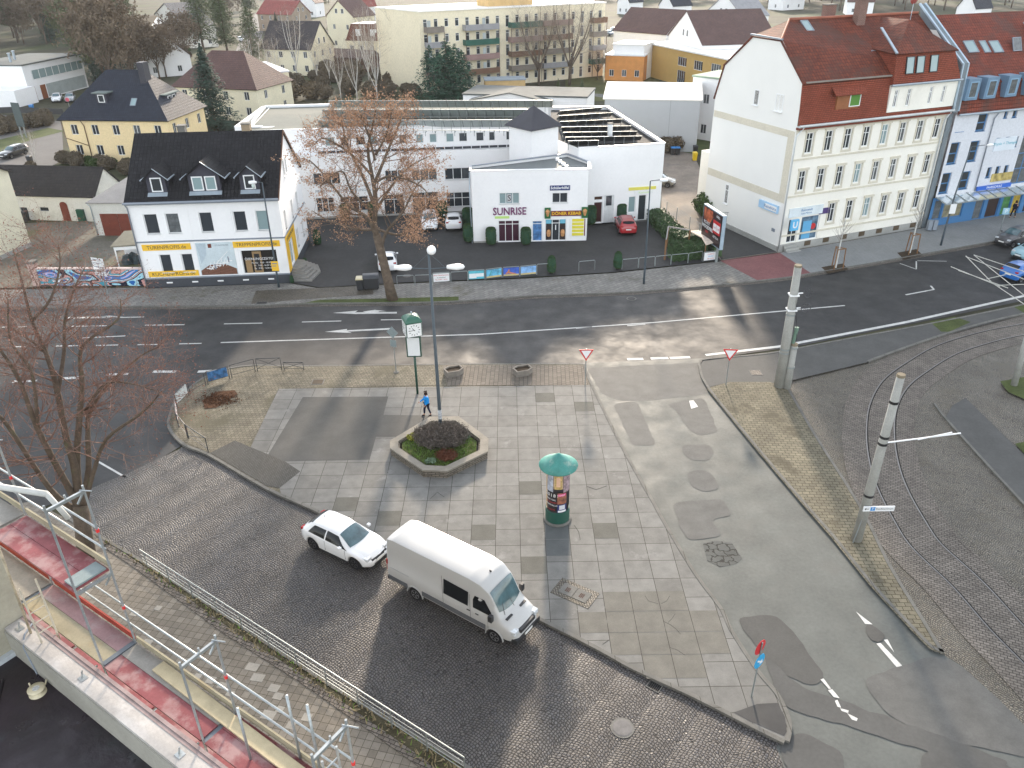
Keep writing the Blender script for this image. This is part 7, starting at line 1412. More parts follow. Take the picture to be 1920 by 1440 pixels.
# ================================================================ houses behind
def fhouse(name, label, A, B, ze, dp, zr, axis, wm, rm, rows=2, cols=4, side=2, hip=None, zbase=0, ym=None, cat='house', oh=.4, fwm=WHITE, wz=1.35, gwin=1, chim=(), sky=()):
    F = Fr(A, B, ze); T = F.thing(name, label, cat); W = F.L_; pf = Pl(F); pr = Pl(F, W, 0, 90); pl_ = Pl(F, 0, dp, 270)
    def wr(L_, n):
        h = []
        for r in range(rows):
            z = .9+(ze-.2)/rows*r
            for c in range(n): x = L_*(c+.5)/n; h.append((x-.5, x+.5, z, z+wz))
        return h
    hf = wr(W, cols) if cols else []; hs = wr(dp, side) if side else []
    walls(T, W, dp, ze, wm, hf, hs, hs, (), F)
    mb = MB()
    if not hip and zr > ze+.3:
        if axis == 'x':
            for x in (0, W): mb.poly([(x, 0, ze), (x, dp, ze), (x, dp/2, zr-.1)])
        else:
            for y in (0, dp): mb.poly([(0, y, ze), (W, y, ze), (W/2, y, zr-.1)])
        mb.build('gable', wm, T)
    if zr > ze+.3:
        mb = MB(); (hip_roof(mb, 0, W, 0, dp, ze, zr, hip[0], hip[1], oh, ym=ym) if hip else gable_roof(mb, 0, W, 0, dp, ze, zr, axis, oh)); mb.build('roof', rm, T)
    else: box_obj(T, 'roof', rm, -.15, W+.15, -.15, dp+.15, ze+.002, ze+.25)
    for r in hf: window(T, pf, r, 2, (), frame=fwm)
    for r in hs: window(T, pr, r, 2, (), frame=fwm); window(T, pl_, r, 2, (), frame=fwm)
    if gwin and not hip and zr > ze+2:
        if axis == 'x':
            for q in (Pl(F, W, 0, 90), Pl(F, 0, dp, 270)):
                for s_ in (-1, 1): window(T, q, (dp/2+s_*1.2-.4, dp/2+s_*1.2+.4, ze+.5, ze+1.8), 1, (), proud=.04, frame=fwm)
        else:
            for s_ in (-1, 1): window(T, pf, (W/2+s_*1.2-.5, W/2+s_*1.2+.5, ze+.5, ze+1.8), 2, (), proud=.04, frame=fwm)
    for x, y, h_ in chim: chimney(T, x, y, ze, h_, .35, .35)
    return T, F
yel = mat('warm_yellow_render', (.78, .62, .36), .9, var=.04, scale=.3); cream = mat('light_cream_render', (.76, .70, .52), .9, var=.05, scale=.3)
# yellow hipped house
T, F = fhouse('yellow_hipped_house', 'yellow two-storey house with blue-black hipped roof, small dormers and a tall chimney', (115, 224), (312, 226), 5.6, 10.8, 11.3, 'x', yel, bluetile, 2, 5, 3, hip=(4.8, 5.0), oh=.45)
mb = MB(); mb.box(10.4, 11.3, 3.8, 5.2, 6.5, 12.4); o = mb.build('chimney_stack', mat('dark_clad', (.05, .05, .06), .6), T); k = (11.3-5.6)/5.85
def flatdormer(T, x, y, w_, n, m_=None, yaw=0):
    z = 5.6+k*(y+.45); M = Matrix.Translation((x, y, z-.1)) @ Matrix.Rotation(yaw, 4, 'Z'); mb = MB(); mb.box(-w_/2, w_/2, 0, 2.0, 0, 1.35, M); d_ = mb.build('dormer', mat('dark_slate', ()), T); mb = MB(); mb.box(-w_/2-.35, w_/2+.35, -.35, 2.2, 1.352, 1.5, M); mb.build('dormer_roof', mat('lichen_lead', (.14, .17, .16), .7), d_)
    for i in range(n):
        mb = MB(); a = -w_/2+w_*(i+.5)/n; mb.box(a-.45, a+.45, -.06, -.003, .2, 1.2, M); f_ = mb.build('window', WHITE, d_); mb = MB(); mb.box(a-.34, a+.34, -.07, -.061, .3, 1.1, M); mb.build('pane', GLASS, f_)
flatdormer(T, 5.6, 1.5, 1.5, 1)
mb = MB(); q = Pl(F, F.L_, 0, 90)
M = Matrix.Translation((F.L_-1.6, 5.4, 6.9)) @ Matrix.Rotation(R(90), 4, 'Z'); mb.box(-1.5, 1.5, 0, 2, 0, 1.3, M); d_ = mb.build('dormer', mat('dark_slate', ()), T); mb = MB(); mb.box(-1.9, 1.9, -.3, 2.5, 1.302, 1.45, M); mb.build('dormer_roof', mat('lichen_lead', ()), d_)
for a in (-.6, .6): mb = MB(); mb.box(a-.45, a+.45, -.06, -.003, .2, 1.15, M); f_ = mb.build('window', WHITE, d_); mb = MB(); mb.box(a-.34, a+.34, -.07, -.061, .3, 1.05, M); mb.build('pane', GLASS, f_)
skylight(T, Vector((10.1, 1.6, 5.6+k*2.05+.05)), Vector((0, -k, 1)), Vector((0, 1, k)), .8, 1.2)
lathe_pipe(T, [(3.0, -.4, 5.5), (3.1, -.08, 4.8), (3.1, -.08, 0)], .06, mat('brown_pipe', (.15, .09, .06), .6)); lathe_pipe(T, [(-.1, -.1, 5.4), (-.1, -.1, 3.2), (3.0, -.1, 2.2)], .05, mat('brown_pipe', ()))
# modern white house
T, F = fhouse('modern_white_house', 'modern white flat-roofed house with ribbon windows and brown cladding', (40, 124), (151, 102), 6.6, 12, 6.6, 'x', wallW, mat('grey_flat_roof', (.12, .13, .125), .9), 1, 0, 0)
pf = Pl(F); W = F.L_
mb = MB(); pf.box(mb, 2.2, W-.6, 3.9, 5.5, -.05, -.002); o = mb.build('ribbon_window', GL3, T); mb = MB(); [pf.box(mb, 2.2+2.1*i, 2.32+2.1*i, 3.9, 5.5, -.08, -.051) for i in range(9)]; mb.build('window_frame', WHITE, o)
mb = MB(); pf.box(mb, 5.5, W-.6, .2, 2.6, -.05, -.002); mb.build('patio_glazing', mat('pale_glazing', (.36, .40, .40), .3), T); mb = MB(); pf.box(mb, -.02, 2.0, .0, 2.6, -.06, -.002); pf.box(mb, 3.6, 5.2, 0, 2.6, -.06, -.002); mb.build('timber_cladding', mat('brown_cladding', (.22, .075, .03), .7), T)
mb = MB(); mb.box(-6, 0, -1.5, 10, 0, 3); mb.build('side_wing', wallW, T); mb = MB(); [mb.lathe([(.25, 6.8), (.25, 8.3), (.35, 8.35), (.35, 8.5)], 10, c) for c in ((4, 5, 0), (8, 7, 0))]; mb.build('roof_vents', zinc, T)
# house behind the spruce
T, F = fhouse('mauve_roof_house', 'cream house with steep brown-mauve hipped roof behind the dark spruce', (325, 162), (480, 168), 5.2, 11, 10.5, 'x', cream, mauve, 2, 4, 2, hip=(5.0, 5.0))
fhouse('flat_cream_annex', 'small pale annex with flat roof right of the spruce', (440, 122), (478, 140), 6.3, 6, 6.3, 'x', cream, paleroof, 2, 1, 1)
fhouse('dark_mansard_house', 'cream gabled house with dark roof and two skylights behind the bare bushes', (490, 88), (582, 90), 6, 10.8, 11.2, 'x', cream, tiles('dark_grey_tiles', (.07, .062, .065), (.055, .05, .052), h=.4), 2, 4, 3)
fhouse('white_gabled_house', 'white gabled house with brown roof among the trees at upper left', (232, 92), (262, 108), 4.5, 11, 9.5, 'x', wallW, mauve, 1, 2, 2)
fhouse('white_annex_house', 'white house with light brown roof just behind the gabled one at upper left', (270, 66), (325, 50), 5.5, 10, 9.5, 'y', wallW, mat('lichen_tiles', (.24, .19, .13), .8), 1, 2, 2)
fhouse('dark_roof_house', 'house with blue-black roof, red gable edges and green shutters at the top edge', (290, 26), (345, 50), 6, 9, 11, 'y', wallC, bluetile, 2, 2, 2)
fhouse('red_roof_terrace', 'brick house with faded red roof at the top behind the pines', (482, 24), (546, 26), 6, 10, 10, 'x', mat('brownish_render', (.32, .26, .2), .9), tiles('faded_red_tiles', (.30, .08, .07), (.25, .07, .06), h=.4), 2, 4, 2)
fhouse('beige_gable_house', 'tall beige gabled house with a flat-roofed front block at the top', (612, 28), (662, 30), 9, 9, 13, 'y', cream, mauve, 2, 2, 2)
fhouse('beige_front_block', 'low beige block in front of the tall gabled house at the top', (615, 35), (658, 36), 7, 5, 7, 'x', mat('sand_render', (.48, .42, .32), .9), paleroof, 1, 0, 1)
fhouse('red_mansard_house', 'cream house with red mansard roof beside the long beige flats', (649, 76), (706, 77), 6.4, 9, 6.4, 'x', cream, redtile, 2, 3, 2)
F = Fr((649, 76), (706, 77), 6.4); T = F.thing('mansard_top', 'steep red mansard storey with white dormers, under a pale flat top', 'roof'); mb = MB(); z0, z1 = 6.68, 10; a, b = 0, F.L_; i_ = 1.1
for q in ([(a, 0, z0), (b, 0, z0), (b-i_, i_, z1), (a+i_, i_, z1)], [(b, 0, z0), (b, 9, z0), (b-i_, 9-i_, z1), (b-i_, i_, z1)], [(a, 9, z0), (a, 0, z0), (a+i_, i_, z1), (a+i_, 9-i_, z1)]): slab(mb, q, .12)
mb.build('mansard', redtile, T); box_obj(T, 'flat_top', paleroof, a+i_, b-i_, i_, 9-i_, z1-.1, z1+.05); [box_obj(T, 'dormer', WHITE, x, x+1.1, .2, 1.4, z0+.8, z0+2.2) for x in (2.6, 6.4)]
fhouse('white_red_roof_house', 'white house with pale red roof at the top edge above the flats', (655, 12), (705, 10), 6, 10, 10.5, 'x', wallW, tiles('faded_red_tiles', ()), 1, 3, 2)
fhouse('timber_shed', 'dark brown timber shed behind the birch trees', (615, 104), (690, 108), 3.2, 5, 4.6, 'x', mat('dark_timber', (.10, .06, .045), .9), mat('old_felt', (.12, .09, .085), .9), 0, 0, 0, cat='shed')
# long beige flats with balconies
F = Fr((785, 23), (1135, 6), 14.7); T = F.thing('balcony_flats', 'long five-storey beige block of flats with coloured balconies and a blank gable', 'apartment building'); pf = Pl(F); W = F.L_; fl_ = mat('flats_beige', (.74, .67, .50), .9, var=.03, scale=.2)
gab = F.L(703, 15, 14.7); cols = 19; hz = [.9+2.75*r for r in range(5)]; hw_ = []
for r in range(5):
    for c in range(cols): x = 1.2+(W-2.4)*c/(cols-1); hw_.append((x-.42, x+.42, hz[r]+(0 if c % 4 else -.7), hz[r]+1.5))
mb = MB(); pf.facade(mb, 0, W, 0, 14.7, hw_, .2); mb.poly([(0, 0, 0), (0, 0, 14.7), (gab.x, gab.y, 14.7), (gab.x, gab.y, 0)]); mb.poly([(W, 0, 0), (W, 14, 0), (W, 14, 14.7), (W, 0, 14.7)]); mb.build('wall', fl_, T)
for r in hw_: window(T, pf, r, 1, (.75,), frame=WHITE)
mb = MB(); mb.prism([(-.1, -.2), (W+.2, -.2), (W+.2, 14), (W*.4, 18), (gab.x-.1, gab.y+.1)], 14.702, 14.95); mb.build('roof', mat('white_flat_roof', (.80, .79, .75), .7, var=.03), T); q = F.L(955, 5, 15.5); box_obj(T, 'penthouse', mat('ochre_render', (.55, .38, .18), .9), q.x-5, q.x+5.5, q.y, q.y+5, 14.96, 17.5)
bc = [mat('balcony_a', (.17, .10, .065), .7), mat('balcony_b', (.03, .10, .075), .6), mat('balcony_c', (.20, .175, .15), .7), mat('balcony_d', (.27, .18, .165), .7), mat('balcony_e', (.28, .28, .29), .6)]
for gi, (c0, n) in enumerate(((.9, 3.6), (9.2, 7.4), (19.5, 7.2), (27.2, 7), (39.5, 3.4))):
    if c0+n > W: n = W-c0-.2
    bm = MB()
    for x in (c0, c0+n): bm.bar((x, -1.5, 0), (x, -1.5, hz[4]+.2), .1, .1)
    bm.build('balcony_posts', mat('brown_steel', (.10, .06, .045), .6), T)
    for r in range(5):
        z = hz[r]-.75
        if r == 0: continue
        mb = MB(); mb.box(c0, c0+n, -1.55, -.003, z-.1, z); b_ = mb.build('balcony', conc, T); mb = MB(); mb.box(c0, c0+n, -1.62, -1.553, z-.12, z+.95); mb.box(c0-.06, c0-.003, -1.62, -.01, z-.1, z+.95); mb.box(c0+n+.003, c0+n+.06, -1.62, -.01, z-.1, z+.95); mb.build('balustrade', bc[(gi*2+r*3) % 5], b_)
        if gi in (0, 1): mb = MB(); mb.box(c0+.1 if gi == 0 else c0+n*.5, (c0+.8 if gi == 0 else c0+n*.5+.7), -1.5, -1.45, z+.96, z+2.1); mb.build('glass_screen', mat('pale_glazing', ()), b_)
mb = MB(); q = Pl(F, gab.x, gab.y, math.degrees(math.atan2(-gab.y, -gab.x))); c_ = q.px(745, 172); mb.poly([q.p(c_[0]-1.6, c_[1]-1, -.04), q.p(c_[0]+1.6, c_[1]-1, -.04)]+[q.p(c_[0]+1.6*math.cos(a*math.pi/8), c_[1]+1.5*math.sin(a*math.pi/8), -.04) for a in range(9)]); mb.build('arched_gate', mat('gate_brown', (.14, .09, .06), .8), T)
fhouse('small_ochre_annex', 'small ochre annex with blue-grey roof at the foot of the beige flats', (910, 152), (985, 150), 2.8, 4, 3.0, 'x', mat('ochre_render', ()), mat('blue_grey_felt', (.30, .34, .37), .8), 0, 0, 0, cat='annex')
# ochre halls, terrace house
F = Fr((1208, 82), (1364, 114), 6.8); F = Fr((1207, 141), (1340, 178), 0); T = F.thing('ochre_school', 'ochre two-storey building with pale curved roof left of the red mansard house', 'building'); W = F.L_+8; pf = Pl(F); och = mat('ochre_wall', (.52, .34, .12), .9, var=.04)
hw_ = [pf.rect(*q) for q in [(1270, 122, 1288, 109), (1300, 130, 1318, 116), (1332, 137, 1352, 122), (1268, 154, 1285, 134)]]
mb = MB(); pf.facade(mb, 0, W, 0, 6.6, hw_, .2); mb.poly([(0, 0, 0), (0, 14, 0), (0, 14, 6.6), (0, 0, 6.6)]); mb.poly([(0, 14, 0), (W, 14, 0), (W, 14, 6.6), (0, 14, 6.6)]); mb.poly([(W, 0, 0), (W, 14, 0), (W, 14, 6.6), (W, 0, 6.6)]); mb.build('wall', och, T)
for r in hw_: window(T, pf, r, 4, ())
box_obj(T, 'roof', mat('white_flat_roof', ()), -.3, W+.3, -.3, 14.3, 6.602, 6.9)
fhouse('orange_wing', 'low orange wing with pale terrace beside the ochre building', (1136, 104), (1208, 106), 5.0, 9, 5.0, 'x', mat('orange_render', (.60, .27, .09), .9), WHITE, 1, 3, 1, cat='wing')
fhouse('terrace_storey', 'white terrace storey with glazed doors above the orange wing', (1150, 84), (1208, 86), 7.0, 8, 7.0, 'x', wallW, mat('white_flat_roof', ()), 1, 3, 0, cat='house')
fhouse('brown_roof_house', 'big white house with brown tiled roof behind the orange wing', (1151, 54), (1250, 62), 8.0, 12, 12.5, 'x', wallW, mauve, 1, 4, 2)
F, T = None, None
fhouse('brown_gable_wing', 'white gabled wing with brown roof at the right of the brown-roofed house', (1254, 64), (1318, 82), 8.0, 16, 13.5, 'y', wallW, mauve, 2, 3, 2)
fhouse('grey_hall', 'pale grey metal hall with bright low roof behind the white block', (1134, 184), (1314, 187), 7.0, 14, 8.2, 'x', mat('grey_cladding', (.42, .45, .47), .6, var=.03, pat='brick', w=9, h=20, ms=.05, off=0, mc=(.3, .32, .34)), mat('white_flat_roof', ()), 0, 0, 0, cat='hall', oh=.1)
fhouse('hall_shed', 'low pale lean-to against the grey hall wall', (1174, 226), (1228, 228), 2.6, 2, 2.6, 'x', mat('grey_cladding', ()), paleroof, 0, 0, 0, cat='shed')
fhouse('white_stair_block', 'narrow white block with green flat roof between hall and corner house', (1300, 144), (1356, 150), 8.6, 7, 8.6, 'x', wallW, mat('green_flat_roof', (.28, .36, .28), .9), 2, 1, 1, cat='building')
fhouse('flat_roof_unit', 'grey flat-roofed unit with white edge behind the solar panels', (868, 178), (1100, 184), 4.5, 9, 4.5, 'x', wallW, mat('grey_flat_roof', ()), 0, 0, 0, cat='building')
fhouse('low_pitched_unit', 'low pitched grey roof unit with skylight dome behind the solar panels', (884, 186), (1028, 190), 4.2, 6, 5.4, 'y', wallW, mat('grey_flat_roof', ()), 0, 0, 0, cat='building')
fhouse('white_villa', 'white villa with grey roof and glazed corner at the upper right', (1322, 24), (1392, 30), 6, 11, 12, 'y', wallW, mat('grey_tiles', (.27, .27, .28), .8), 1, 3, 2)
for i, (A, B, ze, dp, zr, ax_, rm_, lb) in enumerate([((1158, 2), (1180, 3), 5, 9, 9, 'y', bluetile, 'small dark-roofed house at the top edge beyond the brown roof'), ((1236, 8), (1262, 10), 6, 9, 10, 'y', bluetile, 'white gabled house with blue roof at the top, left of the white villa'),
    ((985, -6), (1050, -8), 6, 10, 10, 'x', tiles('faded_red_tiles', ()), 'red-roofed house above the penthouse of the flats'), ((1795, 12), (1830, 14), 5, 9, 10, 'y', bluetile, 'white gabled house with dark roof above the red roof at upper right'), ((1590, 2), (1640, 2), 5, 9, 9, 'x', mauve, 'far house at the top edge above the chimneys'),
    ((560, 4), (590, 4), 6, 9, 10, 'y', mauve, 'far brown-roofed house left of the tall gabled one'), ((1420, 62), (1458, 60), 3, 6, 3.4, 'x', paleroof, 'small shed with pale roof on the meadow right of the villa'), ((1470, -4), (1510, -6), 5, 9, 9, 'x', tiles('faded_red_tiles', ()), 'far red-roofed house at the top right of the meadow')]):
    fhouse('far_house', lb, A, B, ze, dp, zr, ax_, wallW, rm_, 1, 2, 1, gwin=0)
# ================================================================ trees
def atY(u, v, Y):
    d = ray(u, v); t = Y/d.y; return Vector((d.x*t, Y, CAM_H+d.z*t))
def sub(mb, lf, p, d, l, r, dep, leafn, ls, up=.12, spread=.9, ntw=3, sides=4):
    n = 3; pts = [p]; q = p
    for i in range(n):
        d = (d+Vector((random.gauss(0, .16), random.gauss(0, .16), random.gauss(0, .13)+up))).normalized(); q = q+d*l/n; pts.append(q)
    mb.tube(pts, [r, r*.8, r*.6, r*.4], sides if dep > 1 else 3, cap=False)
    if leafn and dep <= 1:
        for _ in range(leafn): t = random.random(); lf.leaf(p.lerp(q, t)+Vector((random.gauss(0, .12), random.gauss(0, .12), random.gauss(0, .12)-.05)), ls*random.uniform(.6, 1.3))
    if dep == 0: return
    for k in range(ntw+(dep > 1)):
        t = random.uniform(.25, 1); i = min(n-1, int(t*n)); b = pts[i].lerp(pts[i+1], t*n-i); a = Vector((random.gauss(0, 1), random.gauss(0, 1), random.gauss(0, .8))); a = (a-d*a.dot(d)).normalized()
        sub(mb, lf, b, (d+a*spread).normalized(), l*random.uniform(.5, .75), r*.5, dep-1, leafn, ls, up, spread, ntw, sides)
def limb(mb, tw, lf, pts, r0, r1, nb, bl, dep, leafn, ls, **k):
    pts = smoothline3(pts, 4); n = len(pts); mb.tube(pts, [r0+(r1-r0)*i/(n-1) for i in range(n)], 9, cap=True)
    for j in range(nb):
        t = random.uniform(.18, 1)**.8; i = min(n-2, int(t*(n-1))); b = pts[i].lerp(pts[i+1], t*(n-1)-i); d = (pts[i+1]-pts[i]).normalized(); a = Vector((random.gauss(0, 1), random.gauss(0, 1), random.gauss(0, .7))); a = (a-d*a.dot(d)).normalized()
        sub(tw, lf, b, (d*.6+a*.9).normalized(), bl*(1.15-.5*t)*random.uniform(.7, 1.2), max(.015, (r0+(r1-r0)*t)*.35), dep, leafn, ls, **k)
def smoothline3(P, n):
    out = []
    for i in range(len(P)-1):
        p0 = P[max(i-1, 0)]; p1 = P[i]; p2 = P[i+1]; p3 = P[min(i+2, len(P)-1)]
        for k in range(n): t = k/n; out.append(.5*((2*p1)+(p2-p0)*t+(2*p0-5*p1+4*p2-p3)*t*t+(3*p1-p0-3*p2+p3)*t**3))
    out.append(P[-1]); return out
bark = mat('dark_bark', (.115, .09, .07), .95, var=.3, scale=3, bump=1, bscale=14, bd=.04, stain=((.12, .13, .07), .5, 2, .56)); twigm = mat('reddish_twigs', (.20, .125, .10), .9, var=.3, scale=2)
bark2 = mat('brown_bark', (.13, .10, .075), .95, var=.3, scale=3, bump=1, bscale=14, bd=.04)
# near left multi-stem tree
random.seed(21); b0 = G(163, 1045, .1); T = thing('bare_tree', 'large bare multi-stemmed tree with reddish twigs behind the scaffold at left', 'tree', b0)
mb, tw, lf = MB(), MB(), MB(); Y0 = b0.y
def LP(l, ys): return [atY(u, v, Y0+y)-b0 for (u, v), y in zip(l, ys)]
root = Vector((0, 0, 0)); forkz = atY(150, 945, Y0)-b0
mb.tube([root, forkz*.5, forkz], [.42, .36, .36], 12)
for l, ys, r0 in [([(150, 945), (139, 872), (124, 820), (105, 722), (86, 662), (60, 602), (41, 527), (24, 465)], (0, 0, .2, .6, .8, 1, 1.2, 1.4), .22), ([(150, 945), (144, 870), (148, 797), (154, 722), (150, 670), (163, 640), (221, 599), (226, 560)], (0, .2, .5, 1, 1.3, 1.6, 2, 2.2), .2),
    ([(148, 950), (120, 899), (71, 805), (37, 715), (0, 655), (-40, 590)], (0, -.3, -.7, -1, -1.2, -1.3), .2), ([(145, 960), (94, 917), (22, 809), (-10, 770), (-60, 720)], (0, -.6, -1.2, -1.5, -1.8), .17),
    ([(155, 945), (166, 880), (165, 816), (169, 771), (210, 715), (266, 666), (300, 650)], (0, .3, .6, 1, 1.5, 2, 2.2), .17), ([(158, 950), (176, 884), (199, 824), (255, 782), (285, 756), (300, 735)], (0, .0, -.2, -.4, -.6, -.7), .13),
    ([(160, 770), (195, 722), (240, 718), (307, 737)], (.9, .6, .3, 0), .09), ([(108, 740), (120, 660), (122, 600), (140, 540), (160, 500)], (.5, 1.5, 2, 2.5, 3), .11), ([(60, 602), (95, 560), (112, 500), (110, 460)], (1, 1.6, 2, 2.3), .08), ([(71, 805), (60, 700), (20, 640), (15, 560)], (-.7, -.9, -1.4, -1.8), .1), ([(86, 662), (60, 640), (0, 600), (-40, 560)], (.8, .3, 0, -.4), .07)]:
    limb(mb, tw, lf, LP(l, ys), r0*.88, .02, 24, 2.1, 3, 1, .06, ntw=2, up=.05)
mb.build('trunk', bark, T, True); tw.build('crown_twigs', twigm, T); lf.build('withered_leaves', mat('withered_leaves', (.23, .105, .075), .9, var=.35, scale=2), T)
# street tree with rust leaves
random.seed(5); b0 = G(734, 561, fpz); T = thing('rust_leaved_tree', 'street tree with rust-brown leaves standing in the grass strip by the road', 'tree', b0); Y0 = b0.y; mb, tw, lf = MB(), MB(), MB()
mb.tube([LP([(736, 562)], (0,))[0], LP([(726, 520)], (0,))[0], LP([(714, 470)], (0,))[0], LP([(706, 440)], (0,))[0]], [.48, .38, .34, .32], 12)
K_ = dict(ntw=3, up=.08)
for l, ys, r0 in [([(706, 442), (702, 417), (704, 372), (697, 326), (690, 280), (700, 230), (705, 205)], (0, 0, .3, .5, .8, 1, 1), .26), ([(714, 470), (722, 440), (739, 417), (757, 395), (780, 350), (800, 330)], (0, -.4, -.8, -1.2, -1.6, -2), .14), ([(704, 440), (688, 408), (652, 383), (606, 326), (580, 300)], (0, -.6, -1.5, -2.5, -3), .17),
    ([(704, 400), (711, 385), (734, 349), (766, 314), (807, 292)], (.1, .6, 1.2, 2, 2.6), .15), ([(700, 380), (680, 330), (650, 270), (640, 215)], (.2, 1, 2, 2.6), .16), ([(700, 350), (720, 300), (745, 240), (760, 205)], (.3, .8, 1.6, 2.2), .15), ([(698, 330), (660, 290), (610, 260), (590, 270)], (.3, -.5, -1.2, -1.6), .11),
    ([(706, 430), (670, 430), (620, 415), (585, 395)], (0, 1.4, 2.6, 3.4), .12), ([(708, 430), (750, 440), (790, 420), (812, 395)], (0, 1.2, 2.2, 3), .11), ([(700, 345), (735, 330), (790, 350), (810, 380)], (.2, -1, -2, -2.6), .1), ([(700, 400), (660, 360), (640, 320), (600, 350)], (0, -1.5, -2.5, -3.4), .1), ([(703, 300), (690, 250), (672, 205)], (.6, -.2, -.8), .1), ([(705, 290), (725, 250), (735, 205)], (.6, 0, -.5), .1)]:
    limb(mb, tw, lf, LP(l, ys), r0, .03, 20, 1.9, 2, 4, .11, **K_)
for _ in range(700): lf.leaf(LP([(random.gauss(775, 14), random.uniform(410, 455))], (random.gauss(0, .6),))[0], .12)
mb.build('trunk', bark2, T, True); tw.build('crown_twigs', mat('brown_twigs', (.15, .10, .07), .9), T); lf.build('rust_leaves', mat('rust_leaves', (.40, .245, .155), .8, var=.35, scale=1.2), T)
# small stems left of the yard
def bare(name, seed, h, r, nl, dep, bl, col, bk_, leafn=0, lcol=None, spread=.35, ls=.1, nb=9, cen=.35):
    random.seed(seed); T = bpy.data.objects.new(name, None); COL.objects.link(T); mb, tw, lf = MB(), MB(), MB()
    mb.tube([(0, 0, 0), (.05, 0, h*.2), (0, .05, h*cen)], [r, r*.8, r*.7], 7)
    for k in range(nl):
        a = 2*math.pi*k/nl+random.uniform(-.4, .4); e = random.uniform(.5, 1)*spread*h if k else .05*h; top = Vector((math.cos(a)*e, math.sin(a)*e, h*random.uniform(.8, 1) if k else h)); b = Vector((0, 0, h*random.uniform(.18, cen)))
        limb(mb, tw, lf, [b, b.lerp(top, .5)+Vector((math.cos(a), math.sin(a), 0))*h*.04, top], r*.45, .02, nb, bl, dep, leafn, ls, ntw=3)
    mb.build('trunk', bk_, T, True); tw.build('crown', col, T)
    if leafn: lf.build('leaves', lcol, T)
    return T
def spruce(name, seed, h, rad, col, n=9000, cone=1.0, ls=.3, bot=.06, multi=1, pw=.85):
    random.seed(seed); T = bpy.data.objects.new(name, None); COL.objects.link(T); mb = MB(); mb.tube([(0, 0, 0), (0, 0, h*.96)], [rad*.09, .03], 7); mb.build('trunk', bark2, T); lf = MB(); tiers = int(h*2.2)
    for k in range(n):
        m = random.randrange(multi); t = random.random()**.75; ph = m*2.4; hh = h*(1 if m == 0 else random.Random(m+seed).uniform(.75, .97)); cx, cy = (math.cos(ph)*rad*.42*(m > 0), math.sin(ph)*rad*.42*(m > 0))
        zz = bot*h+(hh-bot*h)*(1-t); ti = round((1-t)*tiers)/tiers; R0 = rad*(t**pw)*(1 if multi == 1 else .62)
        a = random.random()*6.28; nb = 11; ab = round(a/6.28*nb+ti*7.3)/nb*6.28; a = ab+random.gauss(0, .13); lob = .78+.3*math.sin(ab*3.7+ti*31); rr = R0*lob*random.random()**.45
        zz = bot*h+(hh-bot*h)*ti-rr*.28+random.gauss(0, .10)
        lf.leaf((cx+math.cos(a)*rr, cy+math.sin(a)*rr, max(.2, zz)), ls*random.uniform(.6, 1.3), .5, Vector((math.cos(a)*.5+random.gauss(0, .4), math.sin(a)*.5+random.gauss(0, .4), 1)))
    lf.build('crown', col, T); return T
def bush(name, seed, rx, ry, h, n, col, ls=.12, core=1):
    random.seed(seed); T = bpy.data.objects.new(name, None); COL.objects.link(T); lf = MB()
    for k in range(n):
        v = Vector((random.gauss(0, 1), random.gauss(0, 1), random.gauss(0, 1))).normalized(); bump = 1+.22*noise.noise(v*2.3+Vector((seed, 0, 0))); r = random.uniform(.72, 1)*bump
        lf.leaf((v.x*rx*r, v.y*ry*r, max(.03, h*.48+v.z*h*.5*r)), ls*random.uniform(.6, 1.4))
    mb = MB(); mb.lathe([(.01, 0), (rx*.35, .05), (rx*.7, h*.25), (rx*.75, h*.5), (rx*.5, h*.78), (.01, h*.86)], 12); c_ = mb.build('inner_crown', col, T); c_.scale = (1, ry/rx, 1)
    lf.build('leaves', col, T); return T
gr1 = mat('spruce_green', (.045, .075, .055), .85, var=.35, scale=.8); gr2 = mat('cypress_green', (.03, .075, .045), .85, var=.35, scale=.8); gr3 = mat('pine_green', (.075, .095, .045), .85, var=.35, scale=.7); gr4 = mat('hedge_green', (.05, .08, .025), .8, var=.35, scale=1.5); brn = mat('brown_brush', (.14, .115, .08), .95, var=.3, scale=.6); tanb = mat('tan_twigs', (.30, .25, .20), .95, var=.25, scale=.6); rdb = mat('reddish_wood', (.155, .12, .085), .95, var=.3, scale=.4); mxg = mat('olive_wood', (.11, .125, .06), .95, var=.35, scale=.4); whb = mat('birch_bark', (.50, .48, .44), .9, var=.2, scale=3)
def put(proto, u, v, sc, label, cat='tree', group=None, first={}, rz=None, z=.02):
    p = G(u, v, z); rz = random.uniform(0, 6.28) if rz is None else rz
    if proto.name in first: T = dup(proto, p, rz, label, group, sc)
    else: first[proto.name] = 1; T = proto; T.location = p; T.rotation_euler = (0, 0, rz); T.scale = (sc, sc, sc) if isinstance(sc, (int, float)) else sc
    tag(T, label, cat, group); 
    return T
P_sp = spruce('spruce_tree', 1, 13, 3.3, gr1, 11000); P_cy = spruce('cypress_clump', 2, 9.5, 5.2, gr2, 15000, multi=6, ls=.36, pw=.6); P_sm = spruce('small_conifer', 3, 5, 1.9, gr3, 2600, ls=.28)
P_pi = spruce('pine_tree', 4, 18, 4.5, gr3, 6000, ls=.5, bot=.3, pw=.35)
P_b1 = bare('big_bare_tree', 6, 15, .3, 10, 3, 3.2, tanb, bark2, nb=12, spread=.4, cen=.3); P_b2 = bare('birch_tree', 7, 11, .14, 6, 2, 2.2, tanb, whb, nb=10, spread=.22)
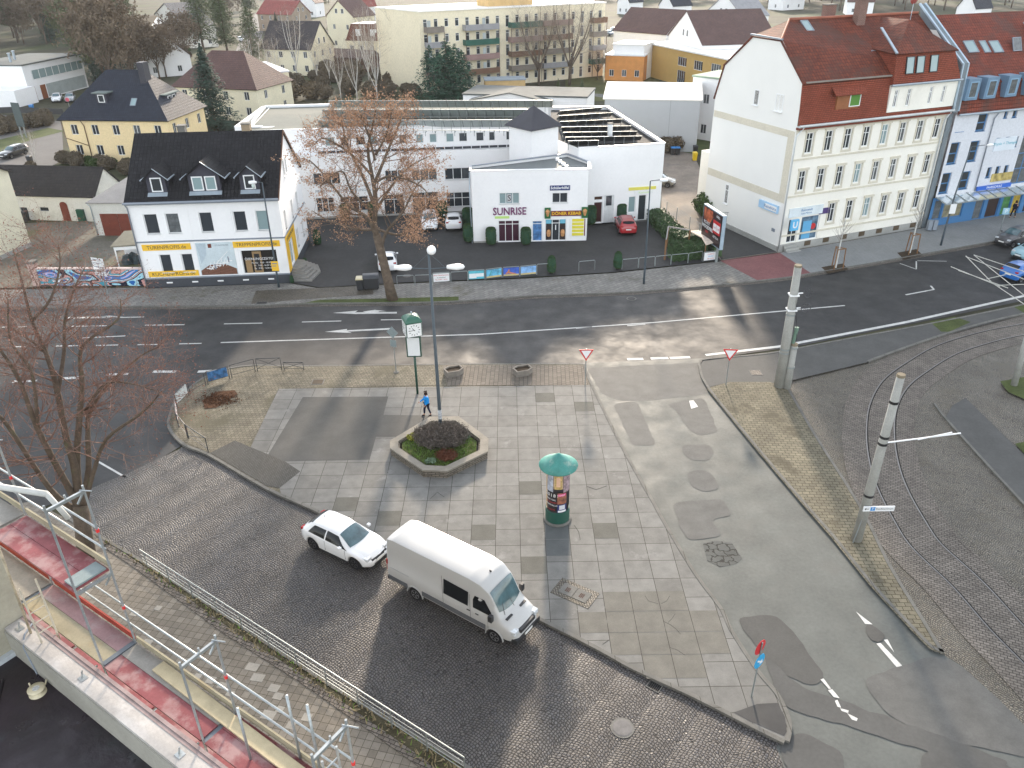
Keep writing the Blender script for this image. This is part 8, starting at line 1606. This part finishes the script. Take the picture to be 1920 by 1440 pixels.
P_w1 = bare('woodland_tree', 8, 13, .25, 7, 2, 3.6, rdb, bark2, 5, rdb, ls=.35, nb=9); P_w2 = bare('green_woodland_tree', 9, 13, .25, 7, 2, 3.6, mxg, bark2, 8, mxg, ls=.4, nb=9)
P_bb = bush('garden_bush', 10, 1.6, 1.5, 2.4, 1500, brn, .22); P_gb = bush('evergreen_bush', 11, 1.3, 1.2, 2.0, 1400, gr4, .18)
random.seed(77)
put(P_sp, 405, 248, (1.6, 1.6, 1.0), 'dark green spruce in front of the mauve-roofed house', rz=1)
put(P_cy, 840, 190, (1.45, 1.45, 1.15), 'dark green clump of pointed cypresses before the beige flats', rz=2)
put(P_sm, 1046, 196, .85, 'small olive conifer behind the solar panels, left one of two', z=.02); put(P_sm, 1090, 204, .95, 'small dark conifer behind the solar panels, right one of two')
put(P_sp, 612, 132, .62, 'small spruce beside the dark-roofed gabled house'); put(P_sp, 600, 128, .4, 'low spruce left of the small spruce by the dark-roofed house')
put(P_pi, 385, 110, 1.0, 'tall pine left of the road, rising above the spruce'); put(P_pi, 430, 118, .95, 'tall pine directly behind the spruce'); put(P_pi, 480, 140, .8, 'olive pine between the spruce and the dark-roofed house'); put(P_pi, 415, 70, 1.0, 'pine farther back by the road at the top')
put(P_b1, 1010, 162, 1.0, 'big bare tree before the balconies of the flats, left one'); put(P_b1, 1068, 160, 1.1, 'big bare tree before the balconies of the flats, right one'); put(P_b1, 1120, 150, .45, 'slim bare tree at the right end of the flats')
for u, v, s_, lb in [(640, 190, .85, 'birch with pale trunk left in the group behind the roof panels'), (670, 192, .95, 'white-stemmed birch in the middle of the group behind the roof panels'), (708, 195, 1.15, 'taller birch against the blank gable of the flats'), (1226, 135, .5, 'slim bare tree against the ochre building')]: put(P_b2, u, v, s_, lb)
for u, v, s_, lb in [(262, 106, .75, 'narrow spruce in front of the white gabled house'), (270, 92, .5, 'dark young spruce beside the white gabled house'), (1342, 86, .6, 'bluish spruce right of the brown-roofed gable'), (1362, 92, .5, 'small spruce beside the bluish one'), (560, 36, .7, 'dark conifer at the top between the red roofs'), (520, 60, .5, 'young conifer before the red-roofed terrace')]: put(P_sp, u, v, s_, lb)
# woodland at the upper left, hedgerow trees beyond the houses: things share labels only inside their group
def inpoly(x, y, pts):
    c = False; k = len(pts)
    for i in range(k):
        (x1, y1), (x2, y2) = pts[i], pts[(i+1) % k]
        if (y1 > y) != (y2 > y) and x < (x2-x1)*(y-y1)/(y2-y1)+x1: c = not c
    return c
def scatter(poly, n, protos, labels, sc, cat, group, ymin=3.0):
    placed = []; tries = 0; xs = [p[0] for p in poly]; ys = [p[1] for p in poly]
    while len(placed) < n and tries < n*60:
        tries += 1; u = random.uniform(min(xs), max(xs)); v = random.uniform(min(ys), max(ys))
        if not inpoly(u, v, poly): continue
        g = G(u, v)
        if any((g-q).length < ymin for q in placed): continue
        placed.append(g); k = random.randrange(len(protos)); put(protos[k], u, v, random.uniform(*sc), labels[k], cat, group)
W_ = ['bare reddish-brown tree in the woodland at the upper left', 'olive green tree in the woodland at the upper left', 'dark spruce in the woodland at the upper left']
scatter([(-60, 92), (60, 86), (155, 95), (180, 160), (230, 190), (260, 150), (225, 110), (240, 60), (200, 20), (-60, 20)], 80, [P_w1, P_w2, P_w2, P_sp], [W_[0], W_[1], W_[1], W_[2]], (.8, 1.25), 'tree', 'woodland trees at the upper left', 4.5)
scatter([(-60, 25), (215, 22), (215, -25), (-60, -25)], 50, [P_w1, P_w2], ['far bare tree on the horizon side of the upper left woodland', 'far greenish tree on the horizon side of the upper left woodland'], (1.1, 1.7), 'tree', 'far woodland trees at the top left', 6)
scatter([(340, 60), (470, 55), (700, 4), (700, -35), (330, -35)], 32, [P_w1, P_w2, P_pi], ['bare tree among the gardens at the top left centre', 'greenish tree among the gardens at the top left centre', 'pine among the gardens at the top left centre'], (.6, 1.0), 'tree', 'garden trees behind the houses at the top', 8)
scatter([(1380, 2), (1560, 22), (1720, 20), (1900, 20), (1900, -20), (1100, -25), (1100, 0)], 80, [P_w2, P_w1], ['hazy greenish tree on the far side of the meadow', 'hazy bare tree on the far side of the meadow'], (1.0, 1.6), 'tree', 'far trees beyond the meadow', 10)
scatter([(710, -8), (1100, -10), (1100, -36), (710, -36)], 20, [P_w1, P_w2], ['bare tree on the skyline above the flats', 'greenish tree on the skyline above the flats'], (1.0, 1.5), 'tree', 'trees above the flats', 9)
scatter([(480, 150), (600, 135), (700, 130), (790, 175), (780, 188), (600, 188), (470, 195)], 44, [P_bb, P_bb, P_b2], ['brown leafless bush in the garden behind the roof panels', 'brown leafless bush in the garden behind the roof panels', 'thin pale bare tree in the garden behind the roof panels'], (.7, 1.5), 'bush', 'garden bushes behind the roof panels', 2.2)
scatter([(140, 298), (250, 312), (240, 330), (180, 318), (90, 310)], 12, [P_bb, P_gb], ['brown bush below the yellow hipped-roof house', 'green bush below the yellow hipped-roof house'], (.5, .8), 'bush', 'bushes below the yellow house', 1.6)
scatter([(165, 190), (200, 180), (330, 130), (320, 90), (360, 100), (350, 135), (320, 150)], 22, [P_bb, P_gb, P_w1], ['brown bush in the garden between the white houses', 'green bush in the garden between the white houses', 'small bare tree in the garden between the white houses'], (.6, 1.0), 'bush', 'bushes between the white houses', 3)
scatter([(1225, 236), (1330, 236), (1330, 252), (1290, 256), (1262, 300), (1246, 296), (1240, 250)], 13, [P_bb], ['brown clipped bush along the grey hall'], (.8, 1.15), 'bush', 'brown bushes along the grey hall', 1.5)
scatter([(0, 240), (90, 226), (96, 234), (0, 255)], 16, [P_bb], ['brown hedge bush beside the left side road'], (.7, 1.0), 'bush', 'hedge bushes beside the left road', 1.6)
put(P_bb, 60, 318, .5, 'small dry shrub in front of the dark shed roof', 'bush'); put(P_b2, 70, 315, .45, 'little pale tree in the garden by the left road')
# clipped shrubs by the shops
def topiary(name, seed, r, h, dome, n=2600):
    random.seed(seed); T = bpy.data.objects.new(name, None); COL.objects.link(T); mb = MB(); prof = [(r*.55, .1), (r*.9, .25), (r, h*.4), (r*.97, h*(1-dome*.5)), (r*.75, h*(1-dome*.12)), (r*.35, h*.985), (.01, h)]; mb.lathe(prof, 18); mb.build('inner_crown', gr2, T); mb = MB()
    for k in range(n):
        t = random.random(); i = t*(len(prof)-1); j = min(len(prof)-2, int(i)); f = i-j; rr = prof[j][0]*(1-f)+prof[j+1][0]*f; z = prof[j][1]*(1-f)+prof[j+1][1]*f; a = random.random()*6.28
        mb.leaf((math.cos(a)*rr*random.uniform(.97, 1.05), math.sin(a)*rr*random.uniform(.97, 1.05), z), .07*random.uniform(.6, 1.4))
    mb.build('leaves', mat('clipped_green', (.045, .085, .03), .8, var=.35, scale=4), T); mb = MB(); mb.tube([(0, 0, 0), (0, 0, .3)], .06, 6); mb.build('stem', bark2, T); return T
P_t1 = topiary('clipped_shrub', 31, .5, 1.75, .3); P_t2 = topiary('cone_shrub', 32, .42, 1.7, 1.0, 2000)
for u, v, s_, lb in [(921, 459, 1.0, 'clipped green shrub left of the SUNRISE entrance'), (986, 459, 1.0, 'clipped green shrub right of the SUNRISE entrance'), (879, 454, 1.05, 'clipped shrub at the left corner of the shop annex, front one'), (878, 425, 1.15, 'clipped shrub at the left corner of the shop annex, rear one'), (830, 410, 1.1, 'clipped shrub left of the ground floor windows'), (647, 412, .95, 'clipped shrub left of the street tree by the long white wall'), (700, 408, 1.0, 'clipped shrub behind the street tree by the long white wall'), (1107, 421, 1.15, 'climbing green shrub beside the dark red door'), (1164, 415, 1.1, 'round green shrub behind the red estate car')]: put(P_t1, u, v, s_, lb, 'shrub', 'clipped shrubs at the shops', z=.1)
for u, v, s_, lb in [(1034, 512, .95, 'pointed green bush at the hoops, left one'), (1158, 504, .95, 'pointed green bush at the hoops, right one'), (548, 531, .42, 'small round bush at the corner of the shop steps'), (573, 500, .5, 'small round bush beside the shop door'), (596, 459, .9, 'slim dark bush at the rear corner of the white shop house')]: put(P_t2, u, v, s_, lb, 'shrub', z=.1)
def hedge(name, label, px, w_, h, n, m_=gr4, z=.1, ls=.13):
    P = GP(px, z); T = thing(name, label, 'hedge', P[0]); L0 = [q-P[0] for q in P]; mb = MB(); lf = MB(); random.seed(len(label))
    for a, b in zip(L0, L0[1:]): mb.bar(a+Vector((0, 0, h*.42)), b+Vector((0, 0, h*.42)), w_*.8, h*.8)
    mb.build('inner_hedge', m_, T); tot = sum((b-a).length for a, b in zip(L0, L0[1:]))
    for a, b in zip(L0, L0[1:]):
        d = (b-a).normalized(); nn = Vector((-d.y, d.x, 0))
        for k in range(int(n*(b-a).length/tot)):
            t = random.random(); an = random.uniform(-.1, 3.24); bm = 1+.25*noise.noise(a.lerp(b, t)*1.3); q = a.lerp(b, t)+nn*math.cos(an)*w_*.5*bm; q.z += h*(.15+.85*abs(math.sin(an))**.6)*bm if abs(math.cos(an)) < .96 else random.random()*h; lf.leaf(q, ls*random.uniform(.6, 1.4))
    lf.build('leaves', m_, T); return T
ivy = mat('ivy_green', (.055, .095, .04), .6, var=.4, scale=2.5)
hedge('ivy_hedge', 'dark ivy hedge running from the white block towards the billboard', [(1225, 408), (1240, 425), (1262, 448), (1292, 462)], 1.9, 1.2, 5000, ivy); hedge('ivy_bank', 'ivy-covered enclosure behind the hoops below the billboard', [(1256, 486), (1280, 484), (1318, 480)], 1.6, 1.5, 5500, ivy); hedge('ivy_bank', 'ivy growing under the billboard beside the driveway', [(1310, 462), (1336, 476), (1345, 482)], 1.0, 1.6, 2600, ivy)
put(P_gb, 1326, 405, 1.3, 'light green bush behind the billboard', 'bush', z=.1)
T = thing('wooden_enclosure', 'weathered wooden pergola frame over the ivy by the hoops', 'frame', G(1246, 487, .1)); o0 = T.location.copy(); mb = MB()
def WP(u, v, z): return G(u, v, .1)+Vector((0, 0, z))-o0
c_ = [WP(1246, 487, 0), WP(1250, 462, 0), WP(1290, 468, 0)]
for q in c_: mb.bar(q, q+Vector((0, 0, 1.9)), .14, .14)
mb.build('posts', stake, T); mb = MB(); mb.bar(c_[0]+Vector((0, 0, 1.9)), c_[1]+Vector((0, 0, 1.95)), .12, .1); mb.bar(c_[1]+Vector((0, 0, 1.95)), c_[2]+Vector((0, 0, 1.9)), .12, .1); mb.build('beams', mat('grey_timber', (.27, .26, .25), .9), T)
T = thing('tattered_roof', 'tattered pale awning sheet lying over the ivy by the driveway', 'canopy', G(1318, 478, .1)); o0 = T.location.copy(); pts_ = [WP(1290, 461, 1.5), WP(1312, 461, 1.6), WP(1322, 470, 1.7), WP(1342, 487, 1.75), WP(1320, 489, 1.55), WP(1312, 478, 1.7)]
mb = MB(); slab(mb, pts_, .08); mb.build('sheet', mat('tattered_pale', (.58, .50, .42), .9, var=.2, scale=3), T, fix=True); mb = MB(); [mb.bar(q-Vector((0, 0, q.z)), q-Vector((0, 0, .08)), .08, .08) for q in (pts_[3], pts_[4], pts_[0])]; mb.build('posts', stake, T)
T = thing('mesh_fence', 'light wire mesh fence along the driveway behind the ivy hedge', 'fence', G(1243, 395, .1)); o0 = T.location.copy(); fp_ = [WP(u, v, 0) for u, v in ((1238, 390), (1249, 402), (1268, 414), (1292, 432), (1310, 445))]
for q in fp_: mb = MB(); mb.tube([q, q+Vector((0, 0, 1.4))], .035, 6); mb.build('post', galv, T)
mb = MB(); [mb.tube([q+Vector((0, 0, z)) for q in fp_], .012, 4) for z in (.25, .5, .75, 1.0, 1.2, 1.38)]; mb.build('wires', galv, T)
T = thing('driveway_gate', 'narrow metal gate with dark post beside the gable wall', 'gate', G(1370, 427, .1)); mb = MB(); mb.box(-.08, .08, -.08, .08, 0, 1.9); mb.build('post', black, T); mb = MB(); [mb.tube([(-.15-.18*i, 0, .1), (-.15-.18*i, 0, 1.6)], .015, 5) for i in range(7)]; mb.tube([(-.1, 0, 1.6), (-1.3, 0, 1.6)], .025, 5); mb.build('gate_leaf', galv, T)
T = thing('garden_fence', 'dark panel fence along the drive of the modern house', 'fence', G(30, 212)); o0 = T.location.copy(); fp_ = [WP(-20, 214, 0), WP(30, 212, 0), WP(70, 214, 0), WP(120, 216, 0)]; mb = MB(); [mb.bar(a+Vector((0, 0, .6)), b+Vector((0, 0, .6)), .06, 1.0) for a, b in zip(fp_, fp_[1:])]; mb.build('panel', mat('dark_fence', (.06, .06, .06), .8), T)
T = thing('signboard', 'dark two-post signboard by the side road at the left', 'sign', G(46, 257, .04), R(-25)); mb = MB(); mb.box(-.9, .9, -.05, .05, 1.6, 5.2); mb.build('board', mat('slate_board', (.08, .10, .10), .6), T); mb = MB(); [mb.box(x-.08, x+.08, -.08, .08, 0, 1.6) for x in (-.5, .5)]; mb.build('posts', galv, T)
T = thing('round_sign', 'pink no-stopping sign by the modern house car park', 'road sign', G(134, 215)); mb = MB(); mb.tube([(0, 0, 0), (0, 0, 2.9)], .04, 6); mb.build('post', galv, T); mb = MB(); mb.lathe([(0, -.05), (.35, -.05), (.35, -.02), (0, -.02)], 16, (0, 0, 2.6), 'y'); mb.build('disc', paint('pink_red', (.5, .08, .12)), T)
# ================================================================ near building, scaffold, people
_a = G(255, 1207, 12.5); _b = G(443, 1340, 12.5); dv = (_b-_a).normalized(); AZ = math.atan2(dv.y, dv.x); BL = 3.2; SW_ = .73
# local frame: x along the scaffold, y = -towards the building ; use y negative inwards
def near(name, label, cat): return thing(name, label, cat, (_a.x, _a.y, 0), AZ)
tubem = mat('scaffold_tube', (.34, .365, .37), .38, var=.18, scale=6, metal=.55, stain=((.62, .60, .55), .6, 9, .58)); redply = mat('red_deck_plywood', (.20, .06, .065), .6, var=.25, scale=1.5, stain=((.34, .24, .23), .7, 1.2, .5)); redt = mat('red_toe_board', (.26, .045, .03), .6, var=.2, scale=2); dkg = mat('dusty_deck', (.26, .245, .22), .9, var=.2, scale=1.5, stain=((.20, .07, .07), .6, .9, .58)); oldw = mat('plaster_stained_board', (.28, .25, .175), .9, var=.2, scale=1.5, stain=((.28, .22, .13), .7, 2, .55)); palew_ = mat('fresh_timber', (.44, .37, .24), .8, var=.12, scale=4)
T = near('scaffold', 'galvanised facade scaffold with red decks, guard rails and toe boards at lower left', 'scaffold')
def tb(pts, r, nm, m=tubem, n=8): mb = MB(); mb.tube(pts, r, n); return mb.build(nm, m, T, True)
tops = {-2: 16.5, -1: 16.5, 0: 16.5, 1: 14.5, 2: 14.5}
for k, zt in tops.items():
    x = k*BL; mb = MB(); mb.tube([(x, 0, 0), (x, 0, zt+.1)], .023, 8); mb.tube([(x, -SW_, 0), (x, -SW_, zt+.1)], .023, 8)
    for z in [q for q in (2.5, 4.5, 6.5, 8.5, 10.5, 12.5, 14.5, 16.5) if q <= zt]: mb.bar((x, 0, z-.03), (x, -SW_, z-.03), .05, .06); mb.bar((x, .0, z-.02), (x, -.18, z-.22), .03)
    f_ = mb.build('upright_frame', tubem, T, False)
    for z, yy in ((zt-1.0, 0), (zt-3.0, 0)): mb = MB(); mb.tube([(x, yy, z), (x, yy, z+.07)], .034, 8); mb.build('red_coupler', mat('red_clip', (.6, .03, .03), .4), f_)
    mb = MB(); mb.tube([(x-.05, -.05, zt), (x+.25, .02, zt+.06)], .015, 5); mb.tube([(x, -.35, zt+.01), (x, -.35, zt+.1)], .02, 5); mb.build('wedge_coupler', tubem, f_)
def deck(x0, x1, z, y0, y1, m, nm='deck_board'): mb = MB(); mb.box(x0+.06, x1-.06, y0, y1, z+.003, z+.055); return mb.build(nm, m, T)
h = SW_/2
for lvl in (2.5, 4.5, 6.5, 8.5, 10.5):
    for k in (-2, -1, 0, 1): deck(k*BL, k*BL+BL, lvl, -SW_+.02, -.02, redply)
deck(-BL, 0, 14.5, -SW_-.02, -h-.004, redply); deck(-BL, 0, 14.5, -h+.004, -.01, redply); deck(-2*BL, -BL, 14.5, -SW_-.02, -.01, dkg)
deck(-BL, 0, 12.5, -SW_-.0, -h-.004, oldw); deck(-BL, 0, 12.5, -h+.004, -.01, mat('pinkish_worn_deck', (.30, .19, .19), .8, var=.25, scale=1.5, stain=((.38, .34, .32), .7, 1, .5))); deck(-2*BL, -BL, 12.5, -SW_-.0, -.01, dkg)
deck(0, BL, 12.5, -SW_-.02, -h-.004, redply); deck(0, BL, 12.5, -h+.004, -.01, dkg); deck(BL, 2*BL, 12.5, -SW_-.02, -h-.004, redply); deck(BL, 2*BL, 12.5, -h+.004, -.01, redply)
for k in (-1, 0, 1, 2): mb = MB(); mb.box(k*BL-.055, k*BL+.055, -SW_, 0, 12.502, 12.53 if k else 12.58); mb.build('transom_plate', mat('dark_steel_edge', (.12, .14, .16), .5, metal=.4), T)
mb = MB(); mb.box(-.42, -.07, -SW_+.03, -.05, 14.56, 14.60); mb.build('end_grating', mat('deck_end_grey', (.20, .24, .24), .6), T)
def toe(x0, x1, z, m, y=.02): mb = MB(); mb.box(x0+.05, x1-.05, y, y+.035, z+.06, z+.22); mb.build('toe_board', m, T)
toe(-BL, 0, 14.5, oldw); toe(-2*BL, -BL, 14.5, oldw); toe(-BL, 0, 12.5, redt); toe(-2*BL, -BL, 12.5, redt); toe(0, BL, 12.5, oldw); toe(BL, 2*BL, 12.5, oldw)
for x0, x1, z in ((-2*BL, 0, 14.5), (-BL, 2*BL, 12.5)):
    for dz in (.55, 1.05): tb([(x0, .03, z+dz), (x1, .03, z+dz)], .021, 'guard_rail')
tb([(BL*2-.9, -.02, 12.3), (BL*2-.9, -.02, 14.35)], .025, 'upright_tube'); tb([(1.55*BL, .0, 12.5), (1.55*BL, .0, 14.2)], .025, 'upright_tube'); tb([(1.32*BL, -.5, 12.5), (1.32*BL, -.5, 13.9)], .025, 'upright_tube')
mb = MB(); x = 1.93*BL; [mb.tube([(x+dx, -.1+dy, 12.6), (x+dx, -.1+dy, 13.9)], .022, 6) for dx, dy in ((0, 0), (0, -.32))]; [mb.tube([(x, -.1, 12.8+.28*i), (x, -.42, 12.8+.28*i)], .016, 6) for i in range(4)]; mb.build('ladder', tubem, T)
mb = MB(); x = -1.6; [mb.tube([(x, -SW_-.05-q, 11.9), (x, -SW_-.05-q, 14.1)], .02, 6) for q in (0, .33)]; [mb.tube([(x, -SW_-.05, 12.0+.28*i), (x, -SW_-.38, 12.0+.28*i)], .014, 6) for i in range(7)]; mb.build('ladder', mat('plaster_stained_tube', (.48, .43, .34), .8, var=.2, scale=5), T)
tb([(-3.6, -1.5, 16.4), (-.45, -.45, 16.5)], .06, 'white_pipe', mat('dull_white_pipe', (.5, .5, .47), .6, var=.1)); tb([(-.45, -.45, 16.5), (-.3, -.3, 15.9)], .05, 'white_pipe', mat('dull_white_pipe', (.5, .5, .47), .6, var=.1))
tb([(-1.9, -1.05, 15.9), (-2.1, -1.1, 11.9)], .025, 'rusty_tube', mat('rusty_tube', (.33, .28, .2), .8, var=.4, scale=6)); 
for x in (-.3, 3.0, 6.2): tb([(x, -SW_, 12.35), (x, -1.0, 12.35)], .025, 'wall_tie')
T = near('timber_plank', 'loose pale timber plank lying along the lower scaffold deck', 'plank'); mb = MB(); M = Matrix.Translation((3.6, -.20, 12.585)) @ Matrix.Rotation(R(-1.3), 4, 'Z'); mb.box(-2.6, 2.9, -.13, .13, -.02, .025, M); mb.build('plank', palew_, T)
T = near('rendered_building', 'building under renovation with plastered parapet and dark roof membrane at lower left', 'building'); plst = mat('parapet_render', (.40, .375, .35), .9, var=.14, scale=1.2, bump=.3, bscale=12, stain=((.55, .53, .51), .8, .8, .5)); inn_ = mat('parapet_inner', (.34, .325, .28), .9, var=.12, scale=1, bump=.2, bscale=10)
mb = MB(); mb.box(-2.7, 14, -1.33, -.86, 11.0, 12.58); mb.build('parapet', plst, T)
mb = MB(); mb.box(-2.7, 14, -.92, -.85, 12.55, 12.60); mb.build('corner_bead', mat('mauve_primer', (.27, .21, .20), .9, var=.25, scale=4), T); mb = MB(); mb.box(-2.7, 14, -.99, -.925, 12.555, 12.588); mb.build('primer_strip', mat('mauve_primer', ()), T)
mb = MB(); mb.box(-2.71, 14, -1.36, -1.332, 11.6, 12.50); mb.build('inner_render', inn_, T)
mb = MB(); mb.box(-14, 14, -14, -.87, 0, 11.0); mb.box(-14, -2.7, -14, -.87, 11.0, 11.02); mb.build('wall', inn_, T)
memb = mat('roof_membrane', (.016, .010, .015), .40, var=.5, scale=.9, bump=.6, bscale=3, bd=.05, rvar=.2, stain=((.04, .05, .055), .7, .5, .58)); mb = MB(); mb.box(-2.7, 14, -14, -1.362, 11.0, 11.83); mb.build('roof_membrane', memb, T)
random.seed(9)
for k in range(5):
    q0 = Vector((-2.6+random.random(), -1.9-.5*k, 11.84)); pts_ = [q0+Vector((t*5+random.gauss(0, .1), -t*3.2+random.gauss(0, .12)+.2*k, 0)) for t in [i/9 for i in range(10)]]; mb = MB(); mb.tube(pts_, [.015+.02*random.random() for _ in pts_], 5); mb.build('membrane_fold', memb, T, True)
mb = MB(); mb.box(-14, -2.72, -14, -.88, 11.02, 14.2); mb.build('stair_tower_wall', mat('patchy_plaster', (.36, .335, .265), .9, var=.1, scale=.8, stain=((.28, .275, .25), .8, .9, .52)), T)
mb = MB(); mb.box(-2.72, -2.60, -6, -1.35, 11.6, 11.95); mb.build('pale_upstand', mat('grey_white_film', (.50, .53, .55), .4), T)
mb = MB(); mb.tube([(-2.3, -.9, 12.62), (-2.1, -1.2, 12.62), (-1.9, -1.36, 12.5), (-1.7, -1.38, 11.85)], .018, 6); mb.build('hanging_cable', grey_tr, T)
for x in (.0, 3.1, 6.2, -2.4): mb = MB(); mb.box(x-.08, x+.08, -1.22, -1.08, 12.582, 12.59); mb.bar((x-.02, -1.15, 12.59), (x+.02, -1.13, 12.78), .04, .015); mb.build('parapet_bracket', tubem, T)
T = thing('cable_drum', 'cream cable drum lying on the dark roof membrane', 'cable drum', G(68, 1292, 11.95)+Vector((0, 0, -.12))); crm = mat('cream_plastic', (.62, .55, .38), .5, var=.1, scale=6)
mb = MB(); mb.lathe([(.05, 0), (.17, 0), (.17, .02), (.09, .03), (.09, .11), (.17, .12), (.17, .14), (.05, .14)], 24); mb.build('drum', crm, T, True); mb = MB(); mb.lathe([(0, .14), (.07, .142), (.07, .15), (0, .15)], 12); mb.build('hub_label', mat('label_print', (.5, .5, .48), .6, var=.6, scale=20), T)
mb = MB(); mb.tube([(-.2, .12, .02), (-.24, .16, .12)], .018, 6); mb.tube([(.05, .2, .02), (.07, .26, .1)], .018, 6); mb.build('handles', crm, T)
# people
skin = mat('skin', (.50, .28, .20), .6, var=.05)
def skinned(name, chains, m, par, sub_=1, root=0):
    vs, es, rs, ix = [], [], [], {}
    for ch in chains:
        prev = None
        for p, r in ch:
            key = tuple(round(c, 4) for c in p)
            if key not in ix: ix[key] = len(vs); vs.append(p); rs.append(r)
            i = ix[key]
            if prev is not None: es.append((prev, i))
            prev = i
    me = bpy.data.meshes.new(name); me.from_pydata(vs, es, []); o = bpy.data.objects.new(name, me); COL.objects.link(o); o.parent = par; o.modifiers.new('skin', 'SKIN').use_smooth_shade = True
    for i, r in enumerate(rs): r = (r, r) if isinstance(r, (int, float)) else r; me.skin_vertices[0].data[i].radius = r
    me.skin_vertices[0].data[root].use_root = True; me.materials.append(m)
    s = o.modifiers.new('sub', 'SUBSURF'); s.levels = s.render_levels = sub_; return o
def person(label, loc, rz, jacket, trousers, hairc, step=.16, arm=(-.25, .35), stoop=.0, bag=None, S=1.0):
    # faces +x ; left is +y
    T = thing('person', label, 'person', loc, rz); T.scale = (S, S, S); hip = (0, 0, .92); ch = (.02+stoop*.5, 0, 1.32); nk = (.03+stoop, 0, 1.46); hd = (.05+stoop*1.2, 0, 1.60)
    fl = [(step, -.09, .48), (step*1.15, -.09, .09), (step*1.15+.10, -.09, .05)]; bl = [(-step*.4, .09, .50), (-step*1.25, .09, .12), (-step*1.25+.09, .09, .05)]
    def armc(s, sw): sh = (.0+stoop*.8, s*.19, 1.38); el_ = (sw*.25, s*.27, 1.12); wr = (sw*.9+.08, s*.27, .93); return sh, el_, wr
    body = [[(hip, .13), ((.01, 0, 1.1), .12), (ch, .13), (nk, .055), (hd, (.085, .095)), ((.055+stoop*1.2, 0, 1.70), (.075, .09))],
            [(hip, .13), ((step*.3, -.09, .86), .095), (fl[0], .06), (fl[1], .042), (fl[2], .035)], [(hip, .13), ((-.02, .09, .86), .095), (bl[0], .06), (bl[1], .042), (bl[2], .035)]]
    for s, sw in ((-1, arm[0]), (1, arm[1])):
        sh, e, wv = armc(s, sw); d = (Vector(wv)-Vector(e)).normalized(); pm = Vector(wv)+d*.07
        body.append([(ch, .13), (sh, .055), (e, .042), (wv, .028), (tuple(pm), (.022, .034))])
        for k in range(4): f0 = pm+Vector((0, (k-1.5)*.018, 0)); ln = (.07, .08, .076, .06)[k]; m1 = f0+d*ln*.5; m2 = m1+(d+Vector((.25, 0, -.25))).normalized()*ln*.5; body.append([(tuple(pm), (.022, .034)), (tuple(f0+d*.01), .010), (tuple(m1), .009), (tuple(m2), .007)])
        th = Vector(wv)+d*.03+Vector((.02, 0, .01)); body.append([(wv, .028), (tuple(th), .011), (tuple(th+Vector((.035, -.01*s, -.03))), .009)])
    skinned('body', body, skin, T)
    jk = [[((0, 0, .80), (.17, .20)), ((0, 0, .98), (.16, .19)), ((.01+stoop*.3, 0, 1.18), (.155, .19)), (ch, (.15, .185)), ((nk[0], 0, 1.44), (.075, .085))]]
    for s, sw in ((-1, arm[0]), (1, arm[1])): sh, e, wv = armc(s, sw); jk.append([(ch, (.15, .185)), (sh, .082), (e, .066), (tuple(Vector(e).lerp(Vector(wv), .93)), .05)])
    skinned('jacket', jk, jacket, T, 2, 1)
    tr_ = [[((0, 0, .92), (.14, .16)), ((step*.3, -.09, .84), .105), (fl[0], .075), (tuple(Vector(fl[0]).lerp(Vector(fl[1]), .88)), .06)], [((0, 0, .92), (.14, .16)), ((-.02, .09, .84), .105), (bl[0], .075), (tuple(Vector(bl[0]).lerp(Vector(bl[1]), .88)), .06)]]
    skinned('trousers', tr_, trousers, T, 1)
    for f in (fl, bl): skinned('shoe', [[((f[1][0]-.04, f[1][1], .05), .045), ((f[2][0], f[2][1], .04), .042), ((f[2][0]+.08, f[2][1], .035), .032)]], paint('dark_shoe', (.02, .02, .02), .5), T)
    hx = hd[0]; skinned('hair', [[((hx-.03, 0, 1.56), (.07, .085)), ((hx-.025, 0, 1.64), (.10, .105)), ((hx-.005, 0, 1.72), (.085, .095))]], hairc, T, 2, 1)
    fb = MB()
    for s in (-1, 1): fb.lathe([(0, -.008), (.012, 0), (0, .008)], 8, (hx+.088, s*.032, 1.63))
    fb.build('eyes', black, T); fb = MB(); fb.add([(hx+.085, -.012, 1.60), (hx+.085, .012, 1.60), (hx+.088, 0, 1.635), (hx+.112, 0, 1.598)], [(0, 1, 3), (0, 3, 2), (1, 2, 3)]); fb.build('nose', skin, T)
    fb = MB(); fb.box(hx+.083, hx+.091, -.022, .022, 1.568, 1.576); fb.build('mouth', mat('lips', (.35, .09, .08), .5), T)
    return T
person('person in a bright blue jacket and dark trousers beside the stone planting bed', G(802, 779, PZ), R(200), mat('blue_jacket', (.01, .25, .66), .6, var=.12, scale=6), mat('navy_trousers', (.015, .02, .045), .8), mat('dark_hair', (.03, .015, .012), .7), arm=(.35, .1), S=.97)
person('person in dark clothes walking in front of the blue shops', G(1898, 408, fpz), R(205), mat('dark_coat', (.012, .014, .03), .8), mat('black_trousers', (.01, .01, .015), .8), mat('dark_hair', ()), step=.2, S=1.02)
# ================================================================ haze
mb = MB(); mb.box(-500, 520, -60, 760, -1.1, 27.0); hz_ = bpy.data.materials.new('haze'); hz_.use_nodes = True; t = hz_.node_tree
t.nodes.remove(t.nodes['Principled BSDF']); pv = t.nodes.new('ShaderNodeVolumePrincipled'); pv.inputs['Color'].default_value = (.93, .96, 1, 1); pv.inputs['Density'].default_value = HAZE; pv.inputs['Anisotropy'].default_value = 0
t.links.new(pv.outputs[0], t.nodes['Material Output'].inputs['Volume']); o = mb.build('haze', hz_); o['kind'] = 'stuff'
